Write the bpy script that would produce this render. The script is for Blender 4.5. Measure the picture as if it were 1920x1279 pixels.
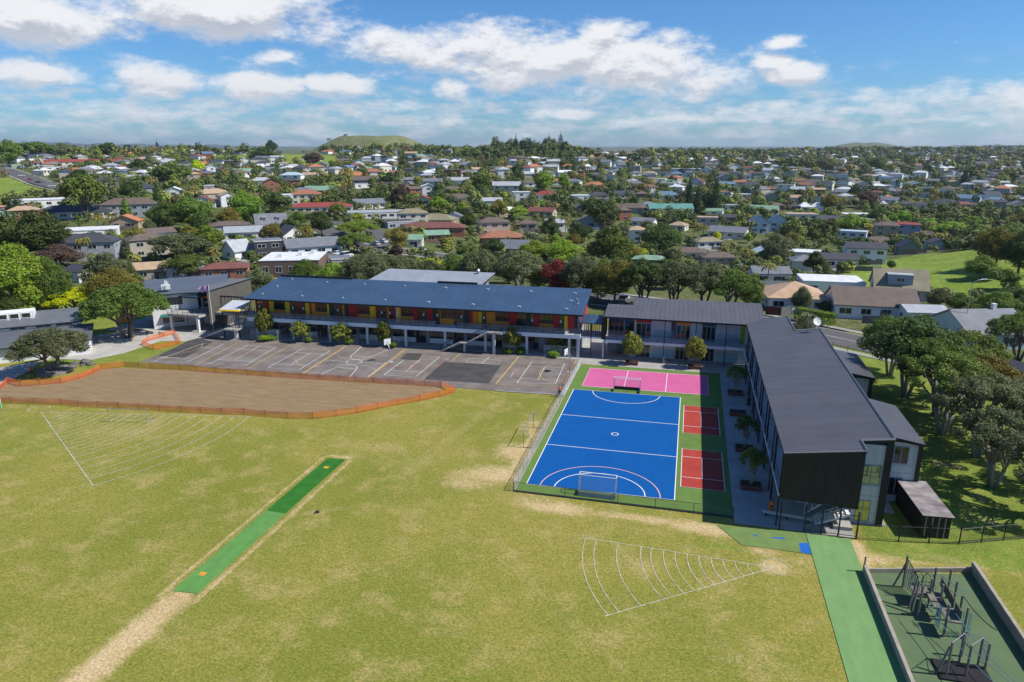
import bpy, bmesh, math, random
import numpy as np
from mathutils import Vector, Matrix, Euler
R=math.radians
random.seed(7); np.random.seed(7)
for o in list(bpy.data.objects): bpy.data.objects.remove(o)
sc=bpy.context.scene; col=sc.collection

# ------------------------------------------------------------ camera, sky, sun, exposure
CU,CV,CH=15.168,-66.941,35.0          # camera position: metres east of / north of the court corner, height
YAW,PIT,FOC=14.0655,15.5013,1320.0    # degrees, degrees, pixels at 1920 wide
cd=bpy.data.cameras.new('camera'); cam=bpy.data.objects.new('camera',cd); col.objects.link(cam)
cam.location=(CU,CV,CH); cam.rotation_euler=(R(90-PIT),0,R(YAW)); sc.camera=cam
cd.sensor_width=36; cd.lens=FOC/1920*36; cd.clip_start=0.5; cd.clip_end=60000
sc.render.resolution_x=1024; sc.render.resolution_y=682

SUN=Vector((6.8,0.6,7.65)).normalized()
sd=bpy.data.lights.new('sun','SUN'); so=bpy.data.objects.new('sun',sd); col.objects.link(so)
sd.energy=5.0; sd.angle=R(0.53); sd.color=(1.0,0.95,0.87)
so.location=(60,0,80); so.rotation_euler=SUN.to_track_quat('Z','Y').to_euler()
sc.view_settings.view_transform='Standard'; sc.view_settings.look='None'
sc.view_settings.exposure=0.2; sc.view_settings.gamma=1.0; sc.view_settings.use_curve_mapping=False

w=bpy.data.worlds.new('World'); sc.world=w; w.use_nodes=True
nt=w.node_tree; nt.nodes.clear()
def N(t,**k):
    n=nt.nodes.new(t)
    for a,b in k.items(): setattr(n,a,b)
    return n
def L(a,b): nt.links.new(a,b)
def val(x): return x
def M(op,a,b=None,c=None,clamp=False):
    n=N('ShaderNodeMath',operation=op); n.use_clamp=clamp
    for i,x in enumerate((a,b,c)):
        if x is None: continue
        if isinstance(x,(int,float)): n.inputs[i].default_value=x
        else: L(x,n.inputs[i])
    return n.outputs[0]
sky=N('ShaderNodeTexSky',sky_type='NISHITA'); sky.sun_disc=False
sky.sun_elevation=math.asin(SUN.z); sky.sun_rotation=math.atan2(SUN.x,SUN.y)
sky.altitude=30; sky.air_density=1.0; sky.dust_density=0.4; sky.ozone_density=2.5
tc=N('ShaderNodeTexCoord')
sep=N('ShaderNodeSeparateXYZ'); L(tc.outputs['Generated'],sep.inputs[0])
# direction in the frame of the view axis: azimuth x (right +) and elevation e, both in radians
ca,sa=math.cos(R(YAW)),math.sin(R(YAW))
rt=M('ADD',M('MULTIPLY',sep.outputs[0],ca),M('MULTIPLY',sep.outputs[1],sa))
fw=M('SUBTRACT',M('MULTIPLY',sep.outputs[1],ca),M('MULTIPLY',sep.outputs[0],sa))
az=M('ARCTAN2',rt,fw); el=M('ARCSINE',sep.outputs[2])
def cloud_px(x,y):   # photo pixel -> azimuth, elevation
    a=(x-960)/FOC; b=-(y-639.5)/FOC; p=R(PIT)
    d=(a, math.cos(p)+b*math.sin(p), -math.sin(p)+b*math.cos(p)); n=math.sqrt(sum(t*t for t in d))
    return math.atan2(d[0],d[1]), math.asin(d[2]/n)
def noise(scale,sy,detail,rough,off,eo=0.0,dist=0.0):
    cx=N('ShaderNodeCombineXYZ'); L(M('MULTIPLY',az,scale),cx.inputs[0])
    L(M('MULTIPLY',M('ADD',el,eo),scale*sy),cx.inputs[1]); cx.inputs[2].default_value=off
    n=N('ShaderNodeTexNoise'); n.noise_dimensions='3D'; n.inputs['Scale'].default_value=1
    n.inputs['Detail'].default_value=detail; n.inputs['Roughness'].default_value=rough; n.inputs['Distortion'].default_value=dist
    L(cx.outputs[0],n.inputs['Vector']); return n.outputs['Fac']
# big cumulus: (x, y, half width, half height, weight) in photo pixels
BL=[(40,20,110,52,1.15),(400,28,230,48,1.1),(300,5,150,30,.8),(560,60,110,35,.8),(800,95,170,42,1.15),(990,110,190,58,1.2),(1180,135,190,52,1.15),(1330,155,90,38,1.0),
 (1130,60,66,34,.95),(1260,68,40,16,.7),(1490,145,72,24,.95),(1440,118,50,18,.8),(1475,80,32,14,.7),(90,140,80,28,1.0),(290,152,90,34,1.1),(475,165,90,30,1.05),(640,165,66,28,.95),
 (845,163,46,28,.95),(520,105,60,22,.8),(440,118,60,24,.55),(720,60,60,40,.5),(1780,180,80,26,.7),(1900,178,75,32,.9),(1700,205,90,22,.55),(1060,215,60,14,.7),(1250,225,70,20,.75),(850,110,60,40,.6),
 (1500,210,160,22,.55),(1850,225,120,24,.7),(700,210,200,18,.45),(250,200,200,22,.6),(60,205,90,22,.55),(1180,170,30,12,.5)]
def blobs(de):
    tot=None
    for (x,y,hw,hh,wt) in BL:
        a0,e0=cloud_px(x,y); sa_=hw/1340.0; se_=hh/1340.0
        da=M('MULTIPLY',M('SUBTRACT',az,a0),1/sa_); dd=M('MULTIPLY',M('SUBTRACT',el,e0-de),1/se_)
        r2=M('ADD',M('MULTIPLY',da,da),M('MULTIPLY',dd,dd))
        g=M('MULTIPLY',M('EXPONENT',M('MULTIPLY',r2,-0.85)),wt)
        tot=g if tot is None else M('MAXIMUM',tot,g)
    return tot
n1=noise(10,2.1,10,.66,3.1); n1b=noise(10,2.1,10,.66,3.1,eo=0.014)
bl=blobs(0)
dens=M('ADD',bl,M('MULTIPLY',M('SUBTRACT',n1,.5),2.4))
densU=M('ADD',blobs(0.014),M('MULTIPLY',M('SUBTRACT',n1b,.5),2.4))
cum=N('ShaderNodeMapRange'); cum.interpolation_type='SMOOTHSTEP'; cum.inputs[1].default_value=.33; cum.inputs[2].default_value=.95; L(dens,cum.inputs[0])
# low band of far broken cloud towards the horizon
bandn=noise(21,3.2,8,.62,7.7); 
bandw=M('EXPONENT',M('MULTIPLY',M('POWER',M('MULTIPLY',M('SUBTRACT',el,.035),1/.05),2),-1.0))
band=N('ShaderNodeMapRange'); band.interpolation_type='SMOOTHSTEP'; band.inputs[1].default_value=.49; band.inputs[2].default_value=.80
L(M('ADD',M('MULTIPLY',bandw,.22),M('MULTIPLY',bandn,.85)),band.inputs[0])
bandm=M('MULTIPLY',M('MULTIPLY',band.outputs[0],M('POWER',bandw,.6)),.92,clamp=True)
mask=M('MAXIMUM',M('MULTIPLY',cum.outputs[0],.96),bandm,clamp=True)
# cloud tone: bases (more cloud above) are grey, tops white
sh=N('ShaderNodeMapRange'); sh.interpolation_type='SMOOTHSTEP'; sh.inputs[1].default_value=-.24; sh.inputs[2].default_value=.26; L(M('SUBTRACT',densU,dens),sh.inputs[0])
thick=N('ShaderNodeMapRange'); thick.inputs[1].default_value=.6; thick.inputs[2].default_value=1.3; L(dens,thick.inputs[0])
tone=M('MULTIPLY',sh.outputs[0],M('ADD',.7,M('MULTIPLY',thick.outputs[0],.3)))
cc=N('ShaderNodeMix'); cc.data_type='RGBA'; cc.inputs[6].default_value=(.80,.805,.82,1); cc.inputs[7].default_value=(.42,.45,.52,1); L(tone,cc.inputs[0])
cb=N('ShaderNodeMix'); cb.data_type='RGBA'; cb.inputs[7].default_value=(.60,.64,.71,1); L(cc.outputs[2],cb.inputs[6]); L(M('MULTIPLY',bandw,.55,clamp=True),cb.inputs[0])
skm=N('ShaderNodeVectorMath',operation='MULTIPLY'); L(sky.outputs[0],skm.inputs[0]); skm.inputs[1].default_value=(.10*.40,.10*.73,.10*1.10)
mx=N('ShaderNodeMix'); mx.data_type='RGBA'; L(mask,mx.inputs[0]); L(skm.outputs[0],mx.inputs[6]); L(cb.outputs[2],mx.inputs[7])
bg=N('ShaderNodeBackground'); L(mx.outputs[2],bg.inputs[0]); bg.inputs[1].default_value=1.0
wo=N('ShaderNodeOutputWorld'); L(bg.outputs[0],wo.inputs[0])
try: w.cycles.sampling_method='MANUAL'; w.cycles.sample_map_resolution=512
except Exception: pass

# ------------------------------------------------------------ geometry of the view (used to survey positions)
def ray(x,y):
    a=(x-960)/FOC; b=-(y-639.5)/FOC; p=R(PIT)
    d=(a, math.cos(p)+b*math.sin(p), -math.sin(p)+b*math.cos(p))
    return Vector((d[0]*ca-d[1]*sa, d[0]*sa+d[1]*ca, d[2]))
def G(x,y,z=0.0):
    d=ray(x,y); t=(z-CH)/d.z
    return (CU+d.x*t, CV+d.y*t)
def proj(X,Y,Z):
    dx,dy,dz=X-CU,Y-CV,Z-CH
    r=dx*ca+dy*sa; f=-dx*sa+dy*ca; p=R(PIT)
    zc=f*math.cos(p)-dz*math.sin(p); up=f*math.sin(p)+dz*math.cos(p)
    if zc<=0.1: return (-9999,-9999)
    return (960+FOC*r/zc, 639.5-FOC*up/zc)
TX=[-200,300,700,1000,1300,1650,2000]
TP=[[(175,0),(230,0),(300,3),(380,6),(500,9),(650,12),(800,18),(1000,23),(1300,17),(2500,0)],
 [(175,0),(230,0),(300,3),(380,6),(500,9),(650,12),(800,18),(1000,23),(1300,17),(2500,0)],
 [(175,0),(260,-1),(340,0),(450,6),(550,11),(700,15),(950,25),(1200,22),(1800,10),(3000,0)],
 [(175,0),(230,-3),(300,-5),(400,0),(500,6),(700,15),(1000,23),(1150,26),(1500,12),(3000,0)],
 [(175,0),(230,-3),(300,-9),(400,-8),(550,-2),(800,7),(1200,16),(1500,19),(2200,12),(3500,0)],
 [(175,0),(240,0),(300,-6),(400,-12),(600,-8),(900,-1),(1400,8),(2200,22),(3000,15),(4500,0)],
 [(175,0),(240,4),(300,2),(400,-8),(600,-8),(900,-3),(1500,4),(2500,20),(3500,29),(5500,0)]]
TPx=[np.array([p[0] for p in t],float) for t in TP]; TPz=[np.array([p[1] for p in t],float) for t in TP]
def hgt(X,Y):
    X=np.asarray(X,float); Y=np.asarray(Y,float)
    dx,dy=X-CU,Y-CV; r=dx*ca+dy*sa; f=-dx*sa+dy*ca; d=np.hypot(r,f)
    xh=960+1370*np.clip(r/np.maximum(f,1e-3),-3,3); xh=np.where(f<=0,np.where(r<0,-200,2000),xh)
    xh=np.clip(xh,TX[0],TX[-1]-1e-3)
    zs=np.array([np.interp(d,TPx[i],TPz[i]) for i in range(len(TX))])
    k=np.clip(np.searchsorted(TX,xh,side='right')-1,0,len(TX)-2)
    t=(xh-np.array(TX)[k])/(np.array(TX)[k+1]-np.array(TX)[k]); t=t*t*(3-2*t)
    z=np.take_along_axis(zs,k[None],0)[0]*(1-t)+np.take_along_axis(zs,(k+1)[None],0)[0]*t if zs.ndim>1 else zs[k]*(1-t)+zs[k+1]*t
    fade=np.clip((d-175)/100,0,1)
    z=z+fade*(1.4*np.sin(X*.021+1)*np.cos(Y*.017)+.7*np.sin(X*.05+Y*.043))
    # grassy volcanic cone, small far cone
    def cone(xp,dd,base,top,hh,z):
        a=math.atan2(xp-960,1370); cx=CU+dd*math.sin(a)*ca-dd*math.cos(a)*sa; cy=CV+dd*math.sin(a)*sa+dd*math.cos(a)*ca
        q=np.hypot(X-cx,Y-cy); ang=np.arctan2(Y-cy,X-cx); q=q*(1+.08*np.sin(3*ang+1)+.04*np.sin(7*ang))
        s=np.clip((base-q)/(base-top),0,1); s=s*s*(3-2*s)*.35+s*.65
        c=np.clip(1-q/(top*.8),0,1)*hh*.12
        return np.maximum(z, z*(1-s)+(hh*s-c)*1.0)
    z=cone(703,2100,195,88,62,z); z=cone(1622,6500,420,60,62,z)
    return z
def ht(x,y): return float(hgt(np.array([x]),np.array([y]))[0])
def at(px,py):       # photo pixel -> point of the ground
    d=ray(px,py)
    if d.z>-1e-4: d.z=-1e-4
    h=math.hypot(d.x,d.y); s=np.concatenate([np.arange(20,400,2.0),np.arange(400,1500,6.0),np.arange(1500,6000,25.0)])/h
    X=CU+d.x*s; Y=CV+d.y*s; Z=CH+d.z*s; q=np.nonzero(Z<=hgt(X,Y))[0]
    i=int(q[0]) if len(q) else len(s)-1
    i0=max(i-1,0); a,b=s[i0],s[i]
    for _ in range(14):
        m=(a+b)/2
        if CH+d.z*m<=ht(CU+d.x*m,CV+d.y*m): b=m
        else: a=m
    x,y=CU+d.x*b,CV+d.y*b
    return (x,y,ht(x,y))

# ------------------------------------------------------------ helpers
MATS={}
def mat(name,rgb,rough=.7,var=.12,scale=3.0,metal=0.0,spec=.3,detail=4,alpha=None,bump=0.0,stripe=None,coord='Object',rgb2=None,streak=None):
    if name in MATS: return MATS[name]
    m=bpy.data.materials.new(name); m.use_nodes=True; t=m.node_tree; b=t.nodes['Principled BSDF']
    b.inputs['Roughness'].default_value=rough; b.inputs['Metallic'].default_value=metal
    b.inputs['Specular IOR Level'].default_value=spec
    tcn=t.nodes.new('ShaderNodeTexCoord'); src=tcn.outputs['Object']
    if coord=='World':
        g=t.nodes.new('ShaderNodeNewGeometry'); src=g.outputs['Position']
    nz=t.nodes.new('ShaderNodeTexNoise'); nz.inputs['Scale'].default_value=scale; nz.inputs['Detail'].default_value=detail
    t.links.new(src,nz.inputs['Vector'])
    mxn=t.nodes.new('ShaderNodeMix'); mxn.data_type='RGBA'
    lo=[max(0,c*(1-var)) for c in rgb]; hi=[min(1,c*(1+var)) for c in (rgb2 or rgb)]
    mxn.inputs[6].default_value=(*lo,1); mxn.inputs[7].default_value=(*hi,1)
    mr=t.nodes.new('ShaderNodeMapRange'); mr.inputs[1].default_value=.3; mr.inputs[2].default_value=.7
    t.links.new(nz.outputs['Fac'],mr.inputs[0]); t.links.new(mr.outputs[0],mxn.inputs[0]); out=mxn.outputs[2]
    if stripe:   # (axis, period, darkening) ribs of metal sheeting / tile courses / weatherboards
        ax,per,dk=stripe
        s=t.nodes.new('ShaderNodeSeparateXYZ'); t.links.new(tcn.outputs['Object'],s.inputs[0])
        f=t.nodes.new('ShaderNodeMath'); f.operation='PINGPONG'; t.links.new(s.outputs[ax],f.inputs[0]); f.inputs[1].default_value=per/2
        g2=t.nodes.new('ShaderNodeMapRange'); g2.inputs[1].default_value=0; g2.inputs[2].default_value=per*.16; g2.inputs[3].default_value=1-dk; g2.inputs[4].default_value=1
        t.links.new(f.outputs[0],g2.inputs[0])
        mm=t.nodes.new('ShaderNodeMix'); mm.data_type='RGBA'; mm.blend_type='MULTIPLY'; mm.inputs[0].default_value=1
        t.links.new(out,mm.inputs[6]); t.links.new(g2.outputs[0],mm.inputs[7]); out=mm.outputs[2]
    if streak:   # weathering: stretched stains and fading, (x scale, y scale, z scale, amount)
        mpn=t.nodes.new('ShaderNodeMapping'); mpn.inputs['Scale'].default_value=streak[:3]; t.links.new(tcn.outputs['Object'],mpn.inputs[0])
        n3=t.nodes.new('ShaderNodeTexNoise'); n3.inputs['Scale'].default_value=1; n3.inputs['Detail'].default_value=6; n3.inputs['Roughness'].default_value=.7; t.links.new(mpn.outputs[0],n3.inputs['Vector'])
        g3=t.nodes.new('ShaderNodeMapRange'); g3.inputs[1].default_value=.3; g3.inputs[2].default_value=.7; g3.inputs[3].default_value=1-streak[3]; g3.inputs[4].default_value=1+streak[3]*.7; t.links.new(n3.outputs['Fac'],g3.inputs[0])
        m3=t.nodes.new('ShaderNodeMix'); m3.data_type='RGBA'; m3.blend_type='MULTIPLY'; m3.inputs[0].default_value=1; m3.clamp_result=False; t.links.new(out,m3.inputs[6]); t.links.new(g3.outputs[0],m3.inputs[7]); out=m3.outputs[2]
        m4=t.nodes.new('ShaderNodeMapRange'); m4.inputs[1].default_value=.3; m4.inputs[2].default_value=.7; m4.inputs[3].default_value=min(1,rough*1.2); m4.inputs[4].default_value=rough*.85; t.links.new(n3.outputs['Fac'],m4.inputs[0]); t.links.new(m4.outputs[0],b.inputs['Roughness'])
    t.links.new(out,b.inputs['Base Color'])
    if bump:
        bp=t.nodes.new('ShaderNodeBump'); bp.inputs['Strength'].default_value=bump; bp.inputs['Distance'].default_value=.05
        t.links.new(nz.outputs['Fac'],bp.inputs['Height']); t.links.new(bp.outputs[0],b.inputs['Normal'])
    if alpha is not None: b.inputs['Alpha'].default_value=alpha
    MATS[name]=m; return m

class MB:
    def __init__(s): s.v=[]; s.f=[]; s.m=[]; s.mats=[]
    def mi(s,m):
        if m not in s.mats: s.mats.append(m)
        return s.mats.index(m)
    def add(s,vs,fs,m):
        b=len(s.v); s.v+=[tuple(v) for v in vs]; i=s.mi(m)
        for f in fs: s.f.append(tuple(b+k for k in f)); s.m.append(i)
        return s
    def box(s,x0,x1,y0,y1,z0,z1,m):
        v=[(x0,y0,z0),(x1,y0,z0),(x1,y1,z0),(x0,y1,z0),(x0,y0,z1),(x1,y0,z1),(x1,y1,z1),(x0,y1,z1)]
        return s.add(v,[(0,3,2,1),(4,5,6,7),(0,1,5,4),(1,2,6,5),(2,3,7,6),(3,0,4,7)],m)
    def prism(s,pts,z0,z1,m,mtop=None):   # pts xy polygon ccw; z0/z1 number or list
        n=len(pts); a=z0 if isinstance(z0,(list,tuple)) else [z0]*n; b=z1 if isinstance(z1,(list,tuple)) else [z1]*n
        v=[(p[0],p[1],a[i]) for i,p in enumerate(pts)]+[(p[0],p[1],b[i]) for i,p in enumerate(pts)]
        s.add(v,[tuple(range(n-1,-1,-1))]+[(i,(i+1)%n,(i+1)%n+n,i+n) for i in range(n)],m)
        s.add(v[n:],[tuple(range(n))],mtop or m); return s
    def bar(s,p,q,r,m,sq=False,r2=None,n=6):
        p=Vector(p); q=Vector(q); d=(q-p)
        if d.length<1e-6: return s
        d.normalize(); a=d.orthogonal().normalized() if abs(d.z)<.99 else Vector((1,0,0)); b=d.cross(a)
        if sq: n=4
        r2=r if r2 is None else r2
        vs=[];off=math.pi/4 if sq else 0
        for c,rr in ((p,r),(q,r2)):
            for i in range(n):
                t=off+2*math.pi*i/n; vs.append(c+a*math.cos(t)*rr+b*math.sin(t)*rr)
        return s.add(vs,[(i,(i+1)%n,(i+1)%n+n,i+n) for i in range(n)]+[tuple(range(n-1,-1,-1)),tuple(range(n,2*n))],m)
    def line(s,pts,r,m,**k):
        for i in range(len(pts)-1): s.bar(pts[i],pts[i+1],r,m,**k)
        return s
    def strip(s,pts,wd,z,m,closed=False):  # flat painted line on xy polyline
        P=[Vector((p[0],p[1])) for p in pts]; n=len(P); Ls=[];Rs=[]
        for i in range(n):
            if closed: t=(P[(i+1)%n]-P[i-1])
            else: t=P[min(i+1,n-1)]-P[max(i-1,0)]
            t.normalize(); nn=Vector((-t.y,t.x))*wd/2; Ls.append(P[i]+nn); Rs.append(P[i]-nn)
        zz=(lambda p: z) if not callable(z) else z
        vs=[(p.x,p.y,zz(p)) for p in Ls]+[(p.x,p.y,zz(p)) for p in Rs]
        e=range(n) if closed else range(n-1)
        return s.add(vs,[(i+n,(i+1)%n+n,(i+1)%n,i) for i in e],m)
    def build(s,name,parent=None,loc=None,smooth=False):
        me=bpy.data.meshes.new(name); me.from_pydata(s.v,[],s.f)
        for m in s.mats: me.materials.append(m)
        me.polygons.foreach_set('material_index',s.m)
        if smooth: me.polygons.foreach_set('use_smooth',[True]*len(s.f))
        me.update()
        o=bpy.data.objects.new(name,me); col.objects.link(o)
        if parent is not None: o.parent=parent
        if loc is not None: o.location=loc
        return o
def tag(o,label=None,cat=None,group=None,kind=None):
    if label: o['label']=label
    if cat: o['category']=cat
    if group: o['group']=group
    if kind: o['kind']=kind
    return o
def empty(name,loc=(0,0,0),rz=0,label=None,cat=None,group=None):
    o=bpy.data.objects.new(name,None); o.empty_display_size=.5; col.objects.link(o)
    o.location=loc; o.rotation_euler=(0,0,rz); return tag(o,label,cat,group)
def struct(name,mb,label=None,**k): return tag(mb.build(name,**k),label,kind='structure')
CH_={}
def copy_tree(o,parent=None):
    c=o.copy(); col.objects.link(c)
    if parent is not None: c.parent=parent
    for ch in CH_.get(o.name,[]): copy_tree(ch,c)
    return c
def note(root):   # remember children for copying
    for o in [root]+list(root.children_recursive): CH_[o.name]=list(o.children)
USED=set()
LM=[]            # landmarks: (px,py,phrase)
ORD=['second ','third ','fourth ','fifth ']
def uniq(base,px,py,pool=None,maxn=14):
    if base and base not in USED and len(base.split())>=5 and pool=='own': USED.add(base); return base
    c=sorted(LM,key=lambda l:(l[0]-px)**2+((l[1]-py)*1.8)**2)[:maxn]
    for l in c:
        dx,dy=px-l[0],py-l[1]; far=math.hypot(dx,dy*1.8)>70
        if abs(dx)>abs(dy)*2.2: rel='right of' if dx>0 else 'left of'
        elif abs(dy)>abs(dx)*.9: rel='in front of' if dy>0 else 'behind'
        else: rel=('in front and ' if dy>0 else 'behind and ')+('right of' if dx>0 else 'left of')
        if far: rel=('well ' if rel.split()[0] in('left','right') else 'far ')+rel
        elif math.hypot(dx,dy*1.8)<28 and rel in('left of','right of'): rel='just '+rel
        s=f"{base} {rel} {l[2]}"
        if s not in USED and len(s.split())<=16: USED.add(s); return s
    for k in ORD:
        for l in c[:6]:
            s=f"{k}{base} {'left' if px<l[0] else 'right'} of {l[2]}"
            if s not in USED and len(s.split())<=16: USED.add(s); return s
    s=f"{base} by photo column {int(px)}"; USED.add(s); return s
# ------------------------------------------------------------ ground
def inpoly(px,py,poly):
    inside=np.zeros(px.shape,bool); n=len(poly)
    for i in range(n):
        x1,y1=poly[i]; x2,y2=poly[(i+1)%n]
        c=((y1>py)!=(y2>py))&(px<(x2-x1)*(py-y1)/((y2-y1) if y2!=y1 else 1e-9)+x1)
        inside^=c
    return inside
def gridmesh(name,V,nu,nv,closed=False):
    i=np.arange(nu*nv).reshape(nv,nu)
    if closed: i=np.concatenate([i,i[:,:1]],1)
    q=np.stack([i[:-1,:-1],i[:-1,1:],i[1:,1:],i[1:,:-1]],-1).reshape(-1,4)
    me=bpy.data.meshes.new(name); me.vertices.add(len(V)); me.vertices.foreach_set('co',V.astype(np.float32).ravel())
    me.loops.add(q.size); me.loops.foreach_set('vertex_index',q.ravel().astype(np.int32))
    me.polygons.add(len(q)); me.polygons.foreach_set('loop_start',np.arange(0,q.size,4,dtype=np.int32))
    me.polygons.foreach_set('use_smooth',np.ones(len(q),bool)); me.update(calc_edges=True); return me
def attr(me,name,a):
    at_=me.attributes.new(name,'FLOAT','POINT'); at_.data.foreach_set('value',a.astype(np.float32))
def ground_mat(name,base,attrs,coarse=.06,fine=1.1,rough=.95,bump=.0):
    """base: (a,b,c) three grass tones mixed by noises; attrs: list (attribute, tone lo, tone hi)"""
    m=bpy.data.materials.new(name); m.use_nodes=True; t=m.node_tree; b=t.nodes['Principled BSDF']
    b.inputs['Roughness'].default_value=rough; b.inputs['Specular IOR Level'].default_value=.1
    g=t.nodes.new('ShaderNodeNewGeometry')
    def nz(sc_,det,ro=.6):
        n=t.nodes.new('ShaderNodeTexNoise'); n.inputs['Scale'].default_value=sc_; n.inputs['Detail'].default_value=det; n.inputs['Roughness'].default_value=ro
        t.links.new(g.outputs['Position'],n.inputs['Vector']); return n.outputs['Fac']
    def rmp(x,a,c,lo=0,hi=1):
        r=t.nodes.new('ShaderNodeMapRange'); r.interpolation_type='SMOOTHSTEP'; t.links.new(x,r.inputs[0])
        for k,v in zip((1,2,3,4),(a,c,lo,hi)): r.inputs[k].default_value=v
        return r.outputs[0]
    def mixc(f,a,c):
        x=t.nodes.new('ShaderNodeMix'); x.data_type='RGBA'
        for k,v in ((0,f),(6,a),(7,c)):
            if hasattr(v,'links') or hasattr(v,'is_linked'): t.links.new(v,x.inputs[k])
            elif isinstance(v,(int,float)): x.inputs[k].default_value=v
            else: x.inputs[k].default_value=(*v,1)
        return x.outputs[2]
    def mth(op,a,c):
        x=t.nodes.new('ShaderNodeMath'); x.operation=op
        for k,v in ((0,a),(1,c)):
            if isinstance(v,(int,float)): x.inputs[k].default_value=v
            else: t.links.new(v,x.inputs[k])
        return x.outputs[0]
    nA,nB,nC,nD=nz(coarse,5),nz(fine,6,.7),nz(fine*.22,5,.65),nz(fine*2.3,4,.75)
    c=mixc(rmp(nA,.38,.62),base[0],base[1])
    c=mixc(rmp(nC,.46,.68,0,.75),c,base[2])
    c=mixc(rmp(nB,.40,.70,0,.55),c,base[3])
    for (an,lo,hi) in attrs:
        a=t.nodes.new('ShaderNodeAttribute'); a.attribute_name=an
        f=rmp(mth('ADD',a.outputs['Fac'],mth('MULTIPLY',mth('SUBTRACT',nB,.5),mth('MULTIPLY',rmp(a.outputs['Fac'],.0,.12),1.1))),.22,.80)
        c=mixc(f,c,mixc(rmp(nC,.35,.65),lo,hi))
    # blade-scale light and dark
    c2=t.nodes.new('ShaderNodeMix'); c2.data_type='RGBA'; c2.blend_type='MULTIPLY'; c2.inputs[0].default_value=1
    t.links.new(c,c2.inputs[6]); t.links.new(mth('MULTIPLY',rmp(nD,.33,.68,.84,1.13),rmp(nz(fine*4.2,3,.8),.36,.64,.70,1.22)),c2.inputs[7])
    t.links.new(c2.outputs[2],b.inputs['Base Color'])
    if bump:
        bp=t.nodes.new('ShaderNodeBump'); bp.inputs['Strength'].default_value=bump; bp.inputs['Distance'].default_value=.1
        t.links.new(nB,bp.inputs['Height']); t.links.new(bp.outputs[0],b.inputs['Normal'])
    return m
# terrain sheet
azs=np.concatenate([np.linspace(-180,-48,45)[:-1],np.linspace(-48,48,330),np.linspace(48,180,45)[1:-1]])
ds=np.concatenate([np.array([0.5,40,80,110,130,150]),np.geomspace(165,7000,150),np.array([8000,12000,20000,40000])])
A_,D_=np.meshgrid(np.radians(azs),ds); rr,ff=np.sin(A_)*D_,np.cos(A_)*D_
X_=CU+rr*ca-ff*sa; Y_=CV+rr*sa+ff*ca; Z_=hgt(X_.ravel(),Y_.ravel()).reshape(X_.shape)
Z_=Z_-.12*(D_<175)
pxx,pyy=[],[]
zc=ff*math.cos(R(PIT))-(Z_-CH)*math.sin(R(PIT)); upv=ff*math.sin(R(PIT))+(Z_-CH)*math.cos(R(PIT)); zc=np.where(zc<.1,.1,zc)
PXX=960+FOC*rr/zc; PYY=639.5-FOC*upv/zc
me=gridmesh('terrain',np.stack([X_.ravel(),Y_.ravel(),Z_.ravel()],1),len(azs),len(ds),closed=True)
PADD=[[(1440,575),(1560,520),(1640,492),(1720,478),(1850,466),(1960,470),(2300,500),(2300,585),(1990,570),(1800,552),(1700,540),(1640,560),(1560,560)],
      [(-300,320),(0,330),(130,368),(125,378),(60,378),(0,384),(-300,390)],[(508,289),(560,286),(640,293),(632,309),(560,309),(515,303)],[(1000,372),(1022,372),(1022,396),(1002,392)],[(395,292),(470,290),(470,300),(395,300)]]
lush=np.zeros(PXX.shape); 
for p in PADD: lush=np.maximum(lush,inpoly(PXX,PYY,p)&(ff>0))
lush*=np.where(D_<3000,1,0)
hill=np.hypot(X_-(CU+2100*math.sin(math.atan2(703-960,1370))*ca-2100*math.cos(math.atan2(703-960,1370))*sa),Y_-(CV+2100*math.sin(math.atan2(703-960,1370))*sa+2100*math.cos(math.atan2(703-960,1370))*ca))<245
clay=inpoly(PXX,PYY,[(1108,288),(1150,282),(1195,281),(1198,296),(1150,299),(1112,300)])*1.0*(D_>500)*(D_<2500)
scrub=inpoly(PXX,PYY,[(1770,400),(1960,395),(1960,440),(1800,430)])*1.0*(D_<700)
attr(me,'lush',lush.ravel()); attr(me,'olive',(hill*1.0).ravel()); attr(me,'clay',clay.ravel()); attr(me,'scrub',scrub.ravel())
me.materials.append(ground_mat('terrain_ground',((.085,.11,.035),(.12,.135,.045),(.16,.15,.075),(.065,.095,.028)),
  [('lush',(.155,.225,.028),(.215,.275,.05)),('olive',(.13,.155,.055),(.20,.205,.085)),('clay',(.42,.24,.10),(.55,.34,.17)),('scrub',(.25,.19,.10),(.16,.14,.06))],coarse=.012,fine=.25))
terrain=bpy.data.objects.new('terrain',me); col.objects.link(terrain); tag(terrain,'grassy rolling ground under the suburb and its hills',kind='structure')
# distant hill ranges beyond the suburb
def rangehill(name,pts,d,thick,base=-5,label=None,colr=(.05,.08,.07)):
    V=[];n=len(pts); xs=np.linspace(pts[0][0],pts[-1][0],160); ys=np.interp(xs,[p[0] for p in pts],[p[1] for p in pts])
    ys=ys+.9*np.sin(xs*.09)+.6*np.sin(xs*.23+1)
    rows=[(-thick,None),(-thick*.5,.45),(0,1.0),(thick*.5,.5),(thick,None)]
    for off,h in rows:
        for x,y in zip(xs,ys):
            rv=ray(x,y); hh=math.hypot(rv.x,rv.y); k=d/hh; z=CH+rv.z*k
            kk=(d+off)/hh; zz=base if h is None else base+(z-base)*(h+.06*math.sin(x*.31+off))
            V.append((CU+rv.x*kk,CV+rv.y*kk,zz))
    m_=gridmesh(name,np.array(V),len(xs),5); m_.materials.append(mat('far_hill_'+name,colr,.95,.3,.002))
    o=bpy.data.objects.new(name,m_); col.objects.link(o); tag(o,label,kind='structure')
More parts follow.
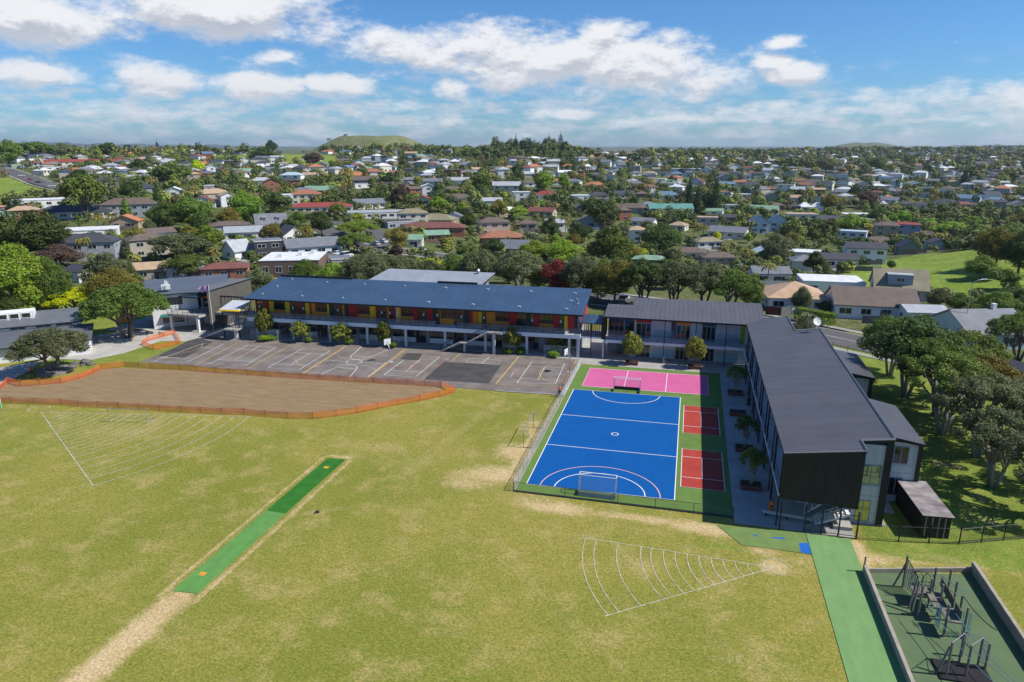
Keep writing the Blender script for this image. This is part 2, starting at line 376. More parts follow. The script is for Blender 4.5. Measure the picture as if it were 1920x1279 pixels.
rangehill('far_hills',[(-500,268),(0,268),(80,266),(150,269),(240,270),(330,272),(420,272),(520,276),(700,279)],11000,1500,label='blue far hills on the left horizon')
rangehill('far_ridge',[(1080,277),(1250,276),(1450,276),(1640,276),(1750,274),(1850,272),(1960,271),(2400,270)],9000,1500,label='low blue ridge on the right horizon')

# sports field sheet with worn and lush patches
us=np.arange(-150,62,.5); vs_=np.arange(-66,78.1,.5); Ug,Vg=np.meshgrid(us,vs_)
me=gridmesh('sports_field',np.stack([Ug.ravel(),Vg.ravel(),np.zeros(Ug.size)],1),len(us),len(vs_))
def seg(x1,y1,x2,y2,wd):
    dx,dy=x2-x1,y2-y1; t=np.clip(((Ug-x1)*dx+(Vg-y1)*dy)/(dx*dx+dy*dy),0,1)
    return np.clip(1.25-np.hypot(Ug-x1-t*dx,Vg-y1-t*dy)/wd,0,1)
def blob(x,y,rx,ry,rot=0,a=1):
    c,s=math.cos(rot),math.sin(rot); p=(Ug-x)*c+(Vg-y)*s; q=-(Ug-x)*s+(Vg-y)*c
    return a*np.exp(-(p/rx)**2-(q/ry)**2)
dry=np.zeros(Ug.shape)
for x1,y1,x2,y2,wd,a in [(-24.4,-26,-24.4,1,.4,.6),(-21.1,-26,-21.1,1,.5,.6),(-24,1.6,-21.5,1.6,.6,.65),(-22.8,-26,-22.8,-48,1.9,.85),(-21.2,-12,-16,-9,1.0,.35),
   (-14,-2,-9.5,24,1.8,.35),(-2.5,2,-2,14,1.1,.7),(-1.5,14,-1.5,27,.7,.55),(24,-9,33,-6,1.2,.4),(31.8,-4,32.1,-9,.9,.8),(33,-5.5,36,-6.2,.9,.5),(36,-6,42,-5.5,.5,.5)]:
    dry=np.maximum(dry,a*seg(x1,y1,x2,y2,wd))
for p in [(px_,py_,rx,ry,rot,a) for px_,py_,rx,ry,rot,a in [(980,850,4.5,3.5,0,.78),(930,890,6,3.2,.3,.72),(1040,952,5.5,1.6,0,.80),(880,905,4,2.4,0,.62),(1200,972,6,1.0,0,.75),(1310,990,4.5,1.4,-.1,.85),(1000,800,2.5,4,0,.6),(1450,1063,1.5,1.4,0,.9),(1430,1035,2.5,1.2,0,.6),
    (1000,940,5,2,0,.5),(710,840,6,2,0,.42),(640,770,6,1.6,0,.35),(250,810,10,3.5,.3,.32),(860,1190,4,1,0,.32),(1190,1060,4,3,0,.35),(760,1010,3,1,0,.3),(1000,1080,3,1,0,.3),(1380,1230,3,2,0,.38),(880,1230,3,.8,0,.3),(120,1120,4,1,0,.2),(1640,1050,2,1.2,0,.7),(1760,1045,3,1,0,.45),(1700,1068,2.4,.7,0,.5),(980,800,1.8,3.2,0,.5)]]:
    g_=G(p[0],p[1]); dry=np.maximum(dry,blob(g_[0],g_[1],*p[2:]))
# grass strip in the right hand lawn: bare soil spots along the tree row
for px_,py_ in [(1840,935),(1860,980),(1790,875),(1760,870),(1875,900),(1700,800)]:
    g_=G(px_,py_); dry=np.maximum(dry,blob(g_[0],g_[1],1.0,1.6,.5,.55))
lu=np.zeros(Ug.shape); lu=np.maximum(lu,((Ug>32.5)&(Vg>-6)&(Vg<75))*.62); lu=np.maximum(lu,((Ug<-62)&(Vg>22))*.55)
lu=np.maximum(lu,blob(20.5,-7.6,4.5,.9,0,.6))
for px_,py_,rx,ry,a in [(60,830,9,5,.45),(520,820,8,3,.35),(560,1000,5,3,.3),(780,860,4,3,.4),(350,960,5,2,.3),(1450,1250,4,3,.35),(1000,1230,6,1.3,.35),(600,1150,5,2,.3),(820,800,3,1.5,.5),(60,1200,3,1,.4),(1640,1240,2,2,.3),(1250,1230,4,1,.3)]:
    g_=G(px_,py_); lu=np.maximum(lu,blob(g_[0],g_[1],rx,ry,0,a))
attr(me,'dry',dry.ravel()); attr(me,'lush',lu.ravel())
me.materials.append(ground_mat('field_grass',((.195,.208,.034),(.275,.246,.053),(.375,.300,.106),(.158,.180,.029)),[('lush',(.12,.19,.028),(.19,.25,.04)),('dry',(.47,.345,.16),(.54,.41,.22))],coarse=.045,fine=1.3,bump=.25))
fo=bpy.data.objects.new('sports_field',me); col.objects.link(fo); tag(fo,'large mown school field, yellow green with dry worn patches',kind='structure')

# paved and coloured surfaces
asph=mat('playground_asphalt',(.168,.142,.124),.9,.16,.35,rgb2=(.19,.166,.148),spec=.2,streak=(.25,.2,1,.16)); asphd=mat('new_asphalt_patch',(.068,.064,.062),.9,.22,.5,spec=.2)
conc=mat('concrete',(.40,.385,.35),.85,.12,.5,spec=.2,streak=(.3,.3,1,.14)); concp=mat('concrete_paving',(.35,.34,.315),.85,.14,.4,stripe=(1,2.4,.12),spec=.2)
soil=None
m=bpy.data.materials.new('bare_soil'); m.use_nodes=True; t_=m.node_tree; b_=t_.nodes['Principled BSDF']; b_.inputs['Roughness'].default_value=.95; b_.inputs['Specular IOR Level'].default_value=.05
tcx=t_.nodes.new('ShaderNodeTexCoord'); mp=t_.nodes.new('ShaderNodeMapping'); mp.inputs['Scale'].default_value=(.22,.9,1); mp.inputs['Rotation'].default_value=(0,0,R(-14)); t_.links.new(tcx.outputs['Object'],mp.inputs[0])
nn=t_.nodes.new('ShaderNodeTexNoise'); nn.inputs['Scale'].default_value=1.4; nn.inputs['Detail'].default_value=8; nn.inputs['Roughness'].default_value=.65; t_.links.new(mp.outputs[0],nn.inputs[0])
rp=t_.nodes.new('ShaderNodeValToRGB'); rp.color_ramp.elements[0].color=(.215,.150,.080,1); rp.color_ramp.elements[0].position=.35; rp.color_ramp.elements[1].color=(.285,.205,.118,1); rp.color_ramp.elements[1].position=.7
t_.links.new(nn.outputs['Fac'],rp.inputs[0]); t_.links.new(rp.outputs[0],b_.inputs['Base Color']); soil=m
def sheet(name,pts,z,m,label=None,hgt_=.0):
    return struct(name,MB().prism(pts,-.15,z,m),label)
ZF=.02
sheet('playground_asphalt',[(-72.9,27.4),(-11,28.0),(-1.45,28.3),(-1.45,46.6),(-26,47.2),(-45,46.0),(-62,44.9),(-73,43.1)],.05,asph,'grey asphalt playground marked with white, yellow and red courts')
sheet('asphalt_patch',[(-23.3,30.3),(-13.0,30.9),(-13.6,40.6),(-23.4,39.8)],.056,asphd,'dark square asphalt patch in the playground')
g4=[G(440+a/5.328,480+b/5.328) for a,b in((1650,1035),(1835,1045),(1875,978),(1715,972))]
sheet('asphalt_patch',g4,.056,asphd,'small dark asphalt patch near the playground hoop post')
g4=[G(*p) for p in((296,668),(345,672),(400,642),(372,634),(352,640))]
sheet('asphalt_patch',g4,.056,asphd,'dark asphalt corner beside the orange netted grass triangle')
# concrete apron under and before the buildings
sheet('concrete_apron',[(-95,44),(-73.1,42.9),(-62,45.0),(-45,46.1),(-26,47.3),(-1.4,46.7),(-1.2,43.7),(-.9,44.4),(21.2,44.5),(21.2,-2.9),(25.3,-3.0),(31.9,-3.1),(31.9,-.4),(35.2,-.2),(35.2,60),(20,72),(-20,62.5),(-66,63),(-95,64)],.04,concp,'pale concrete apron around the school buildings')
sheet('concrete_strip',[(-1.44,28.4),(-.95,28.4),(-.95,-1.6),(-.87,-1.6),(-.86,43.6),(-1.2,46.5),(-1.44,46.5)],.09,conc,'narrow concrete edging between asphalt and coloured courts')
g4=[G(*p) for p in((0,722),(48,700),(85,672),(165,676),(230,663),(300,640),(345,640),(376,634),(345,619),(300,612),(262,618),(245,622),(205,625),(178,628),(160,640),(172,660),(0,690))]
sheet('concrete_path',g4,.045,conc,'pale path curving past the left classroom block')
cg=mat('court_green',(.12,.20,.047),.8,.06,.5,spec=.15,streak=(.5,.4,1,.10)); cb_=mat('court_blue',(.002,.084,.30),.75,.05,.4,spec=.15,streak=(.35,.25,1,.07)); cp=mat('court_pink',(.54,.115,.27),.8,.05,.4,spec=.15,streak=(.35,.3,1,.07)); cr=mat('court_red',(.37,.05,.036),.8,.06,.4,spec=.15,streak=(.6,.5,1,.12))
wht=mat('line_white',(.72,.72,.70),.7,.04,2); yel=mat('line_yellow',(.55,.36,.09),.8,.15,2); red=mat('line_red',(.42,.14,.12),.8,.2,2); orl=mat('line_salmon',(.62,.40,.33),.8,.1,2); wf=mat('line_worn_white',(.52,.50,.39),.8,.3,1.5,alpha=.82)
sheet('court_surround',[(-.85,-1.6),(21.15,-1.6),(21.3,44.6),(-.8,43.8)],.06,cg,'green surround of the coloured sports courts')
sheet('blue_court',[(0,0),(15.48,0.2),(15.48,31.6),(0,31.4)],.075,cb_,'bright blue hockey court with white lines')
sheet('pink_court',[(.95,33.2),(19.4,33.6),(19.4,42.75),(.95,42.4)],.075,cp,'pink netball court behind the blue court')
sheet('red_court',[(16.03,18.45),(20.57,18.45),(20.57,28.48),(16.03,28.48)],.075,cr,'dark red small court nearer the pink court')
sheet('red_court',[(16.03,3.41),(20.59,3.41),(20.59,13.42),(16.03,13.42)],.075,cr,'dark red small court nearer the field fence')
mk=MB(); zL=.085
def rectl(a,b,c,d,mm=wht,wd=.09):
    mk.strip([(a,c),(b,c),(b,d),(a,d)],wd,zL,mm,closed=True)
mk.strip([(0,0),(15.48,.2),(15.48,31.6),(0,31.4)],.11,zL,wht,closed=True)
for v0 in (10.75,20.9): mk.strip([(0,v0),(15.48,v0+.12)],.1,zL,wht)
def arcp(cx,cy,r,a0,a1,n=40,ry=None): 
    ry=ry or r; return [(cx+r*math.cos(R(a0+(a1-a0)*i/n)),cy+ry*math.sin(R(a0+(a1-a0)*i/n))) for i in range(n+1)]
mk.strip(arcp(7.75,.12,4.75,0,180,ry=4.3),.11,zL,wht); mk.strip(arcp(7.75,.12,6.3,0,180,ry=6.0),.11,zL,orl)
mk.strip(arcp(7.74,31.5,4.85,180,360,ry=4.2),.1,zL,wht); mk.strip(arcp(7.75,15.9,.42,0,360),.11,zL+.002,wht)
mk.strip([(.95,33.2),(19.4,33.6),(19.4,42.75),(.95,42.4)],.1,zL,wht,closed=True)
for u0 in (7.15,13.3): mk.strip([(u0,33.35),(u0-.05,42.55)],.09,zL,wht)
for v0,v1 in((18.45,28.48),(3.41,13.42)):
    rectl(16.03,20.57,v0,v1,wd=.08)
    mk.strip([(16.03,v0+2.4),(20.57,v0+2.4)],.07,zL,wht); mk.strip([(16.03,v1-2.2),(20.57,v1-2.2)],.07,zL,wht); mk.strip([(18.3,v0+2.4),(18.3,v1-2.2)],.07,zL+.002,wht)
struct('court_lines',mk,'white and salmon lines painted on the coloured courts')
# playground markings, surveyed from the photo
z1=lambda a,b:G(a/4,440+b/4,.06); z2=lambda a,b:G(440+a/5.328,480+b/5.328,.06); z3=lambda a,b:G(760+a/5.328,480+b/5.328,.06); z7=lambda a,b:G(930+a/3.761,660+b/3.761,.06)
mk=MB(); k=0
def PL(c,wd,zf,pts,closed=False):
    global k; k+=1; mk.strip([zf(*p) for p in pts],wd,.064+.0006*k,c,closed=closed)
wp=mat('playground_white',(.55,.55,.52),.8,.2,2)
PL(wp,.12,z2,[(335,1115),(670,930),(955,945),(640,1140)],True);PL(wp,.1,z2,[(430,1078),(720,1090)]);PL(wp,.1,z2,[(615,965),(900,985)]);PL(wp,.1,z2,[(560,1084),(760,972)])
PL(yel,.1,z2,[(765,1112),(690,1105),(635,1080),(610,1050),(612,1030),(680,1000),(760,970)])
PL(wp,.12,z1,[(1160,948),(1400,958),(1675,822),(1530,815)],True);PL(wp,.1,z1,[(1215,920),(1440,930)]);PL(yel,.1,z1,[(1170,930),(1480,862),(1515,840),(1520,820)]);PL(wp,.1,z1,[(1500,845),(1600,850)])
PL(wp,.12,G,[(392.5,683),(460,686.2),(517,651.7),(465.3,648)],True);PL(wp,.1,G,[(407,675),(478,678.5)]);PL(wp,.1,G,[(451,655.5),(502,658)]);PL(wp,.1,G,[(440,676),(486,650)]);PL(red,.08,z2,[(100,985),(115,965),(150,962),(160,975),(140,988)],True)
PL(yel,.12,z1,[(1465,978),(1780,815)])
PL(yel,.12,z2,[(125,1130),(560,890)]);PL(yel,.22,z2,[(680,1175),(1115,900)]);PL(yel,.1,z2,[(760,938),(1050,942)])
PL(wp,.13,z2,[(1270,900),(1205,965),(1165,995),(1157,1018),(1190,1035),(1270,1040),(1300,1030),(1365,1005),(1530,940)])
PL(wp,.12,z2,[(1130,1045),(1190,1038),(1260,1042),(1275,1055),(1250,1072),(1190,1082),(1130,1078),(1113,1062)],True)
PL(wp,.13,z2,[(860,1185),(990,1125),(1050,1100),(1130,1088),(1200,1092),(1225,1110),(1215,1135),(1145,1215)])
PL(wp,.1,z2,[(895,1040),(1490,1080)]);PL(wp,.1,z2,[(1185,998),(1365,1010)]);PL(wp,.1,z2,[(1045,1115),(1215,1130)])
for a in range(5): PL(wp,.09,z2,[(1215+32*a,984-8*math.sin(a*.8)),(1233+32*a,983-8*math.sin(a*.8+.3))]); PL(wp,.09,z2,[(1000+38*a,1145+12*math.sin(a*.8)),(1022+38*a,1147+12*math.sin(a*.8+.4))])
PL(wp,.07,z2,[(1020,998),(1110,1030),(1190,1040)]);PL(wp,.07,z2,[(790,1108),(950,1090),(1110,1082),(1240,1085),(1350,1110),(1420,1145)])
PL(yel,.14,z2,[(1320,1225),(1700,930)]);PL(yel,.10,z2,[(1375,1190),(1715,935)]);PL(wp,.1,z2,[(1335,1205),(1560,1030)])
PL(wp,.12,z2,[(1490,1190),(1690,1040)]);PL(wp,.12,z3,[(-215,1190),(100,1212),(340,1010),(165,998)]);PL(wp,.1,z3,[(-155,1145),(155,1162)]);PL(wp,.1,z3,[(5,1155),(140,1040)])
PL(red,.1,z3,[(300,975),(360,1005),(382,1040),(370,1075),(300,1120),(180,1170)]);PL(red,.08,z3,[(130,1040),(265,1045),(180,1120),(60,1115)],True);PL(red,.08,z3,[(-210,1110),(60,1118)]);PL(yel,.08,z3,[(15,1150),(60,1100),(140,1060),(145,1035)])
PL(yel,.1,z3,[(545,975),(465,1055)]);PL(wp,.1,z3,[(640,1022),(958,1045),(925,1088),(600,1065)],True);PL(wp,.1,z3,[(840,1010),(765,1075)])
PL(yel,.18,z3,[(1130,1010),(905,1279)]);PL(wp,.12,z3,[(1262,1062),(1590,1080),(1500,1279),(1115,1272)],True);PL(wp,.1,z3,[(1235,1105),(1565,1120)]);PL(wp,.1,z3,[(1160,1225),(1460,1245)]);PL(wp,.1,z3,[(1395,1110),(1325,1235)])
PL(red,.1,z3,[(1360,1062),(1240,1075),(1150,1105),(1100,1160),(1110,1210),(1150,1240)]);PL(red,.08,z3,[(1290,1115),(1240,1190),(1330,1200)]);PL(yel,.09,z3,[(1480,1085),(1400,1110),(1345,1150),(1340,1190),(1380,1235),(1460,1246)])
PL(yel,.12,z3,[(1710,1040),(1580,1279)]);PL(red,.08,z3,[(1690,1045),(1560,1279)]);PL(yel,.1,z7,[(0,232),(480,246)]);PL(wp,.1,z7,[(0,275),(420,300)])
PL(wp,.1,z3,[(395,1040),(435,1020)]);PL(wp,.07,z3,[(1045,1215),(1090,1160)]);PL(red,.08,z3,[(-160,1215),(-20,1225),(200,1230)])
struct('playground_lines',mk,'white, yellow and red court lines on the grey asphalt')
# throwing sectors on the grass
mk=MB()
def fan(ax,ay,r0s,p1,p2,circ,wd):
    a0=math.atan2(p1[1]-ay,p1[0]-ax); a1=math.atan2(p2[1]-ay,p2[0]-ax)
    if a1-a0>math.pi: a1-=2*math.pi
    if a0-a1>math.pi: a1+=2*math.pi
    q=.004
    for p in (p1,p2): mk.strip([(ax,ay),p],wd*1.1,ZF+q,wf); q+=.001
    for r in r0s:
        q+=.0006; mk.strip([(ax+r*math.cos(a0+(a1-a0)*i/20),ay+r*math.sin(a0+(a1-a0)*i/20)) for i in range(21)],wd,ZF+q,wf)
    mk.strip(arcp(circ[0],circ[1],circ[2],0,300,ry=circ[2]),wd,ZF+q+.001,wf)
fan(-68.9,4.6,[3.5+1.15*i for i in range(15)]+[21.6,23.4,25.2,27.0,29.0],(-44.9,-11.5),(-40.1,10.2),(-70.3,5.6,1.3),.085)
struct('field_lines',mk,'white throwing sector painted on the grass by the left goal'); mk=MB()
fan(24.1,-9.9,[16.4,15.4,13.4,11.3,10.4,9.3,8.3,7.25,6.25,5.2,4.2,3.2,2.2],(7.7,-9.05),(10.8,-19.9),(24.4,-9.7,1.15),.068)
struct('field_lines',mk,'white throwing sector painted on the grass before the court fence')
# cricket strip, green path, mats
turf_d=mat('turf_dark',(.034,.15,.022),.9,.14,.9,spec=.1,streak=(1.6,.3,1,.14)); turf_l=mat('turf_light',(.11,.26,.068),.9,.1,.9,spec=.1,streak=(1.6,.3,1,.12)); ptop=mat('path_green',(.165,.29,.11),.85,.07,.6,streak=(1.2,.25,1,.10),spec=.1)
vj=G(527,963)[1]
sheet('cricket_strip',[(-23.82,-25.3),(-21.6,-25.1),(-21.7,vj),(-23.84,vj+.1)],.05,turf_l,'lighter green near half of the artificial cricket strip')
sheet('cricket_strip',[(-23.84,vj+.105),(-21.7,vj+.005),(-21.72,.95),(-23.87,.75)],.052,turf_d,'darker green far half of the artificial cricket strip')
mk=MB(); og=mat('marker_orange',(.62,.27,.03),.8,.1,3)
for x,y in((380,1077),(612,877)):
    g_=G(x,y); mk.box(g_[0]-.28,g_[0]+.28,g_[1]-.25,g_[1]+.25,.0,.06,og)
struct('wicket_squares',mk,'small orange squares let into the cricket strip')
sheet('green_path',[(27.62,-46),(31.45,-46),(31.42,-3.4),(27.6,-3.2)],.05,ptop,'light green artificial path leading to the school gate')
mg=mat('mat_green',(.14,.21,.062),.9,.12,.8); g4=[G(1344,985),G(1510,1000),G(1519,1040),G(1438,1028),G(1392,1023)]
sheet('turf_mat',g4,.045,mg,'worn green turf mat between the court fence and path')
mk=MB(); mb_=mat('mat_blue',(.01,.11,.42),.8,.06,1)
for q in ([(1498,1019),(1516,1019),(1521,1040),(1502,1037)],[(1446,1008),(1470,1009),(1472,1012),(1448,1010)],[(1412,1004),(1420,1004),(1419,1007),(1413,1006)]): mk.prism([G(*p) for p in q][::-1],.0,.055,mb_)
struct('blue_mat_patches',mk,'blue patches on the worn green turf mat')
SO=[(8,718),(60,722),(85,718),(140,705),(170,692),(235,690),(470,700),(640,709),(812,722),(836,733),(790,745),(700,762),(590,776),(470,776),(300,763),(60,754),(5,750),(-120,742),(-120,715)]
def smooth(P,n=2):
    for _ in range(n):
        Q=[]
        for i in range(len(P)):
            a,b=P[i],P[(i+1)%len(P)]; Q+=[(.75*a[0]+.25*b[0],.75*a[1]+.25*b[1]),(.25*a[0]+.75*b[0],.25*a[1]+.75*b[1])]
        P=Q
    return P
SOG=[G(*p) for p in SO]; SOG[-1]=(-97,14); SOG[-2]=(-97,5)
sheet('bare_soil',[( (p[0]),(p[1]+(.35 if i<9 else -.0)) ) for i,p in enumerate(smooth(SOG,1))][::-1],.035,soil,'bare brown soil area inside the orange netting')

# ------------------------------------------------------------ school buildings
roofblue=mat('roof_blue_grey',(.056,.10,.168),.42,.12,.22,spec=.5,stripe=(0,.76,.22),metal=.25,streak=(1.6,.12,1,.14))
roofdark=mat('roof_charcoal',(.082,.083,.090),.5,.10,.3,spec=.4,stripe=(1,.76,.16),streak=(.12,1.3,1,.15)); roofdarkx=mat('roof_charcoal_ribs',(.10,.10,.108),.5,.08,.3,spec=.4,stripe=(0,.76,.30),streak=(1.5,.12,1,.13))
roofgrey=mat('roof_grey',(.29,.31,.34),.45,.08,.3,spec=.4,stripe=(0,.8,.08),streak=(1.2,.15,1,.12)); rooflt=mat('roof_slate_blue',(.10,.115,.14),.45,.08,.3,spec=.4,stripe=(0,.8,.2))
dark=mat('dark_frame',(.018,.022,.024),.5,.1,3); blk=mat('black_cladding',(.026,.024,.020),.6,.1,2,stripe=(0,.3,.45),streak=(2,2,.2,.2)); wpan=mat('white_panel',(.55,.59,.59),.6,.05,1,stripe=(0,1.2,.12))
whw=mat('white_wall',(.72,.73,.72),.7,.06,.8); gyw=mat('grey_wall',(.30,.32,.34),.7,.08,.8); lgw=mat('light_slab',(.74,.77,.80),.7,.06,.8); glass=mat('glass',(.015,.02,.024),.07,.2,.6,spec=.9)
glassg=mat('glass_mirror_coated',(.52,.54,.46),.04,.05,.6,spec=1.0,metal=.95); brn=mat('brown_cladding',(.105,.095,.082),.65,.12,1.2,stripe=(0,.5,.14))
CL={'r':mat('panel_red',(.52,.022,.028),.55,.06,1,stripe=(0,.6,.10)),'y':mat('panel_yellow',(.86,.58,.012),.55,.05,1),'o':mat('panel_orange',(.82,.27,.02),.55,.06,1,stripe=(0,.6,.10)),'g':mat('panel_charcoal_green',(.035,.052,.052),.6,.1,1),'w':whw,'t':mat('panel_teal',(.012,.09,.12),.6,.08,1),'l':mat('panel_lime',(.30,.42,.02),.6,.06,1),'p':mat('panel_plum',(.075,.075,.13),.6,.08,1)}
def window(parent,x0,x1,z0,z1,y,nx=2,nz=1,rz=0,fm=None,gm=None,name='window',fw=.07,org=(0,0)):
    """glazed unit; local x along the wall, faces -y when rz=0; org is the wall origin in the parent frame"""
    fm=fm or dark; gm=gm or glass
    f=MB(); W_,H_=x1-x0,z1-z0
    f.box(-W_/2,W_/2,-.05,.03,0,fw,fm).box(-W_/2,W_/2,-.05,.03,H_-fw,H_,fm)
    for i in range(nx+1):
        xx=-W_/2+fw/2+(W_-fw)*i/nx; f.box(xx-fw/2,xx+fw/2,-.045,.03,fw,H_-fw,fm)
    for i in range(1,nz):
        zz=H_*i/nz; 
        for j in range(nx):
            xa=-W_/2+fw+(W_-fw)*j/nx; xb=-W_/2+(W_-fw)*(j+1)/nx; f.box(xa,xb,-.04,.03,zz-fw/2,zz+fw/2,fm)
    o=f.build(name,parent); c,s=math.cos(rz),math.sin(rz); xm=(x0+x1)/2
    o.location=(org[0]+xm*c-y*s, org[1]+xm*s+y*c, z0); o.rotation_euler=(0,0,rz)
    p=MB().box(-W_/2+fw*.6,W_/2-fw*.6,-.012,.02,fw*.6,H_-fw*.6,gm).build('pane',o)
    return o
def panel(parent,x0,x1,z0,z1,y,m,name='cladding_panel',t=.04):
    return MB().box(x0,x1,y-t,y+.02,z0,z1,m).build(name,parent)
def railing(parent,pts,h,m,gap=1.6,veil=None,name='railing',bal=0):
    r=MB()
    for i in range(len(pts)-1):
        p,q=Vector(pts[i]),Vector(pts[i+1]); d=(q-p).length; n=max(1,round(d/gap))
        for k_ in range(n+1):
            a=p.lerp(q,k_/n); r.bar(a,a+Vector((0,0,h)),.035,m,sq=True)
        r.bar(p+Vector((0,0,h)),q+Vector((0,0,h)),.035,m,sq=True); r.bar(p+Vector((0,0,.12)),q+Vector((0,0,.12)),.02,m,sq=True)
        if bal:
            nb=int(d/bal)
            for k_ in range(nb): 
                a=p.lerp(q,(k_+.5)/nb); r.bar(a+Vector((0,0,.12)),a+Vector((0,0,h)),.009,m,n=3)
        if veil:
            v_=MB(); nn=Vector((-(q-p).y,(q-p).x,0)).normalized()*.006
            r.add([p+nn+Vector((0,0,.14)),q+nn+Vector((0,0,.14)),q+nn+Vector((0,0,h-.04)),p+nn+Vector((0,0,h-.04))],[(0,1,2,3)],veil)
    return r.build(name,parent)
veil=mat('rail_mesh',(.16,.18,.20),.6,.1,1,alpha=.55); gveil=mat('rail_glass',(.16,.24,.28),.1,.1,1,alpha=.35,spec=.6); wire=mat('wire_mesh',(.55,.57,.58),.5,.1,2,alpha=.16); galv=mat('galvanised_steel',(.42,.44,.46),.4,.15,4,metal=.6)
darkp=mat('black_steel',(.02,.024,.026),.45,.1,4)

# --- long classroom block with blue roof
BA=R(1.8); LB=62.6; OB=(-64.3,45.9)
bb=empty('classroom_block',(OB[0],OB[1],0),BA,'long two storey classroom block with blue metal roof and red, orange, yellow panels','school building')
def sB(px,y,z):     # photo column -> distance along the block at depth y, height z
    lo,hi=-5,70
    for _ in range(40):
        m_=(lo+hi)/2; X=OB[0]+m_*math.cos(BA)-y*math.sin(BA); Y=OB[1]+m_*math.sin(BA)+y*math.cos(BA)
        if proj(X,Y,z)[0]<px: lo=m_
        else: hi=m_
    return lo
yw=2.3; D=13.9; ZE,ZR=7.65,9.3; zf=4.0
MB().box(0.3,LB-.3,yw,D-.3,zf+.002,7.4,gyw).build('upper_wall',bb)
MB().box(0.3,LB-.3,yw+1.2,D-.3,0,zf-.72,gyw).build('lower_wall',bb)
# roof slab with ribs
ro=MB(); z_at=lambda y:ZE+(ZR-ZE)*y/D
ro.add([(-.6,-.35,ZE-.05),(LB+.5,-.35,ZE-.05),(LB+.5,D,ZR),(-.6,D,ZR),(-.6,-.35,ZE-.28),(LB+.5,-.35,ZE-.28),(LB+.5,D,ZR-.22),(-.6,D,ZR-.22)],[(0,1,2,3)],roofblue)
ro.add([(-.6,-.35,ZE-.05),(LB+.5,-.35,ZE-.05),(LB+.5,D,ZR),(-.6,D,ZR),(-.6,-.35,ZE-.28),(LB+.5,-.35,ZE-.28),(LB+.5,D,ZR-.22),(-.6,D,ZR-.22)],[(7,6,5,4),(4,5,1,0),(1,5,6,2),(3,2,6,7),(0,3,7,4)],dark)
ro=ro.build('roof',bb)
for a,b in ((-.6,15.2),(33.0,41.0)): MB().box(a+.02,b,D-.3,D+.05,ZR+.01,ZR+.32,dark).build('roof_ridge_cap',ro)
MB().box(-.62,LB+.52,-.5,-.36,ZE-.3,ZE-.02,dark).build('gutter',ro)
lt=mat('skylight_dome',(.34,.38,.42),.4,.05,2)
for px_,py_,zz in [(571,231,0),(423,305,0),(275,383,0),(670,404,0),(920,262,0),(1080,422,0),(1298,282,0),(1500,444,0),(1696,300,0)]:
    for it in (1,):
        x_,y_=440+px_/5.328,480+py_/5.328
        zz=8.4
        for _ in range(6):
            g_=G(x_,y_,zz); yl=-(g_[0]-OB[0])*math.sin(BA)+(g_[1]-OB[1])*math.cos(BA); zz=z_at(min(max(yl,0),D))
        sl=(g_[0]-OB[0])*math.cos(BA)+(g_[1]-OB[1])*math.sin(BA)
        MB().prism([(sl-.2,yl-.2),(sl+.2,yl-.2),(sl+.2,yl+.2),(sl-.2,yl+.2)],zz-.05,zz+.12,lt).box(sl-.12,sl+.12,yl-.12,yl+.12,zz+.12,zz+.20,lt).build('roof_vent',ro)
for px_,py_ in [(400,318),(820,335),(1252,355),(1695,375),(228,466),(673,490),(1135,513),(1608,535),(1655,453),(1716,480)]:
    x_,y_=760+px_/5.328,480+py_/5.328; zz=8.4
    for _ in range(6):
        g_=G(x_,y_,zz); yl=-(g_[0]-OB[0])*math.sin(BA)+(g_[1]-OB[1])*math.cos(BA); zz=z_at(min(max(yl,0),D))
    sl=(g_[0]-OB[0])*math.cos(BA)+(g_[1]-OB[1])*math.sin(BA)
    MB().prism([(sl-.3,yl-.3),(sl+.3,yl-.3),(sl+.3,yl+.3),(sl-.3,yl+.3)],zz-.05,zz+.14,lt).box(sl-.18,sl+.18,yl-.18,yl+.18,zz+.14,zz+(.9 if px_==1716 else .22),lt).build('roof_vent',ro)
# walkway slab
MB().box(-.2,LB+.1,-.05,yw+1.25,zf-.7,zf-.001,lgw).build('walkway_slab',bb)
railing(bb,[(-.1,0,zf),(29.6+7.5,0,zf)],1.15,darkp,1.6,veil); railing(bb,[(29.6+11.2,0,zf),(LB,0,zf),(LB,yw,zf)],1.15,darkp,1.6,veil)
SEQ=[(190,225,'r'),(225,295,'D'),(295,348,'r'),(348,392,'y'),(392,508,'W'),(508,552,'y'),(552,650,'D'),(650,672,'r'),(672,708,'D'),(708,747,'y'),(747,770,'r'),(770,808,'o'),(808,925,'W'),(925,945,'y'),(945,985,'g'),(985,1078,'D'),(1078,1097,'o'),(1097,1140,'g'),(1140,1230,'r'),(1230,1352,'W'),(1352,1408,'y'),(1408,1425,'r'),(1425,1520,'D'),(1520,1540,'o'),(1540,1580,'D'),(1580,1612,'r'),(1612,1630,'w'),(1630,1660,'y'),(1660,1787,'W'),(1787,1828,'r')]
SEQ=[(a/5.328+440,b/5.328+440,c) for a,b,c in SEQ]+[(a/5.328+760,b/5.328+760,c) for a,b,c in [(122,218,'D'),(218,272,'r'),(272,305,'g'),(305,345,'D'),(345,355,'o'),(355,490,'W'),(490,595,'D'),(595,640,'g'),(640,675,'r'),(675,735,'o'),(735,765,'y'),(765,812,'D'),(812,900,'o'),(900,1037,'W'),(1037,1110,'r'),(1110,1215,'D'),(1215,1240,'g'),(1240,1285,'D'),(1285,1340,'r'),(1340,1480,'W'),(1480,1535,'r'),(1535,1588,'D'),(1588,1620,'y'),(1620,1690,'r'),(1690,1720,'g')]]
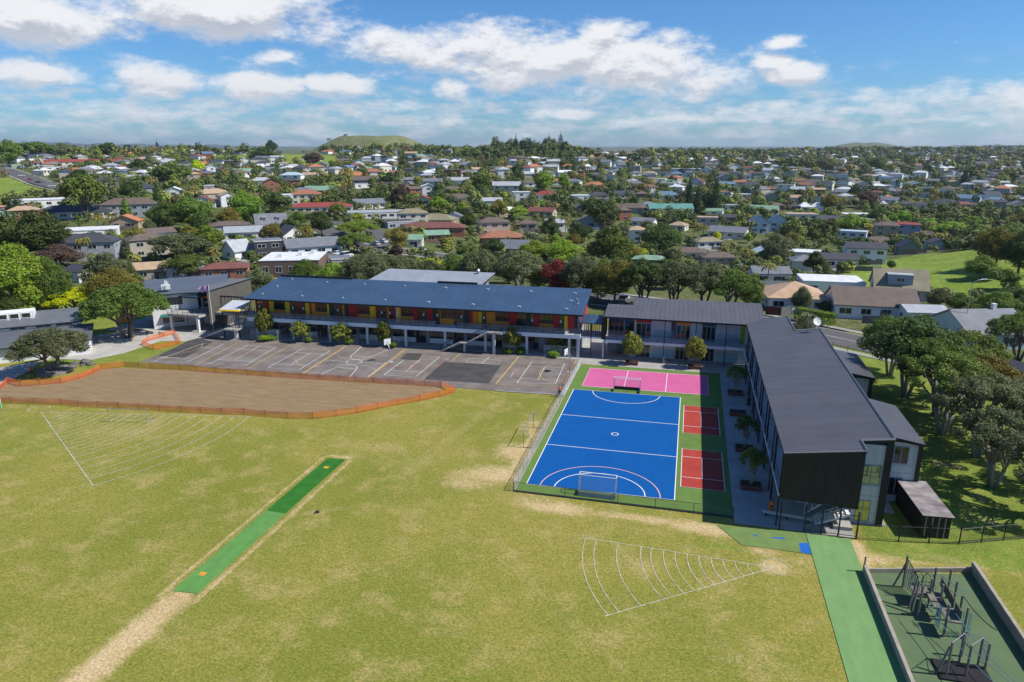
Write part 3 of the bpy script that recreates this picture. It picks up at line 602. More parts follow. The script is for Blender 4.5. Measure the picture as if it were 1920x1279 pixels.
for a,b,c in SEQ:
    x0=sB(a,yw,5.6); x1=sB(b,yw,5.6)
    x0=max(x0,.35); x1=min(x1,LB-.35)
    if x1-x0<.1: continue
    if c=='W':
        window(bb,x0+.03,x1-.03,zf+1.15,7.15,yw,3,1); panel(bb,x0,x1,zf+.05,zf+1.1,yw,CL['o'])
    elif c=='D':
        window(bb,x0+.03,x1-.03,zf+.03,7.1,yw,max(1,round((x1-x0)/.9)),2,name='glazed_door')
        if random.random()<.7:
            xx=x0+(x1-x0)*random.uniform(.3,.7); MB().box(xx-.16,xx+.16,yw-.075,yw-.055,zf+1.4,zf+1.85,whw).build('notice_paper',bb)
    else: panel(bb,x0,x1,zf+.03,7.2,yw,CL[c])
# ground floor: glazing bays, white dado, columns
xb=1.0
while xb<LB-4:
    wdt=random.choice((3.2,3.8,4.4)); window(bb,xb,xb+wdt,.95,2.95,yw+1.2,3,1); panel(bb,xb,xb+wdt,.04,.9,yw+1.2,whw,'wall_panel'); xb+=wdt+.2
    window(bb,xb,xb+1.9,.05,2.95,yw+1.2,2,1,name='glazed_door'); xb+=2.0+random.choice((.6,1.2))
colm=mat('column_concrete',(.55,.57,.58),.7,.05,1)
for i in range(9): MB().box(1.6+i*7.4-.2,1.6+i*7.4+.2,.1,.5,0.04,zf-.7,colm).build('column',bb)
MB().box(LB-.5,LB,0,.45,0.04,zf-.7,colm).build('column',bb)
# right gable: red and dark panels
for i,(c,a,b) in enumerate([('r',.2,2.6),('g',2.65,4.2),('r',4.25,7.4),('g',7.45,8.6),('r',8.65,11.5),('r',11.55,13.3)]):
    MB().add([(LB-.28,yw+(D-.3-yw)*a/13.5,zf),(LB-.28,yw+(D-.3-yw)*b/13.5,zf),(LB-.28,yw+(D-.3-yw)*b/13.5,z_at(yw+(D-.3-yw)*b/13.5)-.3),(LB-.28,yw+(D-.3-yw)*a/13.5,z_at(yw+(D-.3-yw)*a/13.5)-.3)],[(0,1,2,3)],CL[c]).build('gable_panel',bb)
MB().box(LB-.32,LB-.29,yw,D-.3,0,zf,gyw).build('gable_wall',bb)
# external stair to the walkway, surveyed: foot u=-26, landing u=-22, top u=-17.2
st=empty('external_stair',(-26.0,45.4+1.0,0),BA,'pale concrete outside stair with black handrails on the classroom block','stair')
def flight(root,x0,z0,x1,z1,y0,y1,n,m,name='stair_flight'):
    f=MB(); dx=(x1-x0)/n; dz=(z1-z0)/n
    for i in range(n): f.box(min(x0+i*dx,x0+(i+1)*dx),max(x0+i*dx,x0+(i+1)*dx),y0+.03,y1-.03,z0+(i+1)*dz-.09,z0+(i+1)*dz,m)
    for yy in (y0,y1): f.add([(x0,yy-.03,z0-.18+dz),(x1,yy-.03,z1-.2),(x1,yy-.03,z1+.02),(x0,yy-.03,z0+.04+dz),(x0,yy+.03,z0-.18+dz),(x1,yy+.03,z1-.2),(x1,yy+.03,z1+.02),(x0,yy+.03,z0+.04+dz)],[(0,1,2,3),(7,6,5,4),(0,4,5,1),(3,2,6,7),(0,3,7,4),(1,5,6,2)],m)
    return f.build(name,root)
flight(st,0,0,3.6,1.85,-.9,.7,11,conc); MB().box(3.6,4.9,-.95,.75,1.66,1.85,conc).build('landing',st); flight(st,4.9,1.85,8.6,4.0,-.9,.7,12,conc); MB().box(8.6,10.9,-.95,.75,3.8,4.0,conc).build('landing',st)
MB().box(4.0,4.35,-.25,.1,.04,1.66,colm).build('column',st); MB().box(9.3,9.75,-.4,.05,.04,3.8,colm).build('column',st)
for yy in(-.85,.65):
    railing(st,[(0,yy,.1),(3.6,yy,1.9),(4.9,yy,1.9),(8.6,yy,4.0)],1.05,darkp,.9,None,'handrail')
railing(st,[(8.6,-.85,4.0),(10.9,-.85,4.0),(10.9,.6,4.0)],1.1,darkp,1,None,'handrail',bal=.15)

# --- middle block
mbk=empty('link_classroom_block',(2.2,48.4,0),R(.6),'charcoal roofed two storey block with red, orange and teal lintels above glass doors','school building')
L2=23.0; zf2=3.4; sl_=.126
r2=MB(); zz=lambda y:7.4+sl_*y
def slab(mb,pts,zfun,t,mt,me_):
    n=len(pts); top=[(p[0],p[1],zfun(*p)) for p in pts]; bot=[(p[0],p[1],zfun(*p)-t) for p in pts]
    mb.add(top+bot,[tuple(range(n))],mt); mb.add(top+bot,[tuple(range(2*n-1,n-1,-1))]+[(i,i+n,(i+1)%n+n,(i+1)%n) for i in range(n)],me_)
slab(r2,[(0,0),(22.75,-.25),(25.9,2.6),(26.0,10.4),(4.4,10.4),(4.4,6.3),(0,6.3)],lambda x,y:zz(y),.28,roofdarkx,dark); r2.build('roof',mbk)
MB().box(4.4,26,2.2,10.2,0,7.5,wpan).build('wall',mbk); MB().box(.3,4.4,4.9,6.2,0,7.3,gyw).build('wall',mbk)
MB().box(0,23.0,-.1,2.25,zf2-.5,zf2,lgw).build('walkway_slab',mbk)
railing(mbk,[(0,0,zf2),(22.4,0,zf2)],1.1,darkp,2.2,gveil)
def s2(a,y=2.2,z=5.0):
    px=1080+a/5.328; lo,hi=-3,30
    for _ in range(40):
        m_=(lo+hi)/2
        if proj(2.2+m_,48.4+y+m_*.01,z)[0]<px: lo=m_
        else: hi=m_
    return lo
silv=mat('silver_frame',(.5,.53,.55),.4,.05,2)
for a,b,c in [(600,755,'r'),(1000,1145,'o'),(1255,1400,'t')]:
    x0,x1=s2(a),s2(b); panel(mbk,x0,x1,6.15,7.45,2.2,CL[c],'lintel_panel'); window(mbk,x0+.05,x1-.05,zf2+.02,6.1,2.2,3,1,fm=silv,name='glazed_door'); window(mbk,x0+.05,x1-.05,.05,2.7,2.2,3,1,fm=silv,name='glazed_door'); 
x0,x1=s2(1645),s2(1690); panel(mbk,x0,x1,zf2,7.4,2.2,CL['l'])
for a,b in [(755,950),(1145,1255),(1400,1640)]: panel(mbk,s2(a),s2(b),zf2,7.4,2.2,wpan); 
panel(mbk,s2(950),s2(1000),zf2,7.4,2.2,CL['p'])
for a in (480,): window(mbk,s2(a),s2(a+105),zf2+.3,7.0,2.2,1,1,fm=silv)
for a in (300,): window(mbk,s2(a)+.3,s2(a+170),zf2+.3,7.0,4.9,3,1,fm=silv)
lock=mat('bag_locker_white',(.52,.74,.78),.5,.05,2)
def locker(parent,x0,x1,z0,z1,y):
    f=MB(); nx=max(3,int((x1-x0)/.42)); nz_=3; f.box(x0,x1,y-.40,y-.02,z0,z0+.04,lock).box(x0,x1,y-.40,y-.02,z1-.04,z1,lock)
    for i in range(nx+1): xx=x0+(x1-x0-.04)*i/nx; f.box(xx,xx+.04,y-.40,y-.02,z0+.04,z1-.04,lock)
    for j in range(1,nz_):
        zj=z0+(z1-z0)*j/nz_
        for i in range(nx): xa=x0+(x1-x0-.04)*i/nx; f.box(xa+.04,xa+(x1-x0-.04)/nx,y-.39,y-.03,zj-.02,zj+.02,lock)
    f.box(x0,x1,y-.03,y-.005,z0,z1,lock)
    f.build('bag_locker',parent)
for a,b,z0 in [(775,895,zf2+.2),(900,975,zf2+.2),(1405,1510,zf2+.2),(1515,1622,zf2+.2),(765,885,.3),(890,962,.3),(1395,1480,.3),(1490,1605,.3)]:
    locker(mbk,s2(a,1.8,z0),s2(b,1.8,z0),z0,z0+1.35,2.2)
for a in (290,880,1190,1490): 
    xx=s2(a,0,3.5); MB().box(xx-.06,xx+.06,-.1,.02,.04,7.35,darkp).build('post',mbk)
MB().box(-.35,.15,-.1,4.9,zf2,7.35,dark).build('end_frame',mbk)
MB().box(-.1,.2,-.1,.3,.04,zf2-.5,colm).build('column',mbk)
f=MB()
for i in range(9): f.box(2.0,3.4,3.0+i*.16,3.2+i*.16,.3*i,.3*i+.06,darkp)
f.build('stair_flight',mbk)
# bridge roof between the blocks
bg_=empty('link_bridge',(-1.6,48.8,0),0,'small blue roofed bridge between the long block and the charcoal block','bridge')
slab(f:=MB(),[(-.6,0),(3.7,-.2),(3.7,4.2),(-.2,4.2)],lambda x,y:6.0+.12*y,.15,roofblue,dark); f.build('roof',bg_)
MB().box(-.2,3.7,0,4,3.3,3.6,lgw).build('deck',bg_); MB().box(1.6,1.75,-.05,.1,.04,6.0,darkp).build('post',bg_)
railing(bg_,[(-.2,-.05,3.6),(3.7,-.05,3.6)],1.1,darkp,1.2,None,'railing',bal=.14)
f=MB()
for i in range(12): f.box(-.1+i*.33,.06+i*.33,4.0,4.1,3.6,6.1,CL['o'] if i in(5,6,9) else whw)
f.build('slatted_screen',bg_)

# --- right wing
rw=empty('classroom_wing',(25.0,-2.8,0),0,'long charcoal roofed two storey wing casting its shadow over the courts','school building')
zr=lambda x,y:7.65+.137*x
f=MB(); slab(f,[(0,0),(6.9,0),(6.9,2.5),(9.75,2.5),(9.75,44.3),(6.35,44.3),(6.35,53.8),(3.2,53.8),(0,50.6)],zr,.30,roofdark,dark); ro=f.build('roof',rw)
trim=mat('roof_trim',(.17,.18,.20),.45,.05,2)
f=MB()
E=[(0,0),(6.9,0),(6.9,2.5),(9.75,2.5),(9.75,44.3),(6.35,44.3),(6.35,53.8)]
for i in range(len(E)-1): f.bar((*E[i],zr(*E[i])+.04),(*E[i+1],zr(*E[i+1])+.04),.13 if i else .07,trim,sq=True)
f.build('roof_flashing',ro)
# end panel (black) over the entry, walls
f=MB(); f.add([(0.02,.05,3.05),(6.88,.05,2.75),(6.88,.05,zr(6.88,0)-.3),(.02,.05,zr(0,0)-.3),(0.02,.25,3.05),(6.88,.25,2.75),(6.88,.25,zr(6.88,0)-.3),(.02,.25,zr(0,0)-.3)],[(0,1,2,3),(7,6,5,4),(1,5,6,2),(0,3,7,4),(0,4,5,1)],blk); f.build('black_end_panel',rw)
MB().box(2.6,9.6,10.0,44.2,0,7.9,wpan).build('wall',rw); MB().box(6.95,9.55,2.75,10.0,0,8.2,wpan).build('wall',rw); MB().box(2.6,6.3,44.2,53.5,0,7.8,wpan).build('wall',rw); MB().box(2.6,6.95,5.6,10.0,0,7.9,wpan).build('stair_wall',rw)
MB().box(9.56,9.75,2.55,44.2,0,zr(9.6,0)-.3,dark).build('side_cladding',rw); 
MB().box(6.6,6.93,.3,2.72,2.8,8.2,blk).build('return_panel',rw)
MB().box(0,2.6,.3,50.5,3.15,3.4,lgw).build('walkway_slab',rw); MB().box(2.6,6.5,.3,5.6,3.15,3.4,lgw).build('stair_landing',rw)
railing(rw,[(.05,.4,3.4),(.05,50,3.4)],1.1,darkp,2.6,gveil); MB().box(-.06,.0,.3,50.4,3.1,3.42,mat('edge_light',(.62,.66,.70),.5,.03,1)).build('slab_edge',rw)
for i,y in enumerate((.35,5.2,7.6,12.8,15.2,20.4,22.8,28.0,30.4,35.6,38.0,43.2,45.8)):
    for dy in ((0,.5) if i%2 else (0,)): MB().box(-.05,.08,y+dy,y+dy+.12,.04,7.4,darkp).build('post',rw)
for i in range(10):   # glazing along the walkway wall, faces west
    y=11+i*3.9
    for z0,z1 in((.1,2.7),(3.5,6.6)): window(rw,-(y+2.6),-y,z0,z1,2.6,3,1,rz=R(-90),fm=silv,org=(0,0),name='glazed_door' if i%2 else 'window')
# end elevation windows
fmw=mat('window_frame_grey',(.28,.31,.32),.5,.05,2)
window(rw,7.35,9.1,4.15,6.2,2.75,2,1,fm=fmw,gm=glassg,fw=.09); window(rw,7.3,8.6,.25,2.5,2.75,2,1,fm=fmw,gm=glassg,fw=.09)
for z0 in (2.95,4.0): MB().box(6.96,9.54,2.725,2.748,z0,z0+.03,fmw).build('cladding_joint',rw)
MB().box(9.2,9.78,2.5,2.95,0,zr(9.6,0)-.31,dark).build('corner_fin',rw)
# stairs inside the open end
f=MB()
for i in range(14): f.box(2.9+i*.27,3.2+i*.27,3.2,4.9,.24*i+.1,.24*i+.16,conc)
f.bar((2.9,3.15,.1),(6.8,3.15,3.4),.08,whw,sq=True); f.build('stair_flight',rw); railing(rw,[(2.9,3.1,.2),(6.7,3.1,3.4)],1.0,silv,.8,None,'handrail')
flight(rw,6.6,1.7,3.6,.2,1.3,2.7,9,whw); railing(rw,[(3.6,1.25,.3),(6.6,1.25,1.8)],1.0,silv,.7,None,'handrail')
MB().box(5.2,6.85,.9,2.7,.05,.4,conc).build('plinth',rw)
# annexes on the east side
an=empty('east_annex',(34.8,2.6,0),0,'charcoal roofed two storey annex with tall windows beside the lawn','school building')
f=MB(); slab(f,[(.1,2.6),(4.3,2.4),(4.3,13.6),(.1,14.4)],lambda x,y:7.35-.16*x,.3,roofdark,dark); f.build('roof',an)
MB().box(.05,4.05,2.9,13.3,0,6.5,wpan).build('wall',an); MB().box(3.9,4.25,2.7,13.4,0,6.45,dark).build('side_cladding',an); MB().box(.1,1.8,0,2.9,.04,.12,conc).build('porch',an)
window(an,1.7,3.1,4.2,6.1,2.9,2,1,fm=fmw,gm=glass,fw=.09); window(an,1.6,2.9,.7,2.7,2.9,2,1,fm=fmw,gm=glass,fw=.09)
for z0 in (3.2,4.05): MB().box(.06,3.9,2.875,2.898,z0,z0+.03,fmw).build('cladding_joint',an)
an2=empty('north_annex',(34.8,31.5,0),0,'low charcoal roofed annex half shaded by the big trees','school building')
f=MB(); slab(f,[(.1,.3),(5.8,.1),(5.8,11.8),(.1,12.5)],lambda x,y:5.9-.15*x,.35,roofdark,dark); f.build('roof',an2)
MB().box(.05,5.3,.7,11.5,0,4.7,wpan).build('wall',an2); MB().box(5.2,5.7,.6,11.6,0,4.7,dark).build('side_cladding',an2); window(an2,1.6,3.0,1.2,3.0,.7,2,1,fm=fmw)
# satellite dish and aerials on the wing roof
dish=empty('satellite_dish',(32.9,40.2,zr(7.9,43)+.05),0,'white satellite dish on a mast on the charcoal wing roof','satellite dish')
whp=mat('white_paint',(.68,.68,.66),.5,.05,2)
f=MB(); f.bar((0,0,0),(0,0,2.6),.05,galv); f.bar((.9,0,0),(1.1,0,1.5),.04,galv); f.build('mast',dish)
def dishm(name,parent,loc,r,rot):
    f=MB(); V=[(0,.0,0)];F=[]
    for k_,(rr_,d_) in enumerate(((.35,.03),(.7,.1),(1,.22))):
        for i in range(16): a=2*math.pi*i/16; V.append((r*rr_*math.cos(a),-r*d_,r*rr_*math.sin(a)))
    for i in range(16): F.append((0,1+i,1+(i+1)%16))
    for k_ in range(2):
        for i in range(16): a=1+k_*16; F.append((a+i,a+16+i,a+16+(i+1)%16,a+(i+1)%16))
    f.add(V,F,whp); f.bar((0,0,-r*.9),(0,-r*.9,-.1*r),.03,galv); f.bar((0,-r*.85,-.12*r),(0,-r*.98,-.05*r),.07,galv)
    o=f.build(name,parent,loc); o.rotation_euler=rot; return o
dishm('reflector',dish,(1.1,0,1.6),.62,(R(-25),0,R(25)))
# ------------------------------------------------------------ left hand school blocks
EA=R(42); ce,se=math.cos(EA),math.sin(EA)
wb=empty('office_block',(-86.3,46.8,0),0,'white two storey office block with slate roof, green blind and raised deck','school building')
ab=lambda s_,n_:(s_*ce-n_*se, s_*se+n_*ce)      # local, along and into the rotated part
def rpoly(a,b,c,d): return [ab(a,c),ab(b,c),ab(b,d),ab(a,d)]
MB().prism(rpoly(0,8.6,0,9),0,6.75,whw).build('wall',wb)
MB().prism(rpoly(-.06,0,.3,8.9),0,6.7,brn).build('side_wall',wb)
f=MB(); slab(f,[ab(-.8,-.6),ab(6.2,-.5),(12.0,7.0),(5.2,17.5),ab(-.6,9.3)],lambda x,y:6.85+.16*max(0,min((-x*se+y*ce),9.3)),.25,rooflt,dark); ro=f.build('roof',wb)
f=MB(); slab(f,[(8.2,4.8),(12.0,1.2),(12.0,15.9),(3.6,15.9),(3.6,9.6)],lambda x,y:7.2+.085*max(0,x-3),.25,mat('roof_grey_brown',(.15,.15,.155),.55,.08,.3,stripe=(0,.6,.1)),dark); f.build('side_roof',wb)
MB().box(5.5,11.8,6.7,15.6,0,7.15,whw).build('side_wall',wb)
f=MB(); f.add([(11.92,1.4,0),(11.92,15.7,0),(11.92,15.7,7.75),(11.92,1.4,7.75)],[(0,1,2,3)],brn); f.build('tall_brown_wall',wb)
def wrot(x0,x1,z0,z1,nx,**k): return window(wb,x0,x1,z0,z1,0,nx,1,rz=EA,**k)
wrot(1.1,5.6,4.55,6.0,3); wrot(1.7,5.9,.95,2.2,3)
MB().prism(rpoly(1.5,6.0,-.9,-.05),[2.3,2.3,2.75,2.75],[2.36,2.36,2.82,2.82],mat('blind_green',(.02,.15,.13),.7,.1,1)).build('window_blind',wb)
f=MB()
for px_,py_ in((505,250),(527,300)): pass
dk=empty('entry_deck',(-82.2,46.8,0),0,'raised concrete entry deck on square columns with black rails by the office','deck')
DP=[(-.5,-.2),(6.6,-.3),(7.3,3.1),(18.0,3.3),(18.0,5.4),(7.5,7.2),(.2,5.2)]
MB().prism(DP,2.95,3.4,conc).build('deck_slab',dk)
for x,y in((0,.1),(6.1,0),(.3,3.9),(5.8,4.5),(12,3.5)): MB().box(x-.22,x+.22,y-.22,y+.22,.04,2.95,whw).build('column',dk)
railing(dk,[(-.5,-.2,3.4),(6.6,-.3,3.4),(7.3,3.1,3.4),(17.6,3.3,3.4)],1.1,darkp,1.2,None,'railing',bal=.2); railing(dk,[(-.5,-.2,3.4),(.2,5.2,3.4)],1.1,darkp,1.2,None,'railing',bal=.2)
f=MB(); slab(f,[(-1.0,3.3),(4.2,3.4),(4.6,7.8),(-1.4,7.6)],lambda x,y:6.1+.02*y,.22,roofblue,dark); f.build('canopy_roof',dk)
for x,y in((-.8,3.5),(3.9,3.6)): MB().box(x-.06,x+.06,y-.06,y+.06,3.4,5.95,darkp).build('canopy_post',dk)
for i,(x0,x1) in enumerate(((1.2,2.2),(2.6,3.8),(4.2,5.6))): window(dk,x0,x1,3.42,5.8,6.6,1,1,fm=silv,name='glazed_door')
panel(dk,.2,6.6,3.4,6.0,6.75,whw,'wall_panel',.1); panel(dk,2.6,4.2,5.4,5.95,6.55,CL['o'],'lintel_panel')
MB().box(3.6,17.8,5.1,5.3,6.1,6.35,darkp).build('pergola_beam',dk)
for i in range(18):
    x=5.2+i*.72; MB().box(x-.04,x+.04,5.15,5.25,3.4,6.1,darkp).build('slat',dk)
# entry stair with yellow edged canopy
es=empty('entry_stair',(-72.8,43.0,0),0,'two flight concrete entry stair rising under a yellow edged canopy','stair')
flight(es,0.2,0,5.3,2.1,-.1,1.6,12,conc); MB().box(5.3,7.8,-.1,1.7,1.9,2.1,conc).build('landing',es)
f=MB()
for i in range(8): f.box(5.6,7.7,1.7+i*.3,2.0+i*.3,2.1+i*.18,2.16+i*.18+.1,conc)
f.build('stair_flight',es); MB().box(6.3,6.8,1.3,1.8,.04,1.9,whw).build('column',es)
railing(es,[(.2,-.1,0),(5.3,-.1,2.1),(7.8,-.1,2.1),(7.8,1.7,2.1),(7.8,4.1,3.5)],1.05,darkp,.7,None,'handrail'); railing(es,[(.2,1.6,0),(5.3,1.6,2.1),(5.5,4.1,3.5)],1.05,darkp,.7,None,'handrail')
cyel=mat('canopy_yellow',(.72,.50,.01),.5,.05,1)
cn=empty('entry_canopy',(-70.0,44.2,0),0,'pale flat canopy with bright yellow fascia above the entry stair','canopy')
CP=[(1.0,0),(5.0,.1),(2.3,8.0),(-1.6,7.9)]
f=MB().prism(CP,5.55,5.62,mat('canopy_top',(.50,.52,.55),.5,.06,.5)); f.build('canopy_top',cn)
f=MB(); 
for i in range(4): f.bar((*CP[i],5.4),(*CP[(i+1)%4],5.4),.19,cyel,sq=True)
f.build('yellow_fascia',cn)
for x,y in((1.3,.3),(4.6,.4),(2.2,7.5)): MB().box(x-.07,x+.07,y-.07,y+.07,.05 if y<1 else 3.4,5.4,darkp).build('post',cn)
# rooftop unit and dish on the office roof
g_=G(240+505/7.104,500+300/7.104,7.6)
ac=empty('rooftop_air_unit',(g_[0],g_[1],7.45),EA,'white boxed air conditioning unit on the slate office roof','air conditioner')
MB().box(-.8,.8,-.4,.4,.15,1.05,whp).build('casing',ac); f=MB(); f.bar((-.25,-.42,.6),(-.25,-.46,.6),.34,gyw,n=14); f.build('fan_grille',ac)
dsh=empty('satellite_dish',(g_[0]-.6,g_[1]+1.2,7.7),0,'white dish behind the air unit on the slate office roof','satellite dish'); MB().bar((0,0,-.2),(0,0,.9),.05,galv).build('mast',dsh); dishm('reflector',dsh,(0,0,1.1),.5,(R(-20),0,R(10)))
# flagpole with flag
fp=empty('flagpole',(-74.3,48.7,0),0,'tall white flagpole carrying a blue and pink flag by the office deck','flagpole')
f=MB(); f.bar((0,0,0.04),(0,0,9.1),.09,whp,r2=.05,n=8); f.build('pole',fp)
f=MB(); n=12
flm=mat('flag_cloth',(.16,.13,.42),.8,.5,2.2,rgb2=(.62,.36,.50)); V=[];
for j in range(5):
    for i in range(n): V.append((-.1-1.9*i/(n-1), .16*math.sin(i*.9+j*.3), 8.9-1.15*j/4-.28*(i/(n-1))**1.3+.05*math.sin(i*1.3)))
f.add(V,[(j*n+i,j*n+i+1,(j+1)*n+i+1,(j+1)*n+i) for j in range(4) for i in range(n-1)],flm); f.build('flag',fp,smooth=True)
# low left block
lbk=empty('junior_block',(-84.3,29.3,0),0,'low white classroom block with grey roofs and a roof clerestory at left','school building')
DA=R(180+40.8); cd_,sd_=math.cos(DA),math.sin(DA); lj=lambda s_,n_:(s_*cd_+n_*sd_, s_*sd_-n_*cd_)     # s along to the lower left, n inwards
def jp(a,b,c,d): return [lj(a,c),lj(b,c),lj(b,d),lj(a,d)]
MB().prism(jp(.3,26,.6,8)[::-1],0,2.65,whw).build('wall',lbk); MB().prism(jp(2.2,27,8,15.6)[::-1],0,4.45,whw).build('upper_wall',lbk)
nof=lambda x,y:(x*sd_-y*cd_)
f=MB(); slab(f,jp(-.3,27,-.2,8.1)[::-1],lambda x,y:2.75+.13*nof(x,y),.2,mat('roof_grey_ribbed',(.115,.125,.135),.5,.08,.4,stripe=(0,.55,.3)),dark); f.build('roof',lbk)
f=MB(); slab(f,jp(1.2,28,7.6,15)[::-1],lambda x,y:4.5+.15*(nof(x,y)-7.6),.2,mat('roof_grey_flat',(.13,.14,.15),.55,.10,.6),dark); f.build('upper_roof',lbk)
f=MB(); slab(f,jp(1.2,28,15,19)[::-1],lambda x,y:5.6-.25*(nof(x,y)-15),.2,mat('roof_grey_flat',(.13,.14,.15)),dark); f.build('upper_roof',lbk)
cl=MB().prism(jp(9.0,16.0,11.2,14.2)[::-1],4.5,[6.35]*4,whw).build('clerestory',lbk)
for i in range(3):
    a_=9.4+i*1.75; q=lj(a_+.75,11.15); o=window(cl,-.7,.7,5.25,6.15,0,1,1,rz=DA+math.pi,fm=whp,org=q)
for a_,w_ in((3.0,2.6),(6.2,2.4),(10,2.4),(14,2.4)):
    q=lj(a_+w_/2,7.95); window(lbk,-w_/2,w_/2,3.85,4.4,0,2,1,rz=DA+math.pi,fm=whp,org=q)
for a_ in (1.6,5.5,9.5): 
    q=lj(a_,.55); window(lbk,-.7,.7,1.0,2.2,0,2,1,rz=DA+math.pi,fm=whp,gm=glassg,org=q)
q=lj(19,.5); MB().prism(jp(16.5,21,-1.6,.4)[::-1],0.05,.9,mat('panel_red2',(.45,.03,.03),.6,.1,1)).build('red_play_box',lbk)
# hall behind
hl=empty('school_hall',(-51.0,66,0),0,'hall with a plain pale grey metal roof behind the blue roofed block','school building')
f=MB(); slab(f,[(-1.2,2),(24.6,2.4),(25.6,14.2),(.6,13.9)],lambda x,y:6.2+.14*y,.25,roofgrey,dark); f.build('roof',hl); MB().box(-.6,24.3,2.6,13.2,0,6.2,gyw).build('wall',hl)
window(hl,-12,-9.5,3,5,24.32,3,1,rz=R(90)) if False else None
f=MB(); f.bar((22.0,13.0,7.9),(22,13,8.7),.35,galv,n=10); f.bar((22,13,8.7),(22,13,9.1),.5,galv,r2=.2,n=10); f.build('roof_ventilator',hl)

# ------------------------------------------------------------ fences and nets
onet=bpy.data.materials.new('orange_netting'); onet.use_nodes=True; _t=onet.node_tree; _t.nodes.clear()
_o=_t.nodes.new('ShaderNodeOutputMaterial'); _a=_t.nodes.new('ShaderNodeBsdfTransparent'); _d=_t.nodes.new('ShaderNodeBsdfDiffuse'); _d.inputs[0].default_value=(1,.24,.045,1); _tl=_t.nodes.new('ShaderNodeBsdfTranslucent'); _tl.inputs[0].default_value=(1,.30,.12,1)
_m=_t.nodes.new('ShaderNodeMixShader'); _m.inputs[0].default_value=.5; _t.links.new(_d.outputs[0],_m.inputs[1]); _t.links.new(_tl.outputs[0],_m.inputs[2]); _n=_t.nodes.new('ShaderNodeTexNoise'); _n.inputs['Scale'].default_value=2.2; _r=_t.nodes.new('ShaderNodeMapRange'); _r.inputs[3].default_value=.46; _r.inputs[4].default_value=.76; _t.links.new(_n.outputs['Fac'],_r.inputs[0])
_m2=_t.nodes.new('ShaderNodeMixShader'); _t.links.new(_r.outputs[0],_m2.inputs[0]); _t.links.new(_a.outputs[0],_m2.inputs[1]); _t.links.new(_m.outputs[0],_m2.inputs[2]); _t.links.new(_m2.outputs[0],_o.inputs[0]); steel=mat('rusty_stake',(.06,.045,.04),.7,.2,4); cap=mat('stake_cap_orange',(.6,.5,.4),.6,.1,3)
def netfence(name,pts,h,label,closed=False,gap=2.6):
    root=empty(name,(*pts[0],0),0,label,'safety fence'); ox,oy=pts[0]; P=[(p[0]-ox,p[1]-oy) for p in pts]; prev=None
    for i in range(len(P)):
        x,y=P[i]; f=MB(); hh=h*random.uniform(.96,1.06)
        f.bar((x,y,0),(x+random.uniform(-.03,.03),y+random.uniform(-.03,.03),hh+.12),.022,steel,n=5); f.bar((x,y,hh+.1),(x,y,hh+.16),.035,cap,n=5); f.build('stake',root)
        if i or closed:
            a=P[i-1]; n=6; f=MB(); V=[]
            ph=random.random()*6; sag=random.uniform(.02,.14)
            for k_ in range(n+1):
                t=k_/n; xx=a[0]+(x-a[0])*t; yy=a[1]+(y-a[1])*t; s_=math.sin(math.pi*t); b_=.05*math.sin(ph+t*5)*s_
                V+= [(xx+b_,yy+b_,.03),(xx-b_,yy+b_,h*.5),(xx+b_,yy-b_,h-sag*s_)]
            f.add(V,[(3*k_+j,3*k_+3+j,3*k_+4+j,3*k_+1+j) for k_ in range(n) for j in range(2)],onet); f.build('net',root,smooth=True)
    return root
NF=[(0,731),(15,718),(39,725),(75,722.5),(115,719),(147.5,711),(175,701),(189,693),(234,688),(259,690),(282,691.7),(308,693),(338,694.5),(370,697),(404,700),(430,701.5),(464,704),(497,706),(531,708.5),(565,710.7),(600,713),(635,715),(667,717.3),(700,719),(732,721),(765,722.3),(797,724.6),(828,726.5),(853,736),(825,744.3),(786.7,752.3),(746.7,759.3),(708,767.3),(670,775),(630.7,781),(586.7,785.7),(540,785.7),(497,782.3),(458,778.3),(416.7,777.7),(376.7,775.7),(340,774),(299,771.7),(261.7,769.3),(222,767),(183.7,765),(147,763.5),(116,760),(64,758.7),(20,757),(-30,756)]
netfence('safety_net_fence',[G(*p) for p in NF],1.0,'long orange safety netting on stakes around the bare brown soil')
netfence('safety_net_fence',[G(*p) for p in((267.4,647.8),(288.6,656),(312,651.5),(338.5,645),(334,636),(328,627),(300,634),(278,640))],1.0,'short orange safety netting around a grass triangle by the office path',closed=True)
def wirefence(name,pts,h,label,pm,gap=2.4,cat='fence',group=None,wm=None,z0=.06,kerb=None):
    root=empty(name,(*pts[0],z0),0,label,cat,group); ox,oy=pts[0]
    for i in range(len(pts)-1):
        a=Vector((pts[i][0]-ox,pts[i][1]-oy,0)); b=Vector((pts[i+1][0]-ox,pts[i+1][1]-oy,0)); L_=(b-a).length; n=max(1,round(L_/gap))
        for k_ in range(0 if i==0 else 1,n+1):
            p=a.lerp(b,k_/n); MB().bar(p,p+Vector((0,0,h)),.03,pm,n=6).build('post',root)
        f=MB(); f.bar(a+Vector((0,0,h-.03)),b+Vector((0,0,h-.03)),.022,pm,n=5); f.bar(a+Vector((0,0,.06)),b+Vector((0,0,.06)),.015,pm,n=5); f.build('rail',root)
        f=MB(); f.add([a+Vector((0,0,.06)),b+Vector((0,0,.06)),b+Vector((0,0,h-.03)),a+Vector((0,0,h-.03))],[(0,1,2,3)],wm or wire); f.build('wire_mesh',root)
        if kerb:
            nn=Vector((-(b-a).y,(b-a).x,0)).normalized()*.12; f=MB(); f.prism([(a-nn)[:2],(b-nn)[:2],(b+nn)[:2],(a+nn)[:2]],-.05,.04,kerb); f.build('kerb',root)
    return root
dkc=mat('dark_kerb',(.05,.055,.05),.8,.1,2)
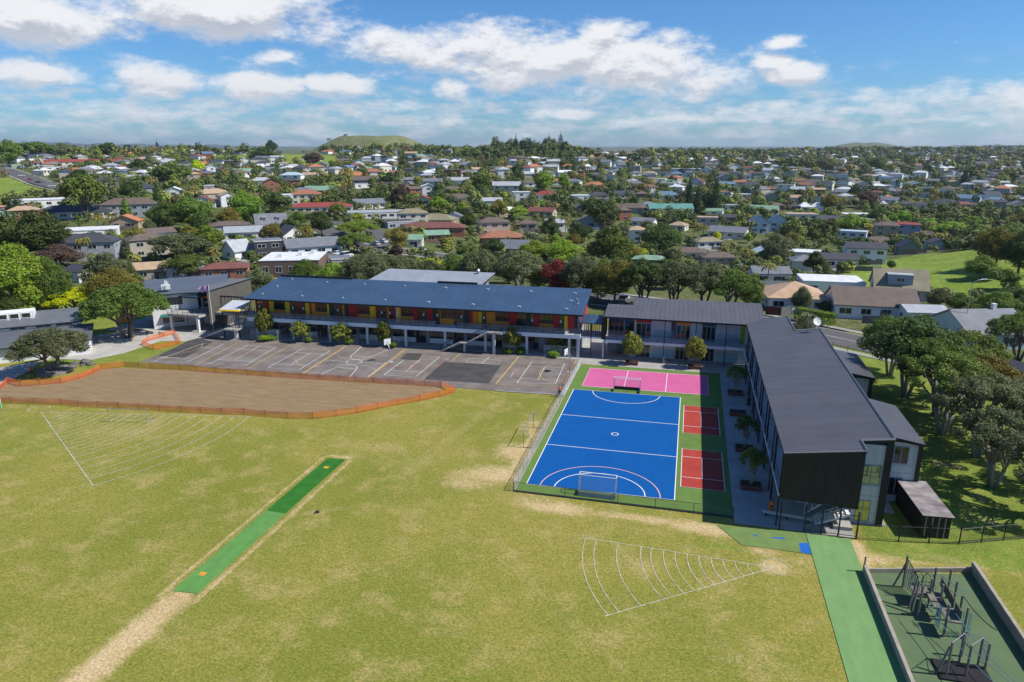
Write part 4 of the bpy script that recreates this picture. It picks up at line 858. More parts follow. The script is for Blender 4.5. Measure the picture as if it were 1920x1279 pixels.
wirefence('court_fence',[(-1.0,-1.75),(-1.12,43.6)],1.15,'low galvanised mesh fence along the left side of the blue court',galv,2.3,wm=mat('wire_mesh_light',(.55,.57,.58),.5,.1,2,alpha=.30))
wirefence('court_fence',[(-.95,-1.8),(9.9,-1.85),(21.1,-1.9)],1.05,'low dark mesh fence between the near court end and field',darkp,4.4,wm=mat('wire_mesh_dark',(.12,.16,.12),.5,.1,2,alpha=.16),kerb=dkc)
BF=lambda l:[G(*p) for p in l]
en=[('left of all, around the tallest young tree',[(545,630),(537.6,633),(520.7,639.5),(495,638),(471,636.7),(471,630)]),('around the second young tree',[(545,634),(569.5,642.3),(595.8,642.3),(608.9,635.8)]),('around the third young tree',[(619,636),(635.2,645.2),(669.9,647),(683.1,640.5)]),
    ('around the slim young tree behind the hoop',[(702,640),(693.4,647),(747.8,651.7),(759.1,645.2)]),('around the young tree right of the stair',[(942.1,657.4),(953.3,663.9),(991.8,661.1),(1000.2,655)]),('at the right end of the long block',[(1024,660),(1019.9,667.7),(1050,669.5),(1080.9,671.4)])]
for s_,l in en: wirefence('chain_link_pen',BF(l),1.9,'galvanised mesh pen '+s_,galv,1.3,cat='pen',group='mesh pens in front of the long block')
# palisade fence with gate
def palisade(pts,h,label):
    root=empty('palisade_fence',(*pts[0],0),0,label,'fence'); ox,oy=pts[0]
    for i in range(len(pts)-1):
        a=Vector((pts[i][0]-ox,pts[i][1]-oy,0)); b=Vector((pts[i+1][0]-ox,pts[i+1][1]-oy,0)); L_=(b-a).length
        n=max(1,round(L_/2.5))
        for k_ in range(0 if i==0 else 1,n+1): p=a.lerp(b,k_/n); MB().bar(p,p+Vector((0,0,h+.08)),.05,darkp,sq=True).build('post',root)
        f=MB()
        for zz_ in(.18,h-.2): f.bar(a+Vector((0,0,zz_)),b+Vector((0,0,zz_)),.025,darkp,sq=True)
        nb=int(L_/.13)
        for k_ in range(nb): p=a.lerp(b,(k_+.5)/nb); f.bar(p+Vector((0,0,.06)),p+Vector((0,0,h)),.012,darkp,n=3)
        f.build('pale_panel',root)
palisade([(31.95,-3.25),(35.6,-2.8),(40.84,-1.9),(47.1,.7),(58,4.6)],1.78,'black steel palisade fence from the school gate across the lawn')
gt=empty('school_gate',(25.2,-3.1,0),0,'tall black barred gate under the overhanging black end wall','gate')
for x in(.05,2.25,3.7,5.2,6.75): MB().box(x-.06,x+.06,-.06,.06,.04,2.75,darkp).build('post',gt)
for a,b in((2.3,3.65),(3.75,5.15),(5.25,6.7)):
    f=MB(); f.box(a,b,-.02,.02,.2,.25,darkp).box(a,b,-.02,.02,2.3,2.35,darkp)
    for k_ in range(int((b-a)/.12)): x=a+.06+k_*.12; f.bar((x,0,.1),(x,0,2.3),.011,darkp,n=3)
    f.build('gate_leaf',gt)
sbn=empty('bench',(23.9,-.6,0),R(-8),'long pale low bench on the shaded concrete near the gate','bench'); MB().box(0,4.6,-.2,.2,.38,.46,mat('bench_slab',(.62,.58,.50),.7,.1,1)).build('seat',sbn)
for x in(.4,2.3,4.2): MB().box(x-.08,x+.08,-.15,.15,.04,.38,darkp).build('leg',sbn)
# orange bin, dark bin
def bin_(x,y,m,label):
    r=empty('litter_bin',(x,y,.04),0,label,'bin'); f=MB(); f.bar((0,0,0),(0,0,.85),.26,m,n=12); f.build('body',r); f=MB(); f.bar((0,0,.85),(0,0,1.15),.24,m,r2=.15,n=12); f.build('lid',r); f=MB(); f.box(-.13,.13,-.28,-.2,.62,.8,darkp); f.build('slot',r)
bin_(*G(1445,960),mat('bin_orange',(.65,.16,.03),.5,.08,2),'orange litter bin in the shade near the gate'); bin_(*G(1403,760),darkp,'black litter bin beside the shaded wing posts'); bin_(*G(1245,681),mat('bin_grey',(.45,.42,.36),.6,.1,2),'pale grey bollard bin between the two sunlit planter trees')

# ------------------------------------------------------------ goals and hoops
def hockey(x0,x1,y,sgn,label,dk_=False):
    r=empty('hockey_goal',((x0+x1)/2,y,.075),0,label,'goal'); w_=(x1-x0)/2; h=2.14; d=sgn*1.25
    f=MB()
    for x in(-w_,w_):
        f.bar((x,0,0),(x,0,h),.05,whp,sq=True); f.bar((x,0,h),(x,d*.55,h-.02),.04,whp,sq=True); f.bar((x,d*.55,h),(x,d,.0),.035,galv,sq=True); f.bar((x,0,.05),(x,d,.05),.04,galv,sq=True)
    f.bar((-w_,0,h),(w_,0,h),.05,whp,sq=True); f.bar((-w_,d*.55,h),(w_,d*.55,h),.035,whp,sq=True); f.bar((-w_,d,.05),(w_,d,.05),.04,galv,sq=True); f.build('frame',r)
    bm=mat('goal_board',(.10,.13,.13),.6,.1,2) if not dk_ else darkp
    for x in(-w_,w_): MB().box(min(x,x+.04),max(x,x+.04),min(0,d),max(0,d),.04,.5,bm).build('side_board',r)
    MB().box(-w_,w_,min(d,d-.04*sgn),max(d,d-.04*sgn),.04,.5,bm if dk_ else mat('goal_board_grey',(.30,.36,.36),.6,.1,2)).build('back_board',r)
    f=MB(); f.add([(-w_,d*.57,h),(w_,d*.57,h),(w_,d,.5),(-w_,d,.5)],[(0,1,2,3)],mat('goal_net',(.35,.38,.4),.7,.1,2,alpha=.12)); f.build('net',r)
hockey(5.75,9.55,-.02,-1,'white framed hockey goal at the near end of the blue court'); hockey(5.85,9.65,31.75,1,'white framed hockey goal with dark boards before the pink court',True)
def soccer(a,b,h,dep,label,m=galv):
    a=Vector((*a,0)); b=Vector((*b,0)); r=empty('football_goal',a,0,label,'goal'); q=b-a; nn=Vector((-q.y,q.x,0)).normalized()*dep; H_=Vector((0,0,h)); f=MB()
    f.bar((0,0,0),H_,.045,m); f.bar(q,q+H_,.045,m); f.bar(H_,q+H_,.045,m); f.bar((0,0,.03),nn+Vector((0,0,.03)),.03,m); f.bar(q+Vector((0,0,.03)),q+nn+Vector((0,0,.03)),.03,m); f.bar(nn+Vector((0,0,.03)),q+nn+Vector((0,0,.03)),.03,m)
    f.bar(H_,nn*.35+H_,.03,m); f.bar(q+H_,q+nn*.35+H_,.03,m); f.bar(nn*.35+H_,nn,.03,m); f.bar(q+nn*.35+H_,q+nn,.03,m); f.build('frame',r)
soccer((-57.1,3.9),(-52.0,4.8),1.9,1.6,'small white framed goal standing on the painted throwing sector',galv); soccer((-2.7,15.6),(-2.5,9.3),2.15,1.3,'galvanised goal frame side on beside the court fence')
def hoop(x,y,label,ang):
    r=empty('netball_hoop',(x,y,.05),R(ang),label,'hoop'); f=MB(); f.bar((0,0,0),(0,0,3.2),.07,galv,n=8); f.bar((0,0,3.0),(.7,0,3.35),.05,galv); f.bar((0,0,2.3),(.7,0,3.0),.04,galv); f.build('post',r)
    MB().box(.7,.75,-.6,.6,2.85,3.85,whp).build('backboard',r); f=MB(); f.strip(arcp(1.05,0,.24,0,360,16),.05,3.05,darkp); f.bar((.75,0,3.04),(.82,0,3.04),.03,darkp); f.build('ring',r); MB().box(-.5,.5,-.4,.4,0,.07,conc).build('base',r)
hoop(-32.1,37.6,'basketball hoop post standing in the middle of the asphalt',140); hoop(-1.9,39.2,'basketball hoop post at the right asphalt edge by the kerb',165)
# court side posts shadows source: tall thin post
# planters with timber sides
tim=mat('planter_timber',(.16,.06,.045),.7,.2,2); soilp=mat('planter_soil',(.05,.035,.025),.95,.2,4); timl=mat('weathered_timber',(.165,.155,.125),.8,.2,1.5); timd=mat('grey_timber',(.10,.095,.08),.8,.2,2)
PLT=[(7.3,46.2,'sunlit timber planter box in front of the red lintel doors'),(17.4,46.5,'sunlit timber planter box in front of the orange lintel doors'),(23.2,35.0,'shaded timber planter box at the far end of the wing'),(23.1,26.6,'shaded empty timber planter box half way along the wing'),(23.2,14.8,'shaded timber planter box beside the near red court'),(23.25,5.0,'shaded timber planter box nearest the school gate')]
for x,y,l in PLT:
    r=empty('planter_box',(x,y,.04),0,l,'planter','timber planter boxes around the courts'); f=MB(); a,b=1.05,.7
    f.box(-a,a,-b,-b+.08,0,.5,tim).box(-a,a,b-.08,b,0,.5,tim).box(-a,-a+.08,-b+.08,b-.08,0,.5,tim).box(a-.08,a,-b+.08,b-.08,0,.5,tim); f.build('box',r); MB().box(-a+.08,a-.08,-b+.08,b-.08,.02,.4,soilp).build('soil',r)
# stone ring and rocks by the left tree, log seats
rk=mat('rock',(.13,.12,.11),.9,.3,2,bump=.5)
g_=G(103,697); r=empty('tree_ring',(g_[0],g_[1],0),0,'low round stone edged bed under the left playground tree','tree bed')
f=MB(); P1=arcp(0,0,2.6,0,360,24)[:-1]; f.prism(P1,.02,.42,mat('ring_stone',(.22,.20,.18),.9,.2,2),mat('gravel_bed',(.20,.18,.16),.95,.3,5)); f.build('ring',r)
def rock(x,y,s_,label):
    bm=bmesh.new(); bmesh.ops.create_icosphere(bm,subdivisions=2,radius=s_)
    rnd=random.Random(int(x*100)); 
    for v in bm.verts: v.co*=1+rnd.uniform(-.22,.22); v.co.z=max(v.co.z*.6,-.15)
    me_=bpy.data.meshes.new('rock'); bm.to_mesh(me_); bm.free(); me_.materials.append(rk); o=bpy.data.objects.new('rock',me_); col.objects.link(o); o.location=(x,y,s_*.25); tag(o,label,'rock','rocks beside the left playground tree')
for i,(p,l) in enumerate((((136,690),'grey boulder nearest the stone edged tree bed'),((142,683),'grey boulder behind the one by the tree bed'),((155,686),'small grey boulder between the two boulder piles'),((160,681),'large grey boulder in the right hand pile'),((170,684),'grey boulder at the right end of the pile'))): rock(*G(*p),[.7,.6,.4,.8,.7][i],l)
for i,(a,b) in enumerate((((247,619.5),(262,622)),((273,624),(288,627)),((298,626.5),(309,630)))):
    a=G(*a);b=G(*b); r=empty('log_seat',(a[0],a[1],0),0,['log seat at the left along the office path','log seat in the middle along the office path','log seat nearest the office along the path'][i],'seat'); f=MB(); f.bar((0,0,.38),(b[0]-a[0],b[1]-a[1],.38),.12,timd,n=8); f.build('seat',r)
    for t in(.15,.85): MB().bar(((b[0]-a[0])*t,(b[1]-a[1])*t,0),((b[0]-a[0])*t,(b[1]-a[1])*t,.34),.1,timd,n=6).build('leg',r)
# small white and green board at the left edge
g_=G(1,772); r=empty('field_board',(g_[0],g_[1],0),R(70),'white and green board standing at the left edge of the field','board'); MB().box(-1.6,.25,-.04,.04,.5,2.9,whp).build('board',r); MB().box(-1.55,.2,-.055,-.042,.5,1.5,mat('board_green',(.03,.30,.08),.6,.1,2)).build('green_stripe',r)
for x in(-1.4,.1): MB().bar((x,.06,0),(x,.06,2.6),.05,galv).build('leg',r)
# ------------------------------------------------------------ shed, playground
sh=empty('storage_shed',(37.75,-1.3,0),R(4),'long black timber shed with a rusty grey flat roof by the fence','shed')
MB().box(0,2.45,0,6.6,0,2.25,blk).build('wall',sh); f=MB(); slab(f,[(-.12,-.3),(2.6,-.3),(2.6,6.8),(-.12,6.8)],lambda x,y:2.35+.02*y,.1,mat('shed_roof',(.20,.17,.165),.8,.35,.8,rgb2=(.26,.235,.23)),dark); f.build('roof',sh)
for i in range(4): MB().box(.3+i*.55,.36+i*.55,-.06,-.0,.1,2.1,galv).build('door_rail',sh)
pgm=mat('rubber_green',(.098,.145,.068),.9,.1,.5); sheet('play_surface',[(31.6,-45),(40.4,-45),(40.4,-6.8),(31.55,-8.8)],.03,pgm,'dull green rubber surface of the adventure playground')
cw=mat('timber_edging',(.33,.29,.235),.85,.15,1)
pw=empty('playground_wall',(31.5,-8.75,0),0,'weathered timber retaining edge around the adventure playground','low wall')
def wallseg(a,b,t,h,nm='wall_board'):
    a=Vector((a[0]-31.5,a[1]+8.75)); b=Vector((b[0]-31.5,b[1]+8.75)); nn=Vector((-(b-a).y,(b-a).x)).normalized()*t/2; MB().prism([(a-nn)[:],(b-nn)[:],(b+nn)[:],(a+nn)[:]],0,h,cw).build(nm,pw)
wallseg((31.55,-45),(31.5,-8.6),.26,.72); wallseg((31.7,-8.75),(40.4,-6.4),.16,.42); wallseg((40.45,-6.3),(40.5,-45),.26,.95)
pf=empty('climbing_frame',(34,-12,0),0,'timber post climbing frame with decks, rope nets and blue ropes','climbing frame')
P_=lambda a,b:(G(1560+a/4.583,1000+b/4.583)[0]-34,G(1560+a/4.583,1000+b/4.583)[1]+12)
def post(root,a,b,h,lean=None):
    p=P_(a,b); q=(p[0]+(lean[0] if lean else 0),p[1]+(lean[1] if lean else 0)); MB().bar((*p,0),(*q,h),.085,timl,n=8).build('post',root); return (*p,h)
def rope(f,pts,m,r=.02): f.line(pts,r,m,n=5)
A1=post(pf,605,465,2.95); B1=post(pf,655,650,2.6,(.55,.7)); post(pf,522,460,2.3,(.75,.1)); post(pf,680,695,2.4,(.5,.9))
C1=post(pf,735,715,2.75); C2=post(pf,820,640,2.6); C3=post(pf,905,720,2.9); C4=post(pf,955,890,2.8); C5=post(pf,980,560,2.7); C6=post(pf,1035,640,2.4); C7=post(pf,1080,760,2.3); C8=post(pf,1120,900,2.6); C9=post(pf,850,560,2.8)
rb=mat('rope_blue',(.10,.28,.36),.7,.15,4); rg=mat('rope_grey',(.13,.17,.15),.8,.15,4)
a=Vector((*P_(605,465),0)); b=Vector((*P_(715,560),0)); f=MB(); f.bar(a+Vector((0,0,2.7)),b+Vector((0,0,1.9)),.05,timd)
for i in range(9): t=i/8; p=a.lerp(b,t); rope(f,[p+Vector((0,0,.15)),p+Vector((0,0,2.65-.8*t))],rg,.026)
for j in range(8): z_=.25+j*.3; rope(f,[a+Vector((0,0,z_)),b+Vector((0,0,min(z_,1.9)))],rg,.026)
f.build('climbing_net',pf)
def deck(root,poly,z):
    Pp=[P_(*p) for p in poly]; c=(sum(p[0] for p in Pp)/len(Pp),sum(p[1] for p in Pp)/len(Pp)); MB().prism(Pp,z-.1,z,timl).build('deck',root)
def deckw(root,u0,u1,v0,v1,z): MB().box(u0-34,u1-34,v0+12,v1+12,z-.1,z,timl).build('deck',root)
deckw(pf,34.1,35.7,-12.7,-11.3,1.15); deckw(pf,35.0,36.0,-14.6,-12.5,1.35); deckw(pf,35.3,36.3,-16.4,-14.7,1.5)
for v0,v1 in((-14.4,-13.2),(-13.1,-11.6),(-16,-14.8)): MB().box(2.25,2.33,v0+12,v1+12,1.45,2.2,timd).build('side_board',pf)
f=MB()
for v in(-11.3,-12.7):
    for i in range(6): x=.2+i*.28; f.bar((x,v+12,1.2),(x,v+12,1.95),.02,galv,n=4)
    f.line([(.1,v+12,1.95),(.5,v+12,2.25),(1.2,v+12,2.25),(1.6,v+12,1.95)],.025,darkp)
for k_,x0 in((0,.2),(1,1.0)): f.line([(x0+.45*math.cos(R(180-18*i))+.4,-.15+.6,1.3+1.15*math.sin(R(18*i))) for i in range(11)],.025,darkp)
f.build('hand_rail',pf)
f=MB(); f.bar((*P_(900,540),1.9),(*P_(1060,660),1.95),.04,galv); f.bar((*P_(890,580),1.7),(*P_(1050,700),1.75),.04,galv); f.bar((*P_(1050,660),1.95),(*P_(1160,690),1.9),.03,rb); f.build('slide_rail',pf)
f=MB()
for (a,b) in(((880,800),(915,830)),((1110,860),(1170,900))):
    p=P_(*a); q=P_(*b)
    for i in range(4): t=i/3; x=p[0]+(q[0]-p[0])*t; y=p[1]+(q[1]-p[1])*t; rope(f,[(x,y,.1),(x+.1*math.sin(i),y+.2,1.9)],rb,.022)
    for j in range(8): rope(f,[(p[0],p[1],.2+j*.22),(q[0],q[1],.22+j*.23+.05*math.sin(j))],rb,.018)
f.build('rope_ladder',pf)
f=MB(); p=P_(1160,840); f.line([(p[0]+.15*i-.2, p[1]+1.4-i*.42+.0, 2.2-.22*i+.02*i*i) for i in range(9)],.035,darkp); f.build('slide_bar',pf)
pg2=empty('climbing_frame',(35,-19.5,0),0,'nearer timber climbing frame with blue ropes and dark mat floor','climbing frame')
P2=lambda a,b:(G(1560+a/4.583,1000+b/4.583)[0]-35,G(1560+a/4.583,1000+b/4.583)[1]+19.5)
tp=[]
for a,b,h in((980,1225,2.7),(1090,1110,2.4),(1145,1240,2.6),(1250,1140,2.3),(1310,1180,2.2),(1110,1060,2.1)):
    p=P2(a,b); MB().bar((*p,0),(*p,h),.085,timl,n=8).build('post',pg2); tp.append((*p,h))
p=P2(900,1205); MB().bar((*p,0),(*P2(975,1180),2.0),.08,timl,n=8).build('post',pg2)
MB().box(-1.3,2.0,-1.6,.4,.02,.16,mat('dark_mat',(.02,.018,.02),.9,.2,3)).build('mat_floor',pg2)
f=MB()
for i in range(len(tp)-1): f.bar(tp[i],tp[i+1],.025,galv)
for i in range(8): a=Vector(tp[3]).lerp(Vector(tp[4]),i/7); f.bar((a.x,a.y,.4+i*.0),(a.x,a.y,2.1),.014,galv,n=4)
for j in range(6): f.bar((tp[3][0],tp[3][1],.5+j*.28),(tp[4][0],tp[4][1],.5+j*.28),.016,galv,n=4)
f.build('climbing_bars',pg2)
f=MB()
for k_,(s0,e0) in enumerate((((-.7,4.6,1.9),(1.0,-5.5,2.6)),((.1,4.9,1.7),(1.9,-5.0,2.6)),((.9,3.5,2.0),(3.0,-5.0,2.0)))):
    s0=Vector(s0); e0=Vector(e0); rope(f,[s0.lerp(e0,i/12)+Vector((0,0,-.5*math.sin(math.pi*i/12))) for i in range(13)],rb if k_%2==0 else galv,.025)
f.build('rope_bridge',pg2)
g_=G(1618.9,1073.1); MB_=MB().bar((g_[0],g_[1],0),(g_[0],g_[1],1.5),.07,timl,n=8).build('marker_post'); tag(MB_,'single short timber post at the near corner of the playground edge','post')
# yellow grass tufts / plantings are added with the vegetation
# ------------------------------------------------------------ vegetation library
def leafmat(name,c1,c2,c3=None):
    m=bpy.data.materials.new('leaves_'+name); m.use_nodes=True; t=m.node_tree; t.nodes.clear()
    o=t.nodes.new('ShaderNodeOutputMaterial'); g=t.nodes.new('ShaderNodeNewGeometry'); oi=t.nodes.new('ShaderNodeObjectInfo'); tcn=t.nodes.new('ShaderNodeTexCoord')
    nz=t.nodes.new('ShaderNodeTexNoise'); nz.inputs['Scale'].default_value=.45; nz.inputs['Detail'].default_value=3; t.links.new(g.outputs['Position'],nz.inputs['Vector'])
    a=t.nodes.new('ShaderNodeMath'); a.operation='MULTIPLY_ADD'; t.links.new(g.outputs['Random Per Island'],a.inputs[0]); a.inputs[1].default_value=.45
    b=t.nodes.new('ShaderNodeMath'); b.operation='MULTIPLY_ADD'; t.links.new(nz.outputs['Fac'],b.inputs[0]); b.inputs[1].default_value=1.5; b.inputs[2].default_value=-.5; t.links.new(b.outputs[0],a.inputs[2])
    mx_=t.nodes.new('ShaderNodeMix'); mx_.data_type='RGBA'; mx_.clamp_factor=True; mx_.inputs[6].default_value=(*c1,1); mx_.inputs[7].default_value=(*c2,1); t.links.new(a.outputs[0],mx_.inputs[0])
    hs=t.nodes.new('ShaderNodeHueSaturation'); t.links.new(mx_.outputs[2],hs.inputs['Color'])
    r1=t.nodes.new('ShaderNodeMapRange'); r1.inputs[3].default_value=.485; r1.inputs[4].default_value=.515; t.links.new(oi.outputs['Random'],r1.inputs[0]); t.links.new(r1.outputs[0],hs.inputs['Hue'])
    r2=t.nodes.new('ShaderNodeMath'); r2.operation='FRACT'; r3=t.nodes.new('ShaderNodeMath'); r3.operation='MULTIPLY'; t.links.new(oi.outputs['Random'],r3.inputs[0]); r3.inputs[1].default_value=7.31; t.links.new(r3.outputs[0],r2.inputs[0])
    r4=t.nodes.new('ShaderNodeMapRange'); r4.inputs[3].default_value=.85; r4.inputs[4].default_value=1.4; t.links.new(r2.outputs[0],r4.inputs[0]); t.links.new(r4.outputs[0],hs.inputs['Value'])
    d=t.nodes.new('ShaderNodeBsdfPrincipled'); d.inputs['Roughness'].default_value=.6; d.inputs['Specular IOR Level'].default_value=.22; t.links.new(hs.outputs[0],d.inputs['Base Color'])
    tr=t.nodes.new('ShaderNodeBsdfTranslucent'); t.links.new(hs.outputs[0],tr.inputs['Color']); ms=t.nodes.new('ShaderNodeMixShader'); ms.inputs[0].default_value=.34
    t.links.new(d.outputs[0],ms.inputs[1]); t.links.new(tr.outputs[0],ms.inputs[2]); t.links.new(ms.outputs[0],o.inputs[0]); return m
LC={'dg':leafmat('dark_green',(0.040,0.070,0.016),(0.112,0.160,0.036)),'mg':leafmat('mid_green',(0.066,0.109,0.018),(0.178,0.243,0.045)),'lg':leafmat('bright_green',(0.112,0.186,0.018),(0.277,0.397,0.039)),
 'ol':leafmat('olive_grey',(0.079,0.100,0.038),(0.218,0.237,0.106)),'yl':leafmat('yellow',(0.290,0.358,0.007),(0.686,0.691,0.017)),'rd':leafmat('red_flower',(0.112,0.038,0.022),(0.356,0.058,0.039)),
 'pu':leafmat('purple_brown',(0.073,0.049,0.036),(0.165,0.109,0.073)),'bl':leafmat('blue_green',(0.029,0.058,0.025),(0.079,0.122,0.050)),'au':leafmat('yellow_olive',(0.112,0.109,0.020),(0.317,0.269,0.050)),'pl':leafmat('young_yellow_green',(.095,.110,.018),(.30,.31,.055))}
LCN={'dg':'dark green','mg':'mid green','lg':'bright green','ol':'grey green','yl':'yellow','rd':'red flowering','pu':'purple brown','bl':'blackish green','au':'olive yellow','pl':'yellow green'}
barkm=mat('bark_grey',(.17,.145,.115),.9,.25,3); barkd=mat('bark_brown',(.075,.058,.042),.9,.25,3); barkp=mat('bark_pale',(.30,.28,.24),.9,.25,2)
rng=np.random.default_rng(11)
def quads(P,Nn,size,asp=.62,rng=rng):
    n=len(P); a=rng.normal(size=(n,3)); a-= (a*Nn).sum(1,keepdims=True)*Nn; a/=np.linalg.norm(a,axis=1,keepdims=True)+1e-9; b=np.cross(Nn,a)
    s=(size*(.6+.8*rng.random(n)))[:,None] if np.isscalar(size) else (size*(.6+.8*rng.random(n)))[:,None]
    a=a*s; b=b*s*asp; c=.35*s*Nn
    return np.stack([P-a-b*.3,P+b+c*.0-a*.1,P+a+c*.4,P-b-a*.05],1).reshape(-1,3)
def mesh_from_quads(name,V,m=None,extra=None):
    n=len(V)//4; me_=bpy.data.meshes.new(name); me_.vertices.add(len(V)); me_.vertices.foreach_set('co',V.astype(np.float32).ravel())
    me_.loops.add(len(V)); me_.loops.foreach_set('vertex_index',np.arange(len(V),dtype=np.int32)); me_.polygons.add(n); me_.polygons.foreach_set('loop_start',np.arange(0,len(V),4,dtype=np.int32))
    me_.update(calc_edges=True)
    if m: me_.materials.append(m)
    return me_
def shell(lobes,n,jit=.16,inner=.25,up=.25,rng=rng,rgh=.55):
    """points on lobe surfaces, thinned where buried in another lobe"""
    L_=np.array(lobes); ar=(L_[:,3]*L_[:,4]+L_[:,4]*L_[:,5]+L_[:,3]*L_[:,5]); k=rng.choice(len(L_),size=int(n*1.7),p=ar/ar.sum())
    d=rng.normal(size=(len(k),3)); d/=np.linalg.norm(d,axis=1,keepdims=True); r=1-np.abs(rng.normal(size=len(k)))*jit; r=np.where(rng.random(len(k))<inner,rng.random(len(k))**.5*.9,r)
    bump=1+.10*np.sin(d[:,0]*7+k)+.10*np.sin(d[:,1]*8+2*k)+.08*np.sin(d[:,2]*9+k*3)
    P=L_[k,:3]+d*L_[k,3:6]*(r*bump)[:,None]
    keep=np.ones(len(k),bool)
    for j in range(len(L_)):
        q=(((P-L_[j,:3])/L_[j,3:6])**2).sum(1); keep&=~((k!=j)&(q<.45))
    P,d=P[keep][:n],d[keep][:n]
    Nn=d*.75+rng.normal(size=d.shape)*rgh; Nn[:,2]+=up; Nn/=np.linalg.norm(Nn,axis=1,keepdims=True)
    return P,Nn
def lobes_for(kind,rng):
    Lb=[]
    if kind=='round':
        for i in range(15):
            a=i*2.4+rng.random(); t=rng.random(); rr=.30*math.sqrt(t); z=.60+.20*(rng.random()-.5)*2-(.25*t if rng.random()<.5 else -.10*(1-t)); r=.13+.08*rng.random()
            Lb.append((rr*math.cos(a),rr*math.sin(a),min(z,.84),r,r,r*.85))
        Lb.append((0,0,.60,.26,.26,.24)); Lb.append((.05,.02,.83,.15,.15,.12))
    elif kind=='spread':
        for i in range(24):
            a=i*2.4+rng.random()*.6; t=(i+.5)/24; rr=.40*math.sqrt(t); z=.80-.30*t**1.3+.07*(rng.random()-.5); r=.095+.05*rng.random()
            Lb.append((rr*math.cos(a),rr*math.sin(a),z,r,r,r*.85))
    elif kind=='open':
        for i in range(30):
            a=i*2.4+rng.random()*.8; t=(i+.5)/30; rr=.44*math.sqrt(t); z=.86-.26*t**1.2+.14*(rng.random()-.5); r=.055+.04*rng.random()
            Lb.append((rr*math.cos(a),rr*math.sin(a),z,r*1.2,r*1.2,r*.8))
    elif kind=='column':
        for i in range(16):
            z=.10+.84*(i/15); w_=.40*math.sin(math.pi*min(1,(z*.95+.08)))**.6*(1.02-z*.6); a=i*2.4
            Lb.append((.14*w_*2*math.cos(a),.14*w_*2*math.sin(a),z,w_*.8,w_*.8,.09))
    elif kind=='cone':
        for i in range(17):
            z=.10+.86*(i/16); w_=.46*(1.02-z)**.8+.02; 
            for k_ in range(3 if z<.75 else 1):
                a=i*1.3+k_*2.1; Lb.append((w_*.5*math.cos(a)*(z<.75),w_*.5*math.sin(a)*(z<.75),z,w_*.62,w_*.62,.055))
    elif kind=='shrub':
        for i in range(10):
            a=i*2.4; rr=.28*math.sqrt(rng.random()); r=.17+.08*rng.random(); Lb.append((rr*math.cos(a),rr*math.sin(a),.35+.3*rng.random(),r,r,r*1.4))
    elif kind=='young':
        for i in range(18):
            t=i/17; z=.33+.56*t; w_=.42*(math.sin(math.pi*(.22+.70*t)))**.7; a=i*2.4+rng.random(); Lb.append((w_*.6*math.cos(a),w_*.6*math.sin(a),z,w_*.55,w_*.55,.11))
    return Lb
def trunk_mesh(kind,Lb,m,name='trunk',multi=False,rr=.022):
    f=MB()
    if kind in('column','cone'): f.bar((0,0,-.02),(0,0,.9),.02,m,r2=.004,n=7)
    elif kind=='shrub':
        for l in Lb[:4]: f.bar((0,0,-.02),(l[0],l[1],l[2]),.015,m,r2=.006,n=5)
    elif kind=='young':
        f.bar((0,0,-.02),(0,0,.8),.016,m,r2=.006,n=6)
        for l in Lb[::3]: f.bar((0,0,l[2]-.08),(l[0],l[1],l[2]),.007,m,r2=.003,n=4)
    else:
        stems=[(0,0)] if not multi else [(.05,.02),(-.05,.03),(.0,-.06)]
        for si,(sx,sy) in enumerate(stems):
            fk=Vector((sx*1.6,sy*1.6,.30 if not multi else .24+.05*si)); f.bar((sx*.4,sy*.4,-.02),fk,rr*1.3/ (1 if not multi else 1.4),m,r2=rr*.95,n=8)
            LL=sorted(Lb,key=lambda l:-l[3])[:10] if not multi else [l for i,l in enumerate(Lb) if i%3==si]
            for l in LL:
                e=Vector(l[:3]); mid=fk.lerp(e,.5)+Vector((0,0,.05 if multi else .03)); f.bar(fk,mid,rr*.62,m,r2=rr*.4,n=5); f.bar(mid,e,rr*.4,m,r2=rr*.15,n=4)
    me_=bpy.data.meshes.new(name); me_.from_pydata(f.v,[],f.f); me_.materials.append(m); me_.polygons.foreach_set('use_smooth',[True]*len(f.f)); me_.update(); return me_
ARC={}
def arch(kind,lod,seed):
    key=(kind,lod,seed)
    if key in ARC: return ARC[key]
    r_=np.random.default_rng(abs(hash((kind,seed)))%99991 if False else sum(ord(c) for c in kind)*31+seed)
    Lb=lobes_for(kind if kind!='pohut' else 'spread',r_)
    n,s={'X':(19000,.0125),'N':(8500,.0185),'M':(3000,.031),'F':(900,.052)}[lod]
    if kind=='open': n=int(n*.62)
    if kind=='young': n,s={'N':(2600,.040),'M':(1500,.05),'F':(500,.08)}[lod]
    if kind in('column','cone'): s*=.8
    P,Nn=shell(Lb,n,jit=.18 if kind!='cone' else .3,inner=.2,up=.3,rng=r_,rgh={'X':.55,'N':.48,'M':.38,'F':.28}[lod])
    V=quads(P,Nn,s,rng=r_); me_=mesh_from_quads('crown_'+kind,V,LC['mg'])
    tm=trunk_mesh('spread' if kind in('pohut','open') else kind,Lb,{'pohut':barkp,'open':barkp}.get(kind,barkm),multi=(kind in('pohut','spread','open')),rr=.02 if kind!='open' else .023)
    ARC[key]=(me_,tm); return ARC[key]
